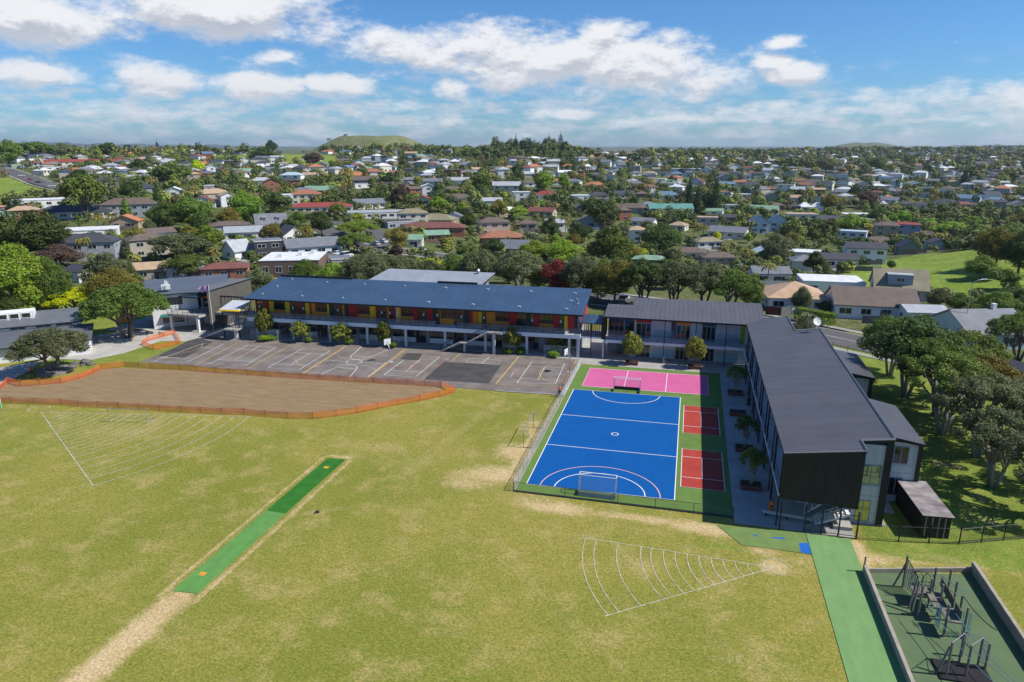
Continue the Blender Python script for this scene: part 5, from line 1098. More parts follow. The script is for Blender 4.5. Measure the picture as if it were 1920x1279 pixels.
def palm_arch(seed,lod='M'):
    key=('palm',lod,seed)
    if key in ARC: return ARC[key]
    r_=np.random.default_rng(seed+5); V=[]; nf=22
    for i in range(nf):
        a=2*math.pi*i/nf+r_.random()*.3; el_=1.0-1.5*r_.random(); p=np.array([0,0,.80]); d=np.array([math.cos(a)*math.cos(el_),math.sin(a)*math.cos(el_),math.sin(el_)*.6]); prev=p
        for k_ in range(6):
            q=prev+d*np.array([.095,.095,.06]); d=d+np.array([0,0,-.30]); d/=np.linalg.norm(d)
            side=np.array([-math.sin(a),math.cos(a),0])*(.055*(1-k_/7)+.01); dr=np.array([0,0,-.02])
            V+=[prev,q,q+side+dr,prev+side+dr, prev,q,q-side+dr,prev-side+dr]; prev=q
    me_=mesh_from_quads('crown_palm',np.array(V),LC['au']); f=MB(); f.bar((0,0,-.02),(.01,0,.8),.028,barkm,r2=.02,n=7)
    tm=bpy.data.meshes.new('trunk'); tm.from_pydata(f.v,[],f.f); tm.materials.append(barkm); tm.update(); ARC[key]=(me_,tm); return ARC[key]
NT=[0]
def tree(x,y,z,w_,h_,kind,colr,label,lod='M',seed=None,name=None,cat='tree',group=None,trunk=None):
    seed=random.randrange(3) if seed is None else seed
    me_,tm=(palm_arch(seed) if kind=='palm' else arch(kind,lod,seed))
    nm=name or {'palm':'palm_tree','cone':'conifer_tree','column':'columnar_tree','shrub':'shrub','young':'young_tree','pohut':'spreading_tree','open':'open_crowned_tree','spread':'spreading_tree'}.get(kind,'broadleaf_tree')
    r=empty(nm,(x,y,z),random.uniform(0,6.28),label,cat,group); r.scale=(w_,w_,h_)
    c=bpy.data.objects.new('crown',me_); col.objects.link(c); c.parent=r
    c.material_slots[0].link='OBJECT'; c.material_slots[0].material=LC[colr]
    t_=bpy.data.objects.new('trunk',tm); col.objects.link(t_); t_.parent=r
    if trunk: t_.material_slots[0].link='OBJECT'; t_.material_slots[0].material=trunk
    NT[0]+=1; return r

# ------------------------------------------------------------ suburb houses
WC={'white':(.74,.74,.72),'cream':(.66,.61,.50),'grey':(.33,.35,.37),'beige':(.42,.37,.29),'brick':(.33,.13,.075),'blue':(.20,.30,.46),'pale blue':(.50,.58,.63),'mint':(.42,.53,.50),'tan':(.42,.33,.22),'dark':(.06,.06,.065),'peach':(.60,.43,.33),'green':(.25,.32,.25),'brown':(.16,.11,.08)}
RC={'orange':(.46,.18,.085),'red':(.27,.06,.045),'brown':(.145,.110,.090),'dark':(.060,.062,.070),'grey':(.17,.18,.20),'light grey':(.36,.38,.40),'white':(.66,.67,.68),'green':(.20,.32,.22),'teal':(.11,.27,.23),'blue':(.12,.19,.28),'pale blue':(.38,.48,.54),'tan':(.42,.30,.19),'khaki':(.25,.22,.14),'maroon':(.19,.075,.06),'rust':(.32,.14,.08),'sandy':(.50,.33,.21)}
WM={k:mat('wall_'+k.replace(' ','_'),v,.75,.07,.6) for k,v in WC.items()}
RM={k:mat('house_roof_'+k.replace(' ','_'),v,.6,.14,.5,stripe=(2,.16,.18) if k not in('white','light grey') else (0,.7,.12)) for k,v in RC.items()}
trimw=mat('trim_white',(.62,.62,.60),.6,.05,1); fnc=mat('fence_timber',(.20,.17,.14),.85,.2,1.5); drv=mat('driveway',(.27,.26,.24),.9,.15,.6)
def unitwin():
    f=MB(); f.box(-.5,.5,-.03,.02,-.5,-.44,trimw).box(-.5,.5,-.03,.02,.44,.5,trimw).box(-.5,-.46,-.03,.02,-.44,.44,trimw).box(.46,.5,-.03,.02,-.44,.44,trimw).box(-.02,.02,-.03,.02,-.44,.44,trimw); f.box(-.46,.46,-.015,.0,-.44,.44,glass)
    o=f.build('window'); return o
uw=unitwin(); UW=uw.data; bpy.data.objects.remove(uw)
def hwin(parent,x,y,z,w_,h_,rz):
    o=bpy.data.objects.new('window',UW); col.objects.link(o); o.parent=parent; o.location=(x,y,z); o.rotation_euler=(0,0,rz); o.scale=(w_,1,h_); return o
HF=[]   # footprints (x,y,r)
def house(x,y,z,rz,W_,D_,st,rt,rc,wc,label,det=2,name='house',slope=.42,chim=False):
    r=empty(name,(x,y,z),rz,label,'house'); hh=2.7*st+.2; a,b=W_/2,D_/2; e=.45; wm=WM[wc]; rm=RM[rc]
    f=MB(); f.box(-a,a,-b,b,-2.2,hh,wm)
    if rt=='gable':                    # ridge along x
        rh=b*slope
        for s in(-1,1): f.add([(s*a,-b,hh),(s*a,b,hh),(s*a,0,hh+rh)],[(0,1,2)],wm)
    if rt=='gfront':
        rh=a*slope
        for s in(-1,1): f.add([(-a,s*b,hh),(a,s*b,hh),(0,s*b,hh+rh)],[(0,1,2)],wm)
    f.build('wall',r); f=MB(); t=.18
    if rt=='gable':
        for s in(-1,1): f.add([(-a-e,s*(b+e),hh-e*slope),(a+e,s*(b+e),hh-e*slope),(a+e,0,hh+rh),(-a-e,0,hh+rh),(-a-e,s*(b+e),hh-e*slope+t),(a+e,s*(b+e),hh-e*slope+t),(a+e,0,hh+rh+t),(-a-e,0,hh+rh+t)],[(4,5,6,7),(0,1,5,4),(1,2,6,5),(3,0,4,7),(3,2,1,0)],rm)
    elif rt=='gfront':
        for s in(-1,1): f.add([(s*(a+e),-b-e,hh-e*slope),(s*(a+e),b+e,hh-e*slope),(0,b+e,hh+rh),(0,-b-e,hh+rh),(s*(a+e),-b-e,hh-e*slope+t),(s*(a+e),b+e,hh-e*slope+t),(0,b+e,hh+rh+t),(0,-b-e,hh+rh+t)],[(4,5,6,7),(0,1,5,4),(1,2,6,5),(3,0,4,7),(3,2,1,0)],rm)
    elif rt=='hip':
        rr_=min(a,b)*slope; k_=max(a-b,0); kb=max(b-a,0); zb=hh-.02
        V=[(-a-e,-b-e,zb),(a+e,-b-e,zb),(a+e,b+e,zb),(-a-e,b+e,zb),(-k_,-kb,zb+rr_+e*slope),(k_,kb,zb+rr_+e*slope)]
        if kb: f.add(V,[(0,1,4),(1,2,5,4),(2,3,5),(3,0,4,5),(3,2,1,0)],rm)
        else: f.add(V,[(0,1,5,4),(1,2,5),(2,3,4,5),(3,0,4),(3,2,1,0)],rm)
    elif rt=='mono': slab(f,[(-a-e,-b-e),(a+e,-b-e),(a+e,b+e),(-a-e,b+e)],lambda xx,yy:hh+.25+.12*(yy+b+e),.2,rm,trimw)
    else:
        f.box(-a-.15,a+.15,-b-.15,b+.15,hh,hh+.32,trimw); f.box(-a-.02,a+.02,-b-.02,b+.02,hh+.321,hh+.36,rm)
    ro=f.build('roof',r)
    if chim: MB().box(a*.35,a*.35+.7,-.35,.35,hh,hh+b*slope+1.1,WM['brick'] if chim==1 else WM['white']).build('chimney',ro)
    if det>=1:
        step=3.4 if det>1 else 5.0; n=max(1,int((W_-1.5)/step))
        for s_ in range(st):
            zc_=1.55+2.7*s_
            for i in range(n):
                xx=-a+W_*(i+.5)/n; 
                hwin(r,xx,-b-.02,zc_,min(2.2,W_/n*.6)*(.8+.4*random.random()),1.25,0)
            if det>1:
                m_=max(1,int(D_/4.5))
                for i in range(m_):
                    yy=-b+D_*(i+.5)/m_; hwin(r,a+.02,yy,zc_,1.4,1.15,R(90)); hwin(r,-a-.02,yy,zc_,1.4,1.15,R(-90))
        if det>1: MB().box(a*.1,a*.1+.95,-b-.05,-b,-.1,2.1,WM['dark']).build('door',r)
    HF.append((x,y,math.hypot(a,b)*.85)); return r
HL=[] # image boxes of houses for keeping them in view
def hplace(px,py,wpx,rt,rc,wc,st=1,yaw=None,nm=None,lm=None,dep=None,chim=False,slope=.42,label=None):
    x,y,z=at(px,py); d=math.hypot(x-CU,y-CV); W_=max(6,wpx*d/FOC*.93); D_=dep or min(max(W_*.6,6.5),11.5)
    face=math.atan2(y-CV,x-CU)-math.pi/2; yw_=face+R(yaw if yaw is not None else random.choice((-18,-8,6,14,22)))
    vx,vy=(x-CU)/d,(y-CV)/d; x+=vx*D_/2; y+=vy*D_/2; z=min(z,ht(x,y)) if d>175 else z
    typ={'hip':'hip roofed','gable':'gabled','gfront':'gable fronted','flat':'flat roofed','mono':'sloping roofed'}[rt]
    size='two storey ' if st==2 else ('three storey ' if st>2 else ('long ' if W_>19 else ('small ' if W_<10 else '')))
    base=nm or f"{size}{wc} {typ} house with {rc} roof"
    if lm: LM.append((px,py,lm)); 
    lab=label or (uniq(base,px,py) if not lm else None)
    if lab is None:
        lab=base if (len(base.split())>=4 and base not in USED) else uniq(base,px,py); USED.add(lab)
    o=house(x,y,z,yw_,W_,D_,st,rt,rc,wc,lab,det=2 if d<420 else (1 if d<800 else 0),chim=chim,slope=slope)
    HL.append((px-wpx*.5,py-wpx*.30-12*st*220/d*.5,px+wpx*.5,py,d)); return o
LM+=[(120,600,'the junior block'),(360,560,'the office block'),(770,560,'the blue roofed block'),(815,520,'the grey school hall'),(1290,580,'the charcoal middle block'),(1540,740,'the shadowing wing'),(1230,820,'the blue court'),(1790,1180,'the playground'),(1745,980,'the black shed'),(705,268,'the grassy cone'),(1150,290,'the clay earthworks'),(60,350,'the left hill road'),(1750,510,'the bright paddock')]
HS=[ # px,py,wpx,roof type,roof,wall,storeys,yaw, name or None, landmark phrase or None, extras
(167,448,95,'flat','white','white',1,-6,'long white flat roofed house among the left trees','the long white flat house',{}),
(172,489,92,'hip','dark','grey',2,-15,'two storey grey house with dark hip roof behind tall palms','the palm fronted house',{}),
(280,483,66,'hip','brown','beige',2,12,'beige two storey house with grey brown hip roof and carport','the beige two storey house',{}),
(298,452,50,'gable','brown','white',1,20,None,None,{}),(464,451,78,'mono','light grey','white',1,0,'long house with plain light grey metal roof','the pale metal roof house',{}),
(447,487,40,'gable','light grey','white',1,35,'white house with steep light grey metal gable','the steep metal gable',{'slope':.9}),
(503,486,50,'flat','grey','dark',2,8,'black box shaped modern house with upper windows','the black box house',{}),(585,479,102,'gable','grey','white',1,12,'long low white house with grey gable roof by fence','the long low grey gable',{}),
(509,433,56,'gable','grey','grey',1,5,'grey cottage with two dormer windows and verandah','the dormer cottage',{'slope':1.0}),(547,455,52,'gfront','dark','white',1,28,'white weatherboard house with dark gable facing left','the white gable house',{'slope':.6}),
(425,523,82,'hip','maroon','brick',1,-8,'brick house with low maroon hip roof behind the office','the maroon roof brick house',{'slope':.3}),(250,407,96,'hip','brown','grey',2,-10,'large modern grey house with brown hip roof','the large modern house',{}),
(143,410,112,'hip','dark','cream',1,-4,'long cream house with dark hip roof on left slope','the long cream house',{}),(85,399,90,'flat','white','white',2,0,'white two storey house with full width decks','the white decked house',{}),
(203,349,70,'hip','dark','white',1,3,None,None,{}),(227,331,38,'mono','white','white',2,8,'white modern house with angled roof on left hill','the angled white house',{}),(167,309,128,'gable','red','cream',1,2,'long red roofed building near the left skyline','the long red roof',{'slope':.35}),
(130,319,90,'flat','dark','white',1,3,None,None,{}),(88,308,28,'gfront','dark','white',1,None,None,None,{}),(155,328,52,'hip','orange','tan',1,None,'orange tiled house below the long red roof','the small orange tiled house',{}),(309,310,36,'gable','light grey','white',1,None,None,None,{}),
(430,313,32,'flat','dark','dark',2,None,None,None,{}),(398,327,19,'gfront','white','white',2,None,None,None,{}),(450,330,52,'gable','green','grey',1,None,None,None,{}),(260,343,60,'hip','light grey','cream',1,None,None,None,{}),(250,363,80,'hip','dark','grey',1,6,None,None,{}),
(328,368,32,'gfront','white','white',1,None,None,None,{}),(307,349,36,'hip','brown','cream',1,None,None,None,{}),(400,373,60,'hip','tan','beige',1,None,None,None,{}),(427,388,27,'gfront','tan','white',2,None,None,None,{}),(413,358,55,'flat','light grey','grey',1,0,None,None,{}),
(431,437,76,'hip','brown','grey',1,4,'low grey house with brown roof and white pergola','the white pergola house',{'slope':.25}),(202,297,46,'flat','orange','brick',1,0,'orange brick commercial building on the left skyline','the orange brick building',{}),(157,529,27,'gfront','dark','white',1,30,'tiny white gabled house behind the yellow tree','the tiny white gable',{}),
(290,524,60,'gable','tan','beige',1,-6,None,None,{}),(350,524,62,'gable','grey','grey',1,-4,None,None,{}),(548,336,40,'hip','pale blue','white',1,None,'white house with pale blue roof below the green hill','the pale blue roof',{}),(583,335,28,'gable','tan','cream',1,None,None,None,{}),
(661,337,60,'hip','orange','tan',1,0,'large bright orange tiled hip roof house','the bright orange roof',{}),(690,346,56,'gable','brown','grey',1,None,None,None,{}),(700,329,38,'hip','rust','cream',1,None,None,None,{}),(602,366,56,'gable','green','brick',1,-14,'brick house with pale green gable roof in left middle','the pale green roof',{}),
(570,366,36,'hip','grey','white',1,None,None,None,{}),(575,384,56,'hip','rust','cream',2,0,'cream house with rust coloured hip roof','the rust roofed house',{}),(603,399,118,'hip','red','cream',1,-4,'very long cream house with dark red hip roof','the very long red roof',{'slope':.3}),(530,387,37,'flat','white','white',2,10,None,None,{}),
(690,392,62,'gable','grey','white',1,22,None,None,{}),(706,410,130,'flat','light grey','white',1,3,'long modern white house with black panels and flat roof','the long modern house',{}),(774,423,58,'hip','khaki','cream',2,5,'two storey cream house with khaki hip roof','the khaki hip house',{}),
(822,424,72,'hip','khaki','tan',1,-20,None,None,{}),(852,417,30,'gfront','grey','white',1,None,None,None,{}),(748,429,60,'flat','dark','grey',1,None,None,None,{}),(812,440,128,'hip','maroon','brick',1,-3,'long low brick house with maroon hip roof','the long maroon roof',{'slope':.3}),
(818,454,48,'gable','green','brick',1,8,'brick house with light green gable roof in the centre','the light green gable',{}),(778,464,28,'gable','green','cream',1,-8,None,None,{}),(925,441,62,'hip','brown','peach',2,10,'peach coloured two storey house with brown roof','the peach house',{}),(861,381,56,'hip','brown','white',1,0,None,None,{}),
(802,336,28,'hip','light grey','peach',1,None,None,None,{}),(848,363,40,'hip','brown','brick',1,None,None,None,{}),(803,367,25,'gfront','white','white',2,None,None,None,{}),(779,363,30,'gable','brown','brick',1,None,None,None,{}),(737,358,60,'gable','dark','brown',1,None,None,None,{}),(793,384,34,'gfront','red','cream',1,None,None,None,{}),
(679,353,38,'flat','dark','white',1,None,None,None,{}),(767,345,34,'hip','grey','grey',1,None,None,None,{}),(810,348,40,'gable','grey','pale blue',1,None,None,None,{}),(860,346,44,'gable','light grey','white',1,None,None,None,{}),(950,364,54,'gable','light grey','cream',2,-2,'wide cream house with light grey roof above centre','the wide cream house',{}),
(977,378,35,'flat','white','white',2,None,None,None,{}),(1026,374,52,'hip','red','white',1,None,'white house with half red half dark roof','the half red roof',{}),(1087,376,36,'flat','white','white',1,None,None,None,{}),(1121,374,38,'hip','dark','beige',1,None,None,None,{}),(1163,373,52,'gable','dark','white',1,18,None,None,{}),
(1203,371,24,'hip','brown','brown',1,None,None,None,{}),(1248,374,55,'hip','blue','white',1,10,None,None,{}),(1115,354,38,'hip','orange','cream',1,None,None,None,{}),(1183,399,56,'hip','brown','beige',1,None,None,None,{}),(1168,414,25,'hip','brown','brick',2,None,'square brick house with brown hip roof','the square brick house',{}),
(1255,410,84,'gable','teal','white',2,10,'large white house with teal green gable roof','the teal roofed house',{}),(1325,429,38,'flat','tan','beige',2,None,None,None,{}),(1369,394,33,'flat','light grey','white',1,None,None,None,{}),(1272,433,32,'hip','tan','cream',1,None,None,None,{}),(1193,454,35,'hip','tan','white',2,6,'white house with tan hip roof beside the dense green tree','the tan hip house',{}),
(1326,465,52,'hip','khaki','white',1,24,None,None,{}),(1365,447,70,'gable','grey','cream',1,-12,None,None,{}),(1294,486,58,'hip','brown','cream',1,None,None,None,{}),(1344,495,62,'hip','brown','beige',1,14,None,None,{}),(1219,502,66,'hip','green','brown',1,-6,'brown house with a plain green roof behind the centre trees','the plain green roof',{'slope':.3}),
(940,459,86,'hip','rust','brick',1,4,None,None,{}),(966,480,56,'gable','grey','dark',1,-10,'dark timber house with grey gable behind the hall','the dark timber house',{'slope':.8}),(989,431,36,'hip','brown','beige',1,None,None,None,{}),(1017,407,52,'gable','maroon','beige',1,None,None,None,{}),(1285,322,58,'flat','white','white',1,0,'long white flat roofed building far right of centre','the long far white building',{}),
(1240,342,19,'flat','white','white',1,None,None,None,{}),(1033,319,30,'gable','light grey','white',1,None,None,None,{}),(1431,402,52,'gable','green','pale blue',1,-8,None,None,{}),(1456,393,24,'hip','brown','brown',1,None,None,None,{}),(1487,395,20,'hip','dark','dark',1,None,None,None,{}),
(1507,396,22,'hip','white','white',1,None,'left white pyramid roofed house on the right slope','the left white pyramid roof',{'slope':.8}),(1532,396,24,'hip','white','white',1,None,None,None,{'slope':.8}),(1420,437,36,'gfront','blue','pale blue',2,15,None,None,{'slope':.7}),(1456,436,36,'gfront','blue','pale blue',2,15,'pale blue townhouse with steep slate gable at right','the pale blue townhouse',{'slope':.7}),
(1500,421,55,'flat','tan','cream',2,None,None,None,{}),(1550,421,46,'gable','dark','grey',1,None,None,None,{}),(1604,411,50,'flat','white','tan',1,None,None,None,{}),(1658,454,40,'hip','brown','tan',3,5,'three storey tan house left of the blue one','the tan three storey house',{}),(1696,452,40,'hip','red','blue',3,5,'tall blue three storey house with bright red roof','the tall blue house',{'slope':.25}),
(1598,456,44,'flat','pale blue','pale blue',2,-5,'light blue rounded house on the right slope','the light blue house',{}),(1646,464,54,'hip','brown','cream',1,None,None,None,{}),(1742,453,50,'hip','brown','white',1,None,None,None,{}),(1757,468,34,'gfront','dark','mint',1,20,None,None,{}),(1700,477,34,'gfront','dark','green',1,20,None,None,{'slope':.7}),
(1618,495,66,'gable','dark','white',2,12,'white two storey house with dark gable by the paddock','the white paddock house',{}),(1569,503,62,'gable','dark','white',1,14,None,None,{}),(1510,488,72,'flat','white','white',1,4,'white roofed modern house on the right','the white modern house',{}),(1504,506,42,'hip','grey','cream',1,None,None,None,{}),(1432,488,48,'gfront','pale blue','pale blue',1,20,None,None,{}),
(1440,532,68,'gable','grey','white',1,16,None,None,{}),(1484,583,108,'hip','sandy','white',1,12,'white house with sandy orange hip roof behind the middle block','the sandy orange roof',{'dep':12}),(1553,552,108,'flat','white','white',1,12,'long white house with white roof below the paddock','the long white roof',{'dep':10}),(1680,564,84,'gable','khaki','grey',1,10,'grey barn like house with broad khaki roof','the barn like house',{'slope':.85,'dep':9}),
(1628,598,140,'gable','brown','white',1,14,'white house with brown tiled gable roof above the hedge','the brown tiled gable',{'dep':11,'slope':.5}),(1723,612,66,'gable','light grey','white',1,24,'low white garage with pale grey roof right of hedge','the pale grey garage',{'slope':.25}),(1826,652,112,'gable','grey','mint',1,38,'mint green weatherboard house with grey roof by the lamp','the mint green house',{'dep':12,'slope':.5,'chim':2}),
(1770,386,32,'hip','dark','white',1,None,None,None,{}),(1728,392,26,'hip','dark','cream',1,None,None,None,{}),(1697,390,26,'hip','dark','grey',1,None,None,None,{}),(1661,389,24,'hip','dark','white',1,None,None,None,{}),(1810,379,42,'gable','blue','pale blue',1,None,None,None,{}),(1907,393,30,'gfront','grey','cream',1,None,None,None,{}),(1865,384,36,'hip','blue','white',1,None,None,None,{}),
(640,505,30,'flat','grey','grey',1,None,None,None,{}),(1905,745,50,'gable','dark','tan',1,-40,'dark roofed carport at the right edge behind branches','the right edge carport',{}),
(8,400,28,'flat','orange','brick',1,None,None,None,{}),(20,525,70,'gable','tan','grey',1,-5,None,None,{}),(1395,372,24,'flat','white','white',1,None,None,None,{}),(1340,405,30,'gable','green','white',1,None,None,None,{}),(1215,392,30,'hip','grey','cream',1,None,None,None,{}),
(585,302,34,'flat','grey','white',1,None,None,None,{}),(735,305,24,'gable','white','white',1,None,None,None,{}),(780,312,28,'gable','grey','white',1,None,None,None,{}),(690,302,26,'hip','light grey','pale blue',1,None,None,None,{}),(800,296,26,'flat','white','cream',1,None,None,None,{})]
for h_ in HS:
    px,py,wp_,rt,rc,wc,st_,yw_,nm,lm,ex=h_
    if nm is None and lm is None: continue
    hplace(px,py,wp_,rt,rc,wc,st_,yw_,nm,lm,**ex)
for h_ in HS:
    px,py,wp_,rt,rc,wc,st_,yw_,nm,lm,ex=h_
    if nm is None and lm is None: hplace(px,py,wp_,rt,rc,wc,st_,yw_,nm,lm,**ex)
# flat roofed brick commercial building with white roof
x,y,z=at(537,520); r=empty('commercial_building',(x,y,z),R(20),'dark brick commercial building with white flat roof behind the long block','building')
MB().box(-7,9,0,16,-1,4.6,WM['brown']).build('wall',r); f=MB().box(-7.1,9.1,-.1,16.1,4.6,4.75,RM['white']); f.build('roof',r)
for i in range(4): hwin(r,-5.5+i*3.6,-.03,2.2,1.8,1.8,0)
for a_,b_ in((-3,5),(2,8),(5,11)): MB().box(a_,a_+1.2,b_,b_+1,4.76,5.7,whp).build('roof_unit',r)
HF.append((x+1,y+8,11)); HL.append((485,480,590,520,200))
# ------------------------------------------------------------ roads
rdm=mat('road_asphalt',(.105,.102,.10),.9,.14,.5,spec=.2); rdl=mat('road_line',(.6,.6,.58),.8,.1,1); ftp=mat('footpath',(.30,.29,.27),.9,.12,.7)
RS=[]
def road(name,pts,wd,label,line=True,lift=.10,m=None,foot=True):
    Pp=[]
    for i in range(len(pts)-1):
        a=Vector(pts[i]);b=Vector(pts[i+1]); n=max(2,int((b-a).length/4))
        for k_ in range(n): Pp.append(a.lerp(b,k_/n))
    Pp.append(Vector(pts[-1])); 
    for _ in range(3): Pp=[Pp[0]]+[(Pp[i-1]+Pp[i]*2+Pp[i+1])/4 for i in range(1,len(Pp)-1)]+[Pp[-1]]
    def rib(mb,o0,o1,lf,mm):
        V=[];n=len(Pp)
        for i in range(n):
            t=(Pp[min(i+1,n-1)]-Pp[max(i-1,0)]).normalized(); nn=Vector((-t.y,t.x)); c=Pp[i]; zc_=max(ht(c.x,c.y),ht(*(c+nn*o0)),ht(*(c+nn*o1)))
            for o in(o0,o1): q=c+nn*o; V.append((q.x,q.y,zc_+lf))
        mb.add(V,[(2*i+1,2*i+3,2*i+2,2*i) for i in range(n-1)],mm)
    f=MB(); rib(f,-wd/2,wd/2,lift,m or rdm); struct(name,f,label)
    if foot: f=MB(); rib(f,wd/2+1.2,wd/2+2.7,lift-.02,ftp); rib(f,-wd/2-2.7,-wd/2-1.2,lift-.02,ftp); struct('footpath',f,'concrete footpaths beside the '+label.split(',')[0])
    if line:
        f=MB(); rib(f,-.08,.08,lift+.02,rdl); rib(f,wd/2-.6,wd/2-.48,lift+.02,rdl); struct('road_line',f,'white line along the '+label.split(',')[0])
    for i in range(0,len(Pp)): RS.append((Pp[i].x,Pp[i].y,wd/2+(2.5 if foot else .5)))
g2=lambda px,py:Vector(at(px,py)[:2])
road('road',[(-170,96),(-110,94),(-60,97),(-5,98),(22,88),(41,74.5),(58,61),(78,50),(110,34)],10.5,'road passing behind the school')
road('road',[g2(*p) for p in((-150,285),(-60,303),(10,319),(60,336),(110,352),(150,363),(190,370),(235,381))],12,'left hill road with cars')
road('road',[g2(*p) for p in((1080,515),(950,500),(850,485),(770,474),(700,466),(660,462),(640,455),(625,440),(600,425))],8.5,'side street with parked cars',line=False)
road('road',[g2(*p) for p in((720,466),(728,452),(700,432),(640,420),(560,408),(480,400))],7,'narrow street through the middle houses',line=False,foot=False)
road('driveway',[g2(*p) for p in((735,498),(690,492),(640,486),(600,486),(560,492))],13,'grey parking area by the long low house',line=False,foot=False)
road('road',[g2(*p) for p in((1350,500),(1300,520),(1240,520),(1170,512))],7,'short street right of the centre trees',line=False,foot=False)
RSA=np.array(RS); 
def onroad(x,y,pad=0): return bool((np.hypot(RSA[:,0]-x,RSA[:,1]-y)<RSA[:,2]+pad).any())
# ------------------------------------------------------------ trees
TB=[] # (x,y,r)
def tplace(px,py,wpx,hpx,kind,colr,nm=None,lod=None,cat='tree',lm=None,full=None,trunk=None):
    x,y,z=at(px,py); d=math.hypot(x-CU,y-CV); w_=wpx*d/FOC; dep=math.atan2(CH-z,d); h_=max(1.2,(hpx*d/FOC-w_*.35*math.sin(dep)*1.2)/math.cos(dep))
    if kind in('round','spread','pohut'): w_*=1.12
    lod=lod or (('X' if w_>8.5 else 'N') if d<185 else (('N' if w_>9 else 'M') if d<330 else ('M' if w_>9 else 'F')))
    base=nm or f"{LCN[colr]} {dict(round='rounded',spread='spreading',pohut='wide',column='columnar',cone='conical',palm='palm',shrub='low bushy',young='young')[kind]} tree"
    if kind=='palm' and not nm: base='slender palm tree'
    lab=full or uniq(base,px,py)
    if 685<px<1390 and 538<py<590: w_*=1.15; h_*=1.12
    if full: USED.add(full)
    if lm: LM.append((px,py,lm))
    TB.append((x,y,w_*.42)); return tree(x,y,z,w_,h_,kind,colr,lab,lod,cat=cat,group=None,trunk=trunk)
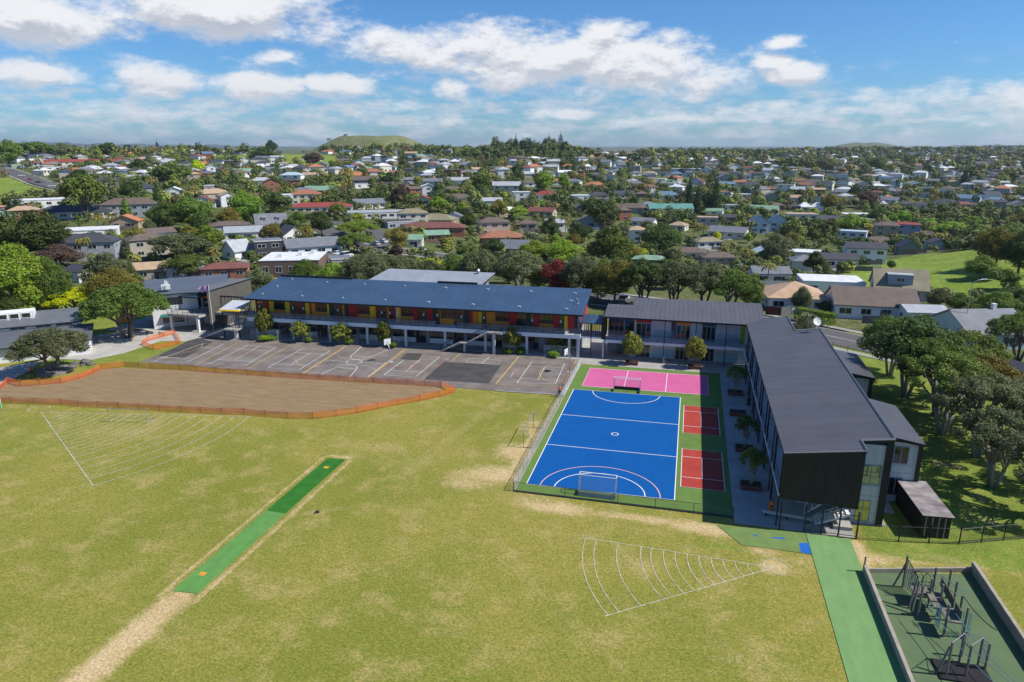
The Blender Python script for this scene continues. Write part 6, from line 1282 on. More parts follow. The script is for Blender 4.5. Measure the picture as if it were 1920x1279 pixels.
XT=[ # near and middle trees read from the photo
(241,634,128,112,'spread','mg','large dark leafy tree beside the white office block','the large office tree'),(104,698,112,90,'spread','ol','low wide crowned tree in the stone edged bed','the stone bed tree'),(137,590,86,56,'spread','yl','bright yellow flat topped tree behind the junior block','the bright yellow tree'),
(36,600,130,135,'round','lg','tall bright green tree at the left edge','the tall left edge tree'),(110,592,66,105,'round','mg',None,None),(12,608,70,62,'round','dg',None,None),(200,545,82,72,'round','ol',None,None),(216,585,84,85,'round','au','olive brown tree behind the large office tree',None),(115,500,76,42,'round','pu','purple leaved tree below the palm house','the purple leaved tree'),
(20,490,90,85,'round','dg',None,None),(85,488,100,88,'round','dg',None,None),(35,415,46,48,'cone','bl',None,None),(165,412,68,80,'spread','mg','tall umbrella shaped tree with yellowish top at left','the umbrella tree'),(300,404,26,62,'column','dg',None,None),(360,432,84,64,'round','mg',None,None),(318,436,62,58,'round','dg',None,None),(432,428,50,40,'round','au',None,None),(463,420,58,64,'round','lg',None,None),
(340,492,100,60,'spread','ol',None,None),(352,520,80,48,'round','mg',None,None),(358,452,42,30,'round','au',None,None),(395,470,60,50,'round','lg',None,None),(154,492,16,46,'palm','au','left of two tall palms before the palm house',None),(168,493,16,50,'palm','au','right of two tall palms before the palm house',None),(227,478,18,40,'palm','lg',None,None),(213,433,22,34,'palm','au',None,None),(185,432,22,30,'palm','au',None,None),
(245,528,36,42,'cone','dg',None,None),(325,347,70,40,'round','mg',None,None),(372,327,28,26,'round','yl','small yellow green tree on the left hill','the small yellow tree'),(262,330,34,30,'round','dg',None,None),(152,350,54,30,'round','dg',None,None),(247,374,42,32,'round','dg',None,None),(18,314,42,44,'round','mg',None,None),(70,300,52,30,'spread','mg',None,None),(122,300,36,28,'round','ol',None,None),(203,292,42,22,'round','dg',None,None),
(297,292,13,26,'cone','bl',None,None),(494,306,50,28,'round','dg',None,None),(510,289,25,25,'round','bl','lone dark round tree on the left skyline','the lone skyline tree'),(588,312,36,26,'round','pu',None,None),(616,383,28,26,'round','au',None,None),(633,378,34,30,'round','ol',None,None),(732,352,36,30,'round','dg',None,None),(751,389,38,46,'round','pu','tall brownish tree in the middle left suburb','the tall brownish tree'),(822,397,44,32,'round','lg',None,None),
(905,367,44,42,'round','mg',None,None),(935,408,42,38,'round','au',None,None),(604,442,46,50,'round','dg',None,None),(666,474,60,44,'spread','mg',None,None),(668,444,78,34,'spread','lg',None,None),(743,468,46,46,'round','au',None,None),(653,370,7,22,'column','bl',None,None),(708,370,7,20,'column','bl',None,None),(967,294,22,40,'cone','bl',None,None),(995,292,12,32,'cone','bl',None,None),(1029,284,17,32,'cone','bl','left of two tall dark pines on the skyline',None),(1051,284,18,36,'cone','bl','right of two tall dark pines on the skyline','the tall skyline pine'),
(1020,358,46,40,'round','lg',None,None),(1057,355,26,30,'round','lg',None,None),(971,333,26,28,'round','dg',None,None),(971,411,40,28,'round','lg',None,None),(1031,450,42,48,'round','dg',None,None),(912,428,34,30,'round','ol',None,None),(1060,436,24,34,'palm','au',None,None),(1000,494,62,50,'round','lg',None,None),(1055,496,76,54,'round','lg',None,None),(1190,492,32,34,'round','au',None,None),(1253,490,28,26,'round','lg',None,None),(1181,386,10,20,'palm','au',None,None),(1300,442,16,30,'palm','au',None,None),(1310,444,16,30,'palm','au',None,None),
(1129,430,60,62,'round','dg',None,None),(1142,505,92,94,'round','mg','large spreading green tree in the photo centre','the large centre tree'),(1236,480,80,68,'round','dg','dense dark green dome tree right of centre','the dense dome tree'),(1291,400,30,66,'column','bl','left tall dark poplar in the right suburb','the left tall poplar'),(1306,404,26,58,'column','bl',None,None),(1340,402,30,68,'column','dg','right tall dark poplar in the right suburb','the right tall poplar'),(1325,400,36,44,'round','dg',None,None),
(1558,397,42,32,'round','au',None,None),(1806,352,20,32,'column','bl',None,None),(1643,324,30,28,'round','mg',None,None),(1548,327,32,32,'round','ol',None,None),(1602,378,26,32,'round','dg',None,None),(1626,391,34,32,'round','pu',None,None),(1487,440,30,30,'round','mg',None,None),(1523,443,42,34,'round','dg',None,None),(1557,443,36,34,'round','dg',None,None),(1598,440,56,38,'round','lg',None,None),(1455,492,66,58,'round','ol',None,None),(1525,514,38,46,'round','dg',None,None),
(1501,585,42,52,'round','ol','grey green tree before the sandy orange roof',None),(1405,580,60,75,'round','mg',None,None),(1438,536,38,50,'palm','au',None,None),(1396,505,36,46,'palm','au',None,None),(1671,503,20,16,'shrub','dg','small lone bush on the bright paddock','the lone paddock bush'),(1838,524,58,44,'round','mg',None,None),(1873,443,16,52,'cone','bl','tall narrow conifer beyond the paddock','the tall paddock conifer'),(1866,505,66,72,'round','au',None,None),(1908,515,70,76,'round','dg',None,None),(1880,545,50,40,'round','mg',None,None),
(1862,604,84,60,'round','mg',None,None),(1912,600,70,60,'round','dg',None,None),(1760,580,46,40,'round','ol',None,None),(1800,585,44,36,'round','mg',None,None),(1545,588,24,26,'round','dg',None,None),(1908,676,96,92,'spread','mg','spreading tree at the right edge beside the mint house','the right edge tree'),
(487,556,50,60,'round','ol','rounded grey green tree between the tall brown wall and blue roof',None),(575,545,72,66,'round','mg',None,None),(632,552,84,70,'round','lg',None,None),(690,556,86,84,'spread','ol',None,None),(748,548,80,74,'spread','ol',None,None),(800,545,70,62,'spread','ol',None,None),(855,540,64,66,'round','mg',None,None),(900,545,70,80,'spread','ol',None,None),(975,552,86,88,'pohut','ol','dense grey green tree with dark trunks behind the blue roof','the dense grey green tree'),(1041,554,56,70,'round','rd','red flowering tree behind the blue roofed block','the red flowering tree'),
(1010,548,50,60,'round','mg',None,None),(1092,560,72,82,'spread','ol',None,None),(1152,570,78,88,'round','au','tree with yellow blossom behind the link bridge',None),(1205,575,84,92,'spread','dg',None,None),(1262,578,84,92,'spread','ol',None,None),(1318,580,84,92,'spread','ol',None,None),(1368,584,88,82,'spread','mg',None,None),(1120,560,54,60,'round','dg',None,None),
(1228,596,44,30,'round','mg',None,None),(1275,597,50,34,'round','dg',None,None),(1322,598,46,32,'round','lg',None,None),(1365,598,48,34,'round','mg',None,None),(1190,592,40,34,'round','ol',None,None),(1400,592,36,34,'round','mg',None,None),(1502,650,44,62,'round','ol','small grey green tree behind the wing roof step',None),(1430,520,30,34,'round','ol',None,None),(520,400,56,42,'round','dg',None,None),(560,425,40,30,'round','mg',None,None),(590,425,38,30,'round','dg',None,None),(880,430,40,36,'round','dg',None,None),(1090,455,50,40,'round','dg',None,None),(1110,400,40,34,'round','mg',None,None),(1165,450,40,36,'round','ol',None,None),(1215,440,40,30,'round','ol',None,None),
(700,520,50,45,'round','lg',None,None),(60,470,50,44,'round','mg',None,None),(255,460,36,34,'round','au',None,None),(1780,450,60,34,'round','lg',None,None),(1830,458,54,36,'round','mg',None,None),(1740,440,40,30,'round','lg',None,None),(1690,425,46,30,'round','lg',None,None),(1650,418,46,28,'round','mg',None,None),(1770,425,50,28,'round','mg',None,None),(1820,432,44,26,'round','lg',None,None),(1890,462,50,40,'round','mg',None,None),(1915,440,36,36,'round','au',None,None)]
for pas in(0,1):
    for (px,py,wp_,hp_,k_,c_,nm,lm) in XT:
        if (lm is not None)==(pas==0): tplace(px,py,wp_,hp_,k_,c_,full=nm,lm=lm)
# tree row on the lawn east of the wing: multi stemmed, pale trunks
for i,(x,y,w_,h_,c_,k_,l) in enumerate([(47.4,50.5,9.5,8.8,'mg','pohut','spreading lawn tree farthest along the row, over the low annex'),(47.0,40.0,12,10.5,'dg','pohut','second farthest lawn tree, dense crowned, beside the low annex'),(49.0,33.0,9.5,9.4,'mg','open','dense lawn tree in the middle of the row by the annexes'),(47.6,26.0,10,9.2,'mg','open','lawn tree with a leaning pale trunk near the tall annex'),(52.8,31,9,8.2,'au','open','olive lawn tree tinged with reddish blossom at the outer row side'),(49.3,19.6,9,8.6,'ol','open','thin crowned pale trunked lawn tree right of the tall annex'),(48.2,11.6,8,7.4,'ol','open','grey green lawn tree above the bare soil spots'),(50.2,5.6,8.5,7.6,'ol','open','lawn tree nearest the black palisade fence'),(54.5,22.0,8.5,8.0,'ol','open','thin grey tree behind the pale trunked lawn tree'),(56.5,12.5,8,7.2,'ol','open','grey thin tree at the right edge above the fence'),(53.8,40.5,9.5,9.0,'mg','open','lawn tree on the outer side beside the mint house lamp')]):
    t_=tree(x,y,0,w_*1.15,h_*1.22,k_,c_,l,'X',seed=i%3,trunk=barkp,group='trees on the lawn east of the wing'); TB.append((x,y,w_*.4))
tree(37.8+8.2,-10.6,0,2.6,2.2,'shrub','ol','small grey bush at the right edge of the near lawn','M',name='shrub',cat='shrub')
# planter trees and pen trees
for x,y,w_,h_,l in [(7.3,46.2,3.9,5.3,'dense young tree in the planter before the red lintel doors'),(17.4,46.5,3.8,5.2,'dense young tree in the planter before the orange lintel doors'),(23.2,35.0,3.2,4.3,'shaded young tree at the far end of the wing'),(23.2,14.8,2.9,4.2,'shaded young tree beside the near red court'),(23.25,5.0,3.2,4.4,'shaded young tree nearest the school gate')]:
    tree(x,y,.4,w_,h_,'young' if x<20 else 'open','mg' if x>20 else 'pl',l,'N',group='young planter trees around the courts')
for px,py,w_,h_,c_,l in [(507,632,3.5,6.2,'pl','tallest young tree, cone shaped, in the leftmost mesh pen'),(573,637,3.7,4.1,'pl','young tree in the second mesh pen from the left'),(648,642,4.0,4.2,'pl','low wide young tree in the third mesh pen'),(727,646,2.8,4.9,'pl','slim young tree behind the white backboard'),(965.5,657,3.7,5.2,'pl','round young tree just right of the outside stair'),(1042,660,2.0,3.4,'pl','small yellowish tree in the rightmost mesh pen'),(1058,660,2.8,3.8,'dg','dark young tree in the rightmost mesh pen')]:
    g_=G(px,py); tree(g_[0],g_[1]-1.5,.04,w_*1.12,h_,'young',c_,l,'N',group='young trees in the mesh pens')
for px,py,l in [(513,637,'grassy shrub in the leftmost mesh pen'),(585,639,'grassy shrub in the second mesh pen'),(660,643,'grassy shrub in the third mesh pen'),(740,650,'grassy shrub beside the slim pen tree'),(955,661,'left grassy shrub in the pen by the stair'),(980,661,'right grassy shrub in the pen by the stair'),(1040,667,'grassy shrub in the rightmost mesh pen'),(499,638,'left grassy shrub under the tallest pen tree')]:
    g_=G(px,py); tree(g_[0],g_[1]-.9,.04,2.6,1.2,'shrub','lg',l,'M',name='shrub',cat='shrub',group='shrubs in the mesh pens')
# hedge with lime top, fences by the road
def hedge(p,q,wd,h,c_,label):
    p=Vector(p);q=Vector(q); L_=(q-p).length; n=int(L_*260); r_=np.random.default_rng(5)
    u_=r_.random(n)*L_; s_=r_.random(n); per=np.where(s_<.4,0,np.where(s_<.7,1,2)); yy=np.where(per==0,r_.uniform(-wd/2,wd/2,n),np.where(per==1,-wd/2,wd/2)); zz_=np.where(per==0,h,r_.uniform(.1,h,n))
    P=np.stack([u_,yy+r_.normal(size=n)*.05,zz_+r_.normal(size=n)*.06],1); Nn=np.stack([r_.normal(size=n)*.5,np.where(per==1,-1,np.where(per==2,1,0))+r_.normal(size=n)*.4,np.where(per==0,1,.2)+r_.normal(size=n)*.3],1); Nn/=np.linalg.norm(Nn,axis=1,keepdims=True)
    me_=mesh_from_quads('hedge',quads(P,Nn,.16,rng=r_),LC[c_]); o=bpy.data.objects.new('hedge',me_); col.objects.link(o); o.location=(p.x,p.y,0); o.rotation_euler=(0,0,math.atan2(q.y-p.y,q.x-p.x)); tag(o,label,'hedge')
hedge(G(1492,598),G(1563,612),1.8,2.5,'lg','clipped green hedge behind the road by the grey fence'); hedge(at(500,492)[:2],at(420,470)[:2],1.5,1.8,'mg','long clipped hedge beside the pale metal roof house')
def board(p,q,h,m,label):
    r=empty('timber_fence',(p[0],p[1],ht(*p)),math.atan2(q[1]-p[1],q[0]-p[0]),label,'fence'); L_=math.hypot(q[0]-p[0],q[1]-p[1]); MB().box(0,L_,-.03,.03,-.6,h,m).build('boards',r)
    f=MB(); n=int(L_/2.4)
    for i in range(n+1): MB().box(i*L_/max(n,1)-.06,i*L_/max(n,1)+.06,-.1,-.031,-.6,h+.08,m).build('post',r)
board(G(1435,590),G(1462,592),1.9,mat('fence_dark_red',(.09,.025,.02),.8,.15,1,stripe=(0,.15,.2)),'dark red board fence at the hedge corner'); board(G(1464,592),G(1489,588),1.8,mat('fence_grey',(.16,.16,.15),.85,.2,1,stripe=(0,.15,.2)),'grey board fence between the red fence and hedge'); board(at(560,492)[:2],at(628,484)[:2],1.6,fnc,'long timber fence by the parking area')
board(G(1800,636),G(1812,648),1.8,mat('fence_green',(.03,.10,.055),.8,.1,1),'dark green fence beside the mint green house')
# ------------------------------------------------------------ further houses and trees that fill the suburb
PADDW=PADD
def blocked(x,y,r,pad=1.0):
    if onroad(x,y,r*.6): return True
    for hx,hy,hr in HF:
        if (x-hx)**2+(y-hy)**2<(hr+r*.75+pad)**2: return True
    return False
def inpadd(px,py):
    return any(inpoly(np.array([px]),np.array([py]),p)[0] for p in PADD)
def infield(x,y): return x<72 and -70<y<(70 if x<25 else 74) and x>-150 and not (x>58 and y<70)
rnd=random.Random(21)
pal_r=['dark','dark','grey','grey','brown','brown','light grey','white','rust','maroon','khaki','dark','blue','orange','grey','tan','dark','brown','white','light grey','dark','grey']; pal_w=['white','white','cream','grey','beige','white','brick','pale blue','tan','green','white']
nh=0
for it in range(5000):
    if nh>=150: break
    px=rnd.uniform(-20,1940); py=rnd.choice((rnd.uniform(296,350),rnd.uniform(300,420),rnd.uniform(345,432)))
    x,y,z=at(px,py); d=math.hypot(x-CU,y-CV)
    if d<190 or d>1100 or inpadd(px,py) or infield(x,y): continue
    if 1640<px and 395<py<520: continue
    if 850<px<1110 and py<312: continue
    if blocked(x,y,8,2): continue
    wpx=rnd.uniform(10,16)*FOC/d
    if any(b[4]<9e9 and px-wpx*.5<b[2] and px+wpx*.5>b[0] and py-wpx*.3<b[3] and py>b[1]-4 for b in HL): continue
    hplace(px,py,wpx,rnd.choice(('hip','hip','gable','gfront','hip','flat','gable')),rnd.choice(pal_r),rnd.choice(pal_w),rnd.choice((1,1,1,2)),chim=rnd.choice((0,0,1))); nh+=1
CW=['dg']*5+['mg']*8+['lg']*4+['ol']*5+['au']*4+['pu']*1+['bl']*1+['yl']*1
def cover(px,py,wpx,hpx,d):
    for b in HL:
        if d<b[4]-2:
            ox=min(px+wpx*.45,b[2])-max(px-wpx*.45,b[0]); oy=min(py,b[3])-max(py-hpx,b[1])
            if ox>0 and oy>0 and ox*oy>.33*(b[2]-b[0])*(b[3]-b[1]): return True
    return False
nt_=0; target=max(0,292-NT[0])
for it in range(9000):
    if nt_>=target: break
    px=rnd.uniform(-30,1950); py=rnd.uniform(372,560); x,y,z=at(px,py); d=math.hypot(x-CU,y-CV)
    if d<178 or d>430 or inpadd(px,py) or infield(x,y): continue
    w_=rnd.uniform(4.0,9.0); h_=w_*rnd.uniform(.75,1.15)
    if blocked(x,y,w_*.4,.3): continue
    if any((x-a)**2+(y-b)**2<((w_*.36+c)*.85)**2 for a,b,c in TB): continue
    wpx=w_*FOC/d; hpx=h_*FOC/d
    if cover(px,py,wpx,hpx,d): continue
    k_=rnd.choice(('round','round','round','spread','round','shrub','cone') if rnd.random()<.9 else ('palm','column')); tplace(px,py,wpx,hpx+wpx*.1,k_,rnd.choice(CW) if k_!='palm' else 'au'); nt_+=1
# the rest of the suburb, far off: read as one mass
def massleaf():
    m=bpy.data.materials.new('leaves_far_mix'); m.use_nodes=True; t=m.node_tree; b_=t.nodes['Principled BSDF']; b_.inputs['Roughness'].default_value=.7; b_.inputs['Specular IOR Level'].default_value=.15
    a=t.nodes.new('ShaderNodeAttribute'); a.attribute_name='tone'; r_=t.nodes.new('ShaderNodeValToRGB'); e=r_.color_ramp; e.interpolation='LINEAR'
    cs=[(0,(0.046,0.074,0.020)),(.3,(0.079,0.109,0.029)),(.5,(0.112,0.147,0.036)),(.68,(0.145,0.154,0.062)),(.82,(0.211,0.269,0.045)),(.92,(0.224,0.198,0.045)),(1,(0.158,0.115,0.056))]
    e.elements[0].position=0; e.elements[0].color=(*cs[0][1],1); e.elements[1].position=1; e.elements[1].color=(*cs[-1][1],1)
    for p_,c_ in cs[1:-1]: q=e.elements.new(p_); q.color=(*c_,1)
    t.links.new(a.outputs['Fac'],r_.inputs[0])
    g=t.nodes.new('ShaderNodeNewGeometry'); mm=t.nodes.new('ShaderNodeMapRange'); mm.inputs[3].default_value=.92; mm.inputs[4].default_value=1.28; t.links.new(g.outputs['Random Per Island'],mm.inputs[0])
    x_=t.nodes.new('ShaderNodeVectorMath'); x_.operation='SCALE'; t.links.new(r_.outputs[0],x_.inputs[0]); t.links.new(mm.outputs[0],x_.inputs['Scale']); t.links.new(x_.outputs[0],b_.inputs['Base Color']); return m
mlm=massleaf(); VV=[];TT=[]
HFA=np.array(HF); TBA=np.array(TB)
r_=np.random.default_rng(77)
def mass(n,rows,dmin,dmax,wr,leaves,ls,hmul=(.7,1.1),xr=(-60,1980),avoid=True,tone=None,cl=False):
    cnt=0
    for it in range(n*3):
        if cnt>=n: break
        d=math.exp(r_.uniform(math.log(dmin),math.log(dmax))); xh=r_.uniform(*xr); a=math.atan2(xh-960,1370)
        x=CU+d*(math.sin(a)*ca-math.cos(a)*sa); y=CV+d*(math.sin(a)*sa+math.cos(a)*ca); z=ht(x,y); px,py=proj(x,y,z)
        if rows and not(rows[0]<py<rows[1]): continue
        if inpadd(px,py) or infield(x,y): continue
        w_=r_.uniform(*wr)*(1 if d<900 else 1.25); h_=w_*r_.uniform(*hmul)
        if avoid:
            if onroad(x,y,w_*.35): continue
            if (np.hypot(HFA[:,0]-x,HFA[:,1]-y)<HFA[:,2]*.8+w_*.35).any(): continue
        if 1108<px<1196 and 282<py<299 and d>500: continue
        if abs(px-703)<110 and 250<py<281: continue
        if cover(px,py,w_*FOC/d,h_*FOC/d,d): continue
        nl=int(4+5*r_.random()); Lb=[(0,0,h_*.52,w_*.33,w_*.33,h_*.40)]
        for i in range(nl):
            ra=r_.uniform(.08,.36)*w_; aa=r_.uniform(0,6.28); rr_=r_.uniform(.13,.24); Lb.append((ra*math.cos(aa),ra*math.sin(aa),h_*(.80-.9*ra/w_*r_.uniform(.5,1.2)),w_*rr_,w_*rr_,h_*rr_*1.05))
        P,Nn=shell(Lb,leaves,jit=.07,inner=.03,up=.25,rng=r_,rgh=.15); P=P+np.array([x,y,z]); V=quads(P,Nn,ls*w_,asp=.85,rng=r_); VV.append(V); TT.append(np.full(len(V),(tone if tone is not None else r_.random())+r_.normal()*.03)); cnt+=1
mass(950,None,190,430,(2.4,5.6),210,.062,(.6,1.0))
mass(2500,None,380,900,(5,10),230,.058)
mass(1800,None,850,2000,(8,13),100,.088)
mass(1000,None,1900,4200,(14,24),34,.15,(.4,.6))
mass(150,None,780,1200,(9,14),150,.08,(.7,1.1),xr=(905,1075),tone=.25); mass(170,None,820,1250,(8,13),110,.09,(.6,.9),xr=(780,1160),tone=.33); mass(50,None,900,1150,(10,14),140,.09,(.8,1.5),xr=(925,1060),tone=.2)
mass(160,(400,470),230,480,(6,10),260,.06,(.5,.8),xr=(1640,1960))
V=np.concatenate(VV); me_=mesh_from_quads('distant_trees',V,mlm); attr(me_,'tone',np.clip(np.concatenate(TT),0,1)); o=bpy.data.objects.new('distant_trees',me_); col.objects.link(o)
tag(o,'countless trees and garden bushes spread through the far suburb','trees',kind='stuff')
f=MB(); cnt=0; FR=['dark','grey','brown','light grey','white','rust','orange','maroon','khaki','blue','dark','dark','brown','grey','light grey','white','grey','dark','brown','grey','light grey','green']
for it in range(9000):
    if cnt>=1500: break
    d=math.exp(r_.uniform(math.log(560),math.log(3600))); xh=r_.uniform(-60,1980); a=math.atan2(xh-960,1370)
    x=CU+d*(math.sin(a)*ca-math.cos(a)*sa); y=CV+d*(math.sin(a)*sa+math.cos(a)*ca); z=ht(x,y); px,py=proj(x,y,z)
    if inpadd(px,py) or onroad(x,y,6) or (np.hypot(HFA[:,0]-x,HFA[:,1]-y)<HFA[:,2]+7).any(): continue
    if 1640<px and 395<py<470: continue
    if 850<px<1110 and py<306: continue
    if abs(px-703)<75 and 255<py<276: continue
    if cover(px,py,14*FOC/d,5*FOC/d,d): continue
    W_=r_.uniform(9,15); D_=r_.uniform(7,10); hh=2.8*(1 if r_.random()<.65 else 2); yw_=r_.uniform(0,3.14); c,s=math.cos(yw_),math.sin(yw_); rm=RM[FR[int(r_.random()*len(FR))]]; wm=WM[['white','white','cream','grey','beige','brick','pale blue','white'][int(r_.random()*8)]]
    T=lambda p:(x+p[0]*c-p[1]*s,y+p[0]*s+p[1]*c,z+p[2])
    a2,b2=W_/2,D_/2; zz_=.8
    f.add([T(p) for p in[(-a2,-b2,-2),(a2,-b2,-2),(a2,b2,-2),(-a2,b2,-2),(-a2,-b2,hh+zz_),(a2,-b2,hh+zz_),(a2,b2,hh+zz_),(-a2,b2,hh+zz_)]],[(0,1,5,4),(1,2,6,5),(2,3,7,6),(3,0,4,7)],wm)
    e=.5; k_=a2-b2 if r_.random()<.6 else a2+e; rh=b2*.45 if r_.random()<.85 else .15
    f.add([T(p) for p in[(-a2-e,-b2-e,hh+zz_),(a2+e,-b2-e,hh+zz_),(a2+e,b2+e,hh+zz_),(-a2-e,b2+e,hh+zz_),(-k_,0,hh+zz_+rh),(k_,0,hh+zz_+rh)]],[(0,1,5,4),(1,2,5),(2,3,4,5),(3,0,4)],rm)
    n=int(W_/3.5)
    for i in range(n):
        xx=-a2+W_*(i+.5)/n
        for sy in(-1,1): f.add([T(p) for p in[(xx-.9,sy*(b2+.04),zz_+1.0),(xx+.9,sy*(b2+.04),zz_+1.0),(xx+.9,sy*(b2+.04),zz_+2.3),(xx-.9,sy*(b2+.04),zz_+2.3)]],[(0,1,2,3)],glass)
    cnt+=1
tag(f.build('distant_houses'),'mass of small far houses with mixed roofs towards the horizon','houses',kind='stuff')


# dormers on the cottage and the barn like house
for h_ in [o for o in col.objects if o.get('category')=='house' and ('dormer' in o['label'] or 'barn like' in o['label'])]:
    ro_=[c_ for c_ in h_.children if c_.name.startswith('roof')][0]; bb_=ro_.bound_box; xm=max(v_[0] for v_ in bb_); ym=max(v_[1] for v_ in bb_); z0=min(v_[2] for v_ in bb_); z1_=max(v_[2] for v_ in bb_)
    cott='cottage' in h_['label']
    for xx in ((-xm*.42,xm*.42) if cott else (-xm*.05,)):
        hw_=.75 if cott else 2.6; yf=-ym*.62 if cott else -ym*.75; zt=z0+(z1_-z0)*(.72 if cott else .8); f=MB(); f.box(xx-hw_,xx+hw_,yf,-ym*.15,z0+(z1_-z0)*.2,zt,WM['grey']); d_=f.build('dormer',ro_)
        f=MB(); slab(f,[(xx-hw_-.15,yf-.2),(xx+hw_+.15,yf-.2),(xx+hw_+.15,-ym*.1),(xx-hw_-.15,-ym*.1)],lambda a,b:zt+.05,.12,RM['light grey'],trimw); f.build('dormer_roof',d_) if False else f.build('dormer_roof',ro_)
        hwin(ro_,xx,yf-.03,(z0+(z1_-z0)*.2+zt)/2+.1,1.0 if cott else 1.6,.9,0)
# boundary fences, driveways of the nearer houses
fk=0
for h_ in [o for o in col.objects if o.get('category')=='house']:
    x,y=h_.location.x,h_.location.y; d=math.hypot(x-CU,y-CV)
    if d>380 or infield(x,y): continue
    c,s=math.cos(h_.rotation_euler.z),math.sin(h_.rotation_euler.z); W_=h_.children[0].dimensions.x; q=lambda a,b:(x+a*c-b*s,y+a*s+b*c)
    sd=rnd.choice((-1,1)); a_=W_/2+rnd.uniform(1.5,3.5); p0,p1=q(sd*a_,-9),q(sd*a_,6)
    p2=q(sd*a_-sd*rnd.uniform(6,12),-9)
    for e0,e1 in((p0,p1),(p0,p2)):
        if any(onroad(*t_,.5) for t_ in(e0,e1)) or any(infield(*t_) for t_ in(e0,e1)): continue
        if any((t_[0]-hx)**2+(t_[1]-hy)**2<(hr*.9)**2 for t_ in (e0,e1,((e0[0]+e1[0])/2,(e0[1]+e1[1])/2)) for hx,hy,hr in HF): continue
        px,py=proj(*e0,ht(*e0)); m_=[fnc,mat('fence_grey',(.16,.16,.15)),trimw][fk%3 if fk%5 else 2]
        nm_=['brown timber fence','grey timber fence','white painted fence'][[fnc,MATS['fence_grey'],trimw].index(m_)]
        board(e0,e1,1.5,m_,uniq(nm_,px,py)); fk+=1
    b0=q(-sd*(W_/2-2.2),-4.2); 
    if not onroad(*b0,2) and not infield(*b0):
        g0=[q(-sd*(W_/2-2.2)+u_,v_) for u_,v_ in((-1.7,-11),(1.7,-11),(1.7,-4),(-1.7,-4))]; f=MB(); f.prism(g0,[min(ht(*t_) for t_ in g0)-.3]*4,[ht(*t_)+.10 for t_ in g0],drv); struct('driveway',f,'paved drive before a suburb house')
print('FENCES',fk)
# ------------------------------------------------------------ cars, lamps, masts, people, small things
def carproto(kind,m):
    r=empty('parked_car',(0,0,0)); L_,W_,H_={'hatch':(4.1,1.72,1.48),'sedan':(4.6,1.78,1.42),'van':(4.9,1.85,1.95)}[kind]; l=L_/2; w_=W_/2
    prof={'hatch':[(-l,.35),(-l,.85),(-l+.2,.98),(-l+.55,1.0),(.75,.98),(l-.15,.78),(l,.6),(l,.32)],'sedan':[(-l,.35),(-l,.88),(-l+.9,.98),(.9,.96),(l-.2,.75),(l,.58),(l,.3)],'van':[(-l,.35),(-l,1.05),(-l+.2,1.15),(1.35,1.12),(l-.2,.88),(l,.6),(l,.32)]}[kind]
    f=MB(); n=len(prof); V=[]
    for s_,k_ in((-1,1),(1,1)):
        for (x,z) in prof: V.append((x,s_*w_*(1 if z<.9 else .95),z))
    f.add(V,[tuple(range(n)),tuple(range(2*n-1,n-1,-1))]+[(i,i+n,(i+1)%n+n,(i+1)%n) for i in range(n)],m)
    cab={'hatch':[(-l+.25,1.0),(-l+.55,H_),(.1,H_),(.95,.97)],'sedan':[(-l+.75,.98),(-l+1.3,H_),(.15,H_),(1.0,.95)],'van':[(-l+.1,1.15),(-l+.25,H_),(.9,H_),(1.55,1.1)]}[kind]
    rt_=[(c_[0],c_[1]) for c_ in cab]
    f.add([(rt_[1][0],-w_*.78,H_-.04),(rt_[2][0],-w_*.78,H_-.04),(rt_[2][0],w_*.78,H_-.04),(rt_[1][0],w_*.78,H_-.04),(rt_[1][0]+.05,-w_*.74,H_+.03),(rt_[2][0]-.05,-w_*.74,H_+.03),(rt_[2][0]-.05,w_*.74,H_+.03),(rt_[1][0]+.05,w_*.74,H_+.03)],[(0,3,2,1),(4,5,6,7),(0,1,5,4),(1,2,6,5),(2,3,7,6),(3,0,4,7)],m)
    f.build('body',r)
    g=MB(); V=[(rt_[0][0],-w_*.92,rt_[0][1]-.01),(rt_[3][0],-w_*.92,rt_[3][1]-.01),(rt_[3][0],w_*.92,rt_[3][1]-.01),(rt_[0][0],w_*.92,rt_[0][1]-.01),(rt_[1][0],-w_*.77,H_-.04),(rt_[2][0],-w_*.77,H_-.04),(rt_[2][0],w_*.77,H_-.04),(rt_[1][0],w_*.77,H_-.04)]
    g.add(V,[(4,5,6,7),(0,1,5,4),(1,2,6,5),(2,3,7,6),(3,0,4,7)],glass); g.build('windows',r)
    for x in(-l*.62,l*.62):
        for s_ in(-1,1):
            t=MB(); t.bar((x,s_*(w_-.2),.32),(x,s_*(w_+.01),.32),.32,MATS['black_steel'],n=14); wl=t.build('wheel',r); t=MB(); t.bar((x,s_*(w_+.011),.32),(x,s_*(w_+.02),.32),.19,galv,n=10); t.build('rim',wl)
    for s_ in(-1,1): MB().box(l-.03,l+.015,s_*.6-.17,s_*.6+.17,.55,.7,mat('headlamp',(.6,.6,.58),.2,.05,2)).build('headlight',r)
    for s_ in(-1,1): MB().box(-l-.015,-l+.03,s_*.62-.14,s_*.62+.14,.72,.88,mat('tail_lamp',(.4,.02,.02),.3,.05,2)).build('tail_light',r)
    note(r); return r
CP_={k:mat('car_'+k,v,.28,.02,1,spec=.6,metal=.1) for k,v in {'white':(.68,.68,.67),'silver':(.42,.43,.45),'red':(.42,.015,.02),'black':(.02,.021,.024),'dark blue':(.02,.05,.13),'grey':(.14,.145,.15)}.items()}
PRO={}
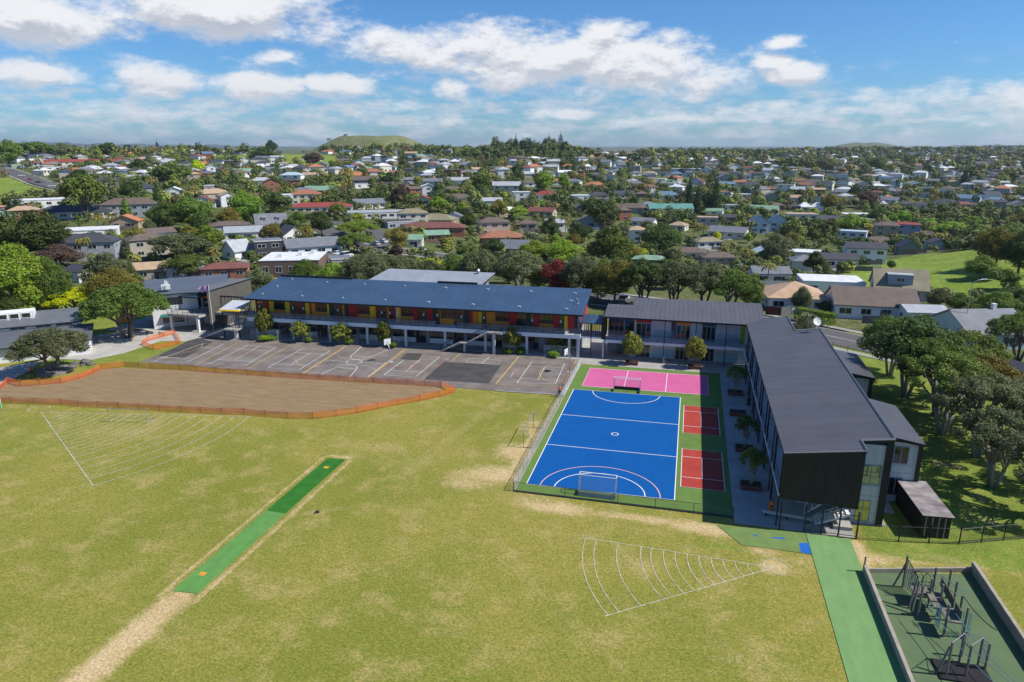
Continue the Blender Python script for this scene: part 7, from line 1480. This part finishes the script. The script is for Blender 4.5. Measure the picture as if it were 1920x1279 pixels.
for px,py,k_,c_,ang,l in [(16,317,'hatch','white',35,'white car highest on the left hill road'),(41,331,'sedan','white',35,'white car above the red one on the left hill road'),(58,338.5,'hatch','red',32,'red car driving on the left hill road'),(73,343.5,'sedan','black',30,'black car just below the red one on the hill road'),(97,350.5,'hatch','white',30,'white car lowest in the left hill road queue'),(121,357.5,'van','black',28,'black van at the foot of the left hill road'),
    (70,334,'sedan','silver',30,'silver car parked at the far side of the hill road'),(704,460.5,'hatch','silver',150,'silver hatchback parked beside the side street'),(718,456,'sedan','white',150,'white car parked behind the silver hatchback'),(622,401,'hatch','red',20,'bright red car parked by the very long red roof'),(621,480,'sedan','grey',60,'grey car in the small parking area'),(634,479,'sedan','white',60,'white car in the small parking area'),(650,483,'van','white',75,'white van in the small parking area'),
    (852,512,'van','white',10,'white van parked behind the pale hall roof'),(764,505,'sedan','dark blue',10,'dark blue car behind the trees by the hall'),(800,509,'hatch','grey',12,'grey hatchback on the road behind the hall'),(1170,565,'hatch','white',80,'white hatchback behind the link bridge trees'),(1100,548,'sedan','silver',0,'silver car glimpsed behind the red flowering tree'),(88,583,'hatch','dark blue',20,'dark blue car parked behind the junior block'),(1222,490,'sedan','dark blue',15,'dark blue car below the dense dome tree'),(1890,703,'sedan','dark blue',-30,'dark blue car near the right edge carport'),
    (790,470,'hatch','white',150,'white hatchback far along the side street'),(906,487,'sedan','grey',140,'grey car on the side street under the trees'),(1000,505,'sedan','white',150,'white car on the side street before the centre tree')]:
    key=(k_,c_)
    if key not in PRO: PRO[key]=o=carproto(k_,CP_[c_])
    else: o=copy_tree(PRO[key])
    x,y,z=at(px,py); o.location=(x,y,z+.13); o.rotation_euler=(0,0,R(ang)); tag(o,l,'car','cars on the roads and parking areas')
def lamp(px,py,ytop,side,label,name='street_lamp',arm=True,m=None,rz=None):
    x,y,z=at(px,py); d=math.hypot(x-CU,y-CV); h=max(4,(py-ytop)*d/FOC/math.cos(math.atan2(CH-z,d))); m=m or galv; r=empty(name,(x,y,z),R(YAW) if rz is None else rz,label,'street lamp' if arm else 'pole'); tk=.09 if d<260 else .14
    f=MB(); f.bar((0,0,-.3),(0,0,h*.9 if arm else h),tk,m,r2=tk*.55,n=8); f.build('pole',r)
    if arm:
        f=MB(); P=[(side*1.9*(1-math.cos(R(90*i/6)))*1.0,0,h*.9+h*.1*math.sin(R(90*i/6))) for i in range(7)]; f.line(P,tk*.55,m); f.build('arm',r)
        MB().box(min(P[-1][0],P[-1][0]+side*.7),max(P[-1][0],P[-1][0]+side*.7),-.14,.14,h-.08,h+.06,whp).build('lamp_head',r)
    return r
for a in [(14,334,297,1,'street lamp highest on the left hill road'),(49,347,310,-1,'second street lamp down the left hill road'),(92,360,321,-1,'lowest tall street lamp on the left hill road'),(151,345,331,1,'street lamp above the umbrella tree'),(660,440,396,1,'tall street lamp beside the rust coloured tree'),(765,471,428,1,'street lamp beside the light green gable house'),(1008,477,437,-1,'street lamp with left arm before the centre trees'),
    (1081,484,460,1,'street lamp leaning right beside the large centre tree'),(1372,535,497,1,'street lamp curving right behind the charcoal block'),(925,495,478,1,'street lamp with long flat arm near the hall'),(1240,478,456,1,'small street lamp before the dense dome tree')]: lamp(*a)
lamp(1803.5,642,541,1,'tall pale street lamp in front of the mint green house')
for px,py,yt,l,m_ in [(957,482,438,'plain grey utility pole by the rust roofed brick house',galv),(737,466,442,'utility pole with small sign at the side street',galv),(1615.5,592,556,'dark wooden utility pole before the brown tiled gable',barkd),(92,586,563,'pale pole behind the junior block roof',whp),(346,296,268,'tall skyline mast with crossbar on the left hill',galv),(97,292,275,'left thin skyline mast',galv),(162,290,275,'right thin skyline mast',galv),(378,432,398,'bare wooden pole among the left trees',barkd),(710,300,278,'thin pole below the grassy cone',galv)]:
    o=lamp(px,py,yt,1,l,name='utility_pole',arm=False,m=m_)
    if px in(346,737,1615.5):
        hh=o.children[0].dimensions.z-.5; MB().bar((-1.0,0,hh*.93),(1.0,0,hh*.93),.07,m_,sq=True).build('crossbar',o)
# road side stakes and give way sign
for px,py,l in((1561,653,'left orange and black stake beside the road'),(1589,659.5,'right orange and black stake beside the road')):
    g_=G(px,py); r=empty('road_stake',(g_[0],g_[1],0),0,l,'stake'); MB().bar((0,0,0),(0,0,1.25),.05,mat('stake_orange',(.20,.07,.03),.7,.2,4)).build('post',r); MB().bar((0,0,1.25),(0,0,1.35),.06,cyel).build('cap',r)
sg=empty('road_sign',(*G(1485,601),0),R(12),'small white and blue diamond road sign before the hedge','sign'); MB().bar((0,0,0),(0,0,2.6),.04,galv).build('post',sg); o=MB().box(-.33,.33,-.05,-.03,-.33,.33,whp).build('sign_plate',sg); o.location=(0,0,2.5); o.rotation_euler=(0,R(45),0)
sg=empty('road_sign',(*at(527,517)[:2],at(527,517)[2]),R(10),'round red and white sign beyond the blue roof corner','sign'); MB().bar((0,0,0),(0,0,2.6),.05,galv).build('post',sg); MB().bar((0,-.05,2.5),(0,-.02,2.5),.55,mat('sign_red',(.6,.02,.06),.5,.03,2),n=20).build('sign_plate',sg)
x,y,z=at(430,530)
g_=G(595,962); r=empty('sports_bag',(g_[0],g_[1],.03),.6,'small dark bag lying on the grass right of the cricket strip','bag'); f=MB(); f.bar((-.2,0,.11),(.2,0,.11),.12,mat('bag_cloth',(.02,.022,.035),.8,.2,5),n=10); f.build('body',r); f=MB(); f.line([(-.1,0,.22),(-.05,0,.29),(.05,0,.29),(.1,0,.22)],.012,darkp); f.build('strap',r)
# football markers near red/green: people
skin=mat('skin',(.42,.24,.17),.6,.08,4); hairm=mat('hair_dark',(.03,.02,.015),.7,.2,8)
def skinmesh(name,parent,pts,edges,mt,sub=2,root=0):
    me_=bpy.data.meshes.new(name); me_.from_pydata([p[:3] for p in pts],edges,[]); o=bpy.data.objects.new(name,me_); col.objects.link(o); o.parent=parent; me_.materials.append(mt)
    md=o.modifiers.new('skin','SKIN'); md.use_smooth_shade=True
    sv=me_.skin_vertices[0].data if me_.skin_vertices else None
    if sv:
        for i,p in enumerate(pts): sv[i].radius=(p[3],p[4] if len(p)>4 else p[3]); sv[i].use_root=(i==root)
    s_=o.modifiers.new('sub','SUBSURF'); s_.levels=1; s_.render_levels=sub; return o
def person(x,y,z,rz,h,top,bot,label,walk=.0,name='person'):
    s=h/1.75; r=empty(name,(x,y,z),rz,label,'person'); k_=walk
    P=[(0,0,.95,.15,.11),(0,0,1.15,.14,.10),(0,0,1.38,.17,.11),(0,0,1.50,.06,.06),(0,-.01,1.60,.075,.085),(0,-.01,1.69,.07,.08)]; E_=[(0,1),(1,2),(2,3),(3,4),(4,5)]
    def ad(p,frm): P.append(p); E_.append((frm,len(P)-1)); return len(P)-1
    for sd in(-1,1):
        f_=k_*sd; a=ad((sd*.09,0,.86,.09,.09),0); a=ad((sd*.10,-.10*f_,.48,.06,.065),a); a=ad((sd*.10,-.25*f_ +(.08 if f_<0 else 0),.09,.04,.045),a); ad((sd*.105,-.25*f_-.13,.04,.04,.03),a)
        a=ad((sd*.19,0,1.40,.06,.06),2); a=ad((sd*.25,.05*f_,1.13,.042,.042),a); a=ad((sd*.26,.16*f_-.06,.90,.03,.03),a); hd=ad((sd*.26,.20*f_-.08,.83,.032,.02),a)
        for q,(dx,dy,L__) in enumerate(((-.02,-.03,.075),(-.01,-.03,.085),(.005,-.03,.08),(.018,-.03,.06))): b=ad((sd*.26+dx,.20*f_-.09+.01*q,.79,.009,.009),hd); ad((sd*.26+dx,.20*f_-.12+.01*q,.79-L__*.7,.008,.008),b)
        b=ad((sd*.24,.20*f_-.12,.82,.010,.010),hd); ad((sd*.235,.20*f_-.15,.80,.009,.009),b)
    P=[tuple(c*s for c in p) for p in P]; skinmesh('body',r,P,E_,skin)
    T_=[(0,0,.98,.165,.12),(0,0,1.15,.155,.115),(0,0,1.38,.185,.125),(0,0,1.47,.085,.08)]; ET=[(0,1),(1,2),(2,3)]
    for sd in(-1,1): n_=len(T_); T_+=[(sd*.195,0,1.40,.075,.075),(sd*.23,.03*k_*sd,1.22,.06,.06)]; ET+=[(2,n_),(n_,n_+1)]
    skinmesh('shirt',r,[tuple(c*s for c in p) for p in T_],ET,top)
    B_=[(0,0,1.0,.16,.12),(0,0,.90,.16,.13)]; EB=[(0,1)]
    for sd in(-1,1): f_=k_*sd; n_=len(B_); B_+=[(sd*.09,0,.80,.10,.10),(sd*.10,-.10*f_,.48,.075,.08),(sd*.10,-.25*f_+(.08 if f_<0 else 0),.12,.06,.06)]; EB+=[(1,n_),(n_,n_+1),(n_+1,n_+2)]
    skinmesh('trousers',r,[tuple(c*s for c in p) for p in B_],EB,bot)
    skinmesh('hair',r,[tuple(c*s for c in p) for p in [(0,.02,1.63,.075,.075),(0,.015,1.70,.082,.085),(0,0,1.74,.06,.065)]],[(0,1),(1,2)],hairm); 
    f=MB(); 
    for sd in(-1,1): f.bar((sd*.03*s,-.085*s,1.635*s),(sd*.03*s,-.096*s,1.635*s),.011*s,hairm,n=6)
    f.build('eyes',r); return r
g_=G(1049.5,744); person(g_[0],g_[1],.03,R(200),1.75,mat('vest_orange',(.80,.17,.06),.7,.1,4),darkp,'person in an orange vest and dark trousers by the court fence corner',.5)
g_=G(60.5,703); person(g_[0],g_[1],.05,R(60),1.5,mat('shirt_red',(.45,.02,.025),.7,.1,4),mat('trousers_red',(.22,.015,.02),.7,.1,4),'person in red standing under the low wide crowned tree',.3)
g_=G(52.5,704); person(g_[0],g_[1],.05,R(-40),1.25,mat('shirt_teal',(.02,.25,.24),.7,.1,4),darkp,'small person in teal beside the one in red',.2)
g_=G(236,617); r=empty('play_drum',(g_[0],g_[1],.04),0,'orange round play shelter half hidden by the large office tree','play equipment'); f=MB(); f.bar((0,0,1.6),(0,0,2.6),1.0,CL['o'],r2=.3,n=12); f.build('shelter_top',r); MB().bar((0,0,0),(0,0,1.6),.1,timd).build('post',r)
# ------------------------------------------------------------ haze
hm=bpy.data.materials.new('haze_air'); hm.use_nodes=True; t=hm.node_tree; t.nodes.clear(); ho=t.nodes.new('ShaderNodeOutputMaterial'); pv=t.nodes.new('ShaderNodeVolumePrincipled')
pv.inputs['Color'].default_value=(.80,.88,1,1); pv.inputs['Density'].default_value=.000055; pv.inputs['Anisotropy'].default_value=.3; t.links.new(pv.outputs[0],ho.inputs['Volume'])
f=MB().box(CU-14500,CU+14500,CV-3000,CV+14500,-26,150,hm).build('haze'); tag(f,'thin pale air haze over the whole suburb','haze',kind='stuff')
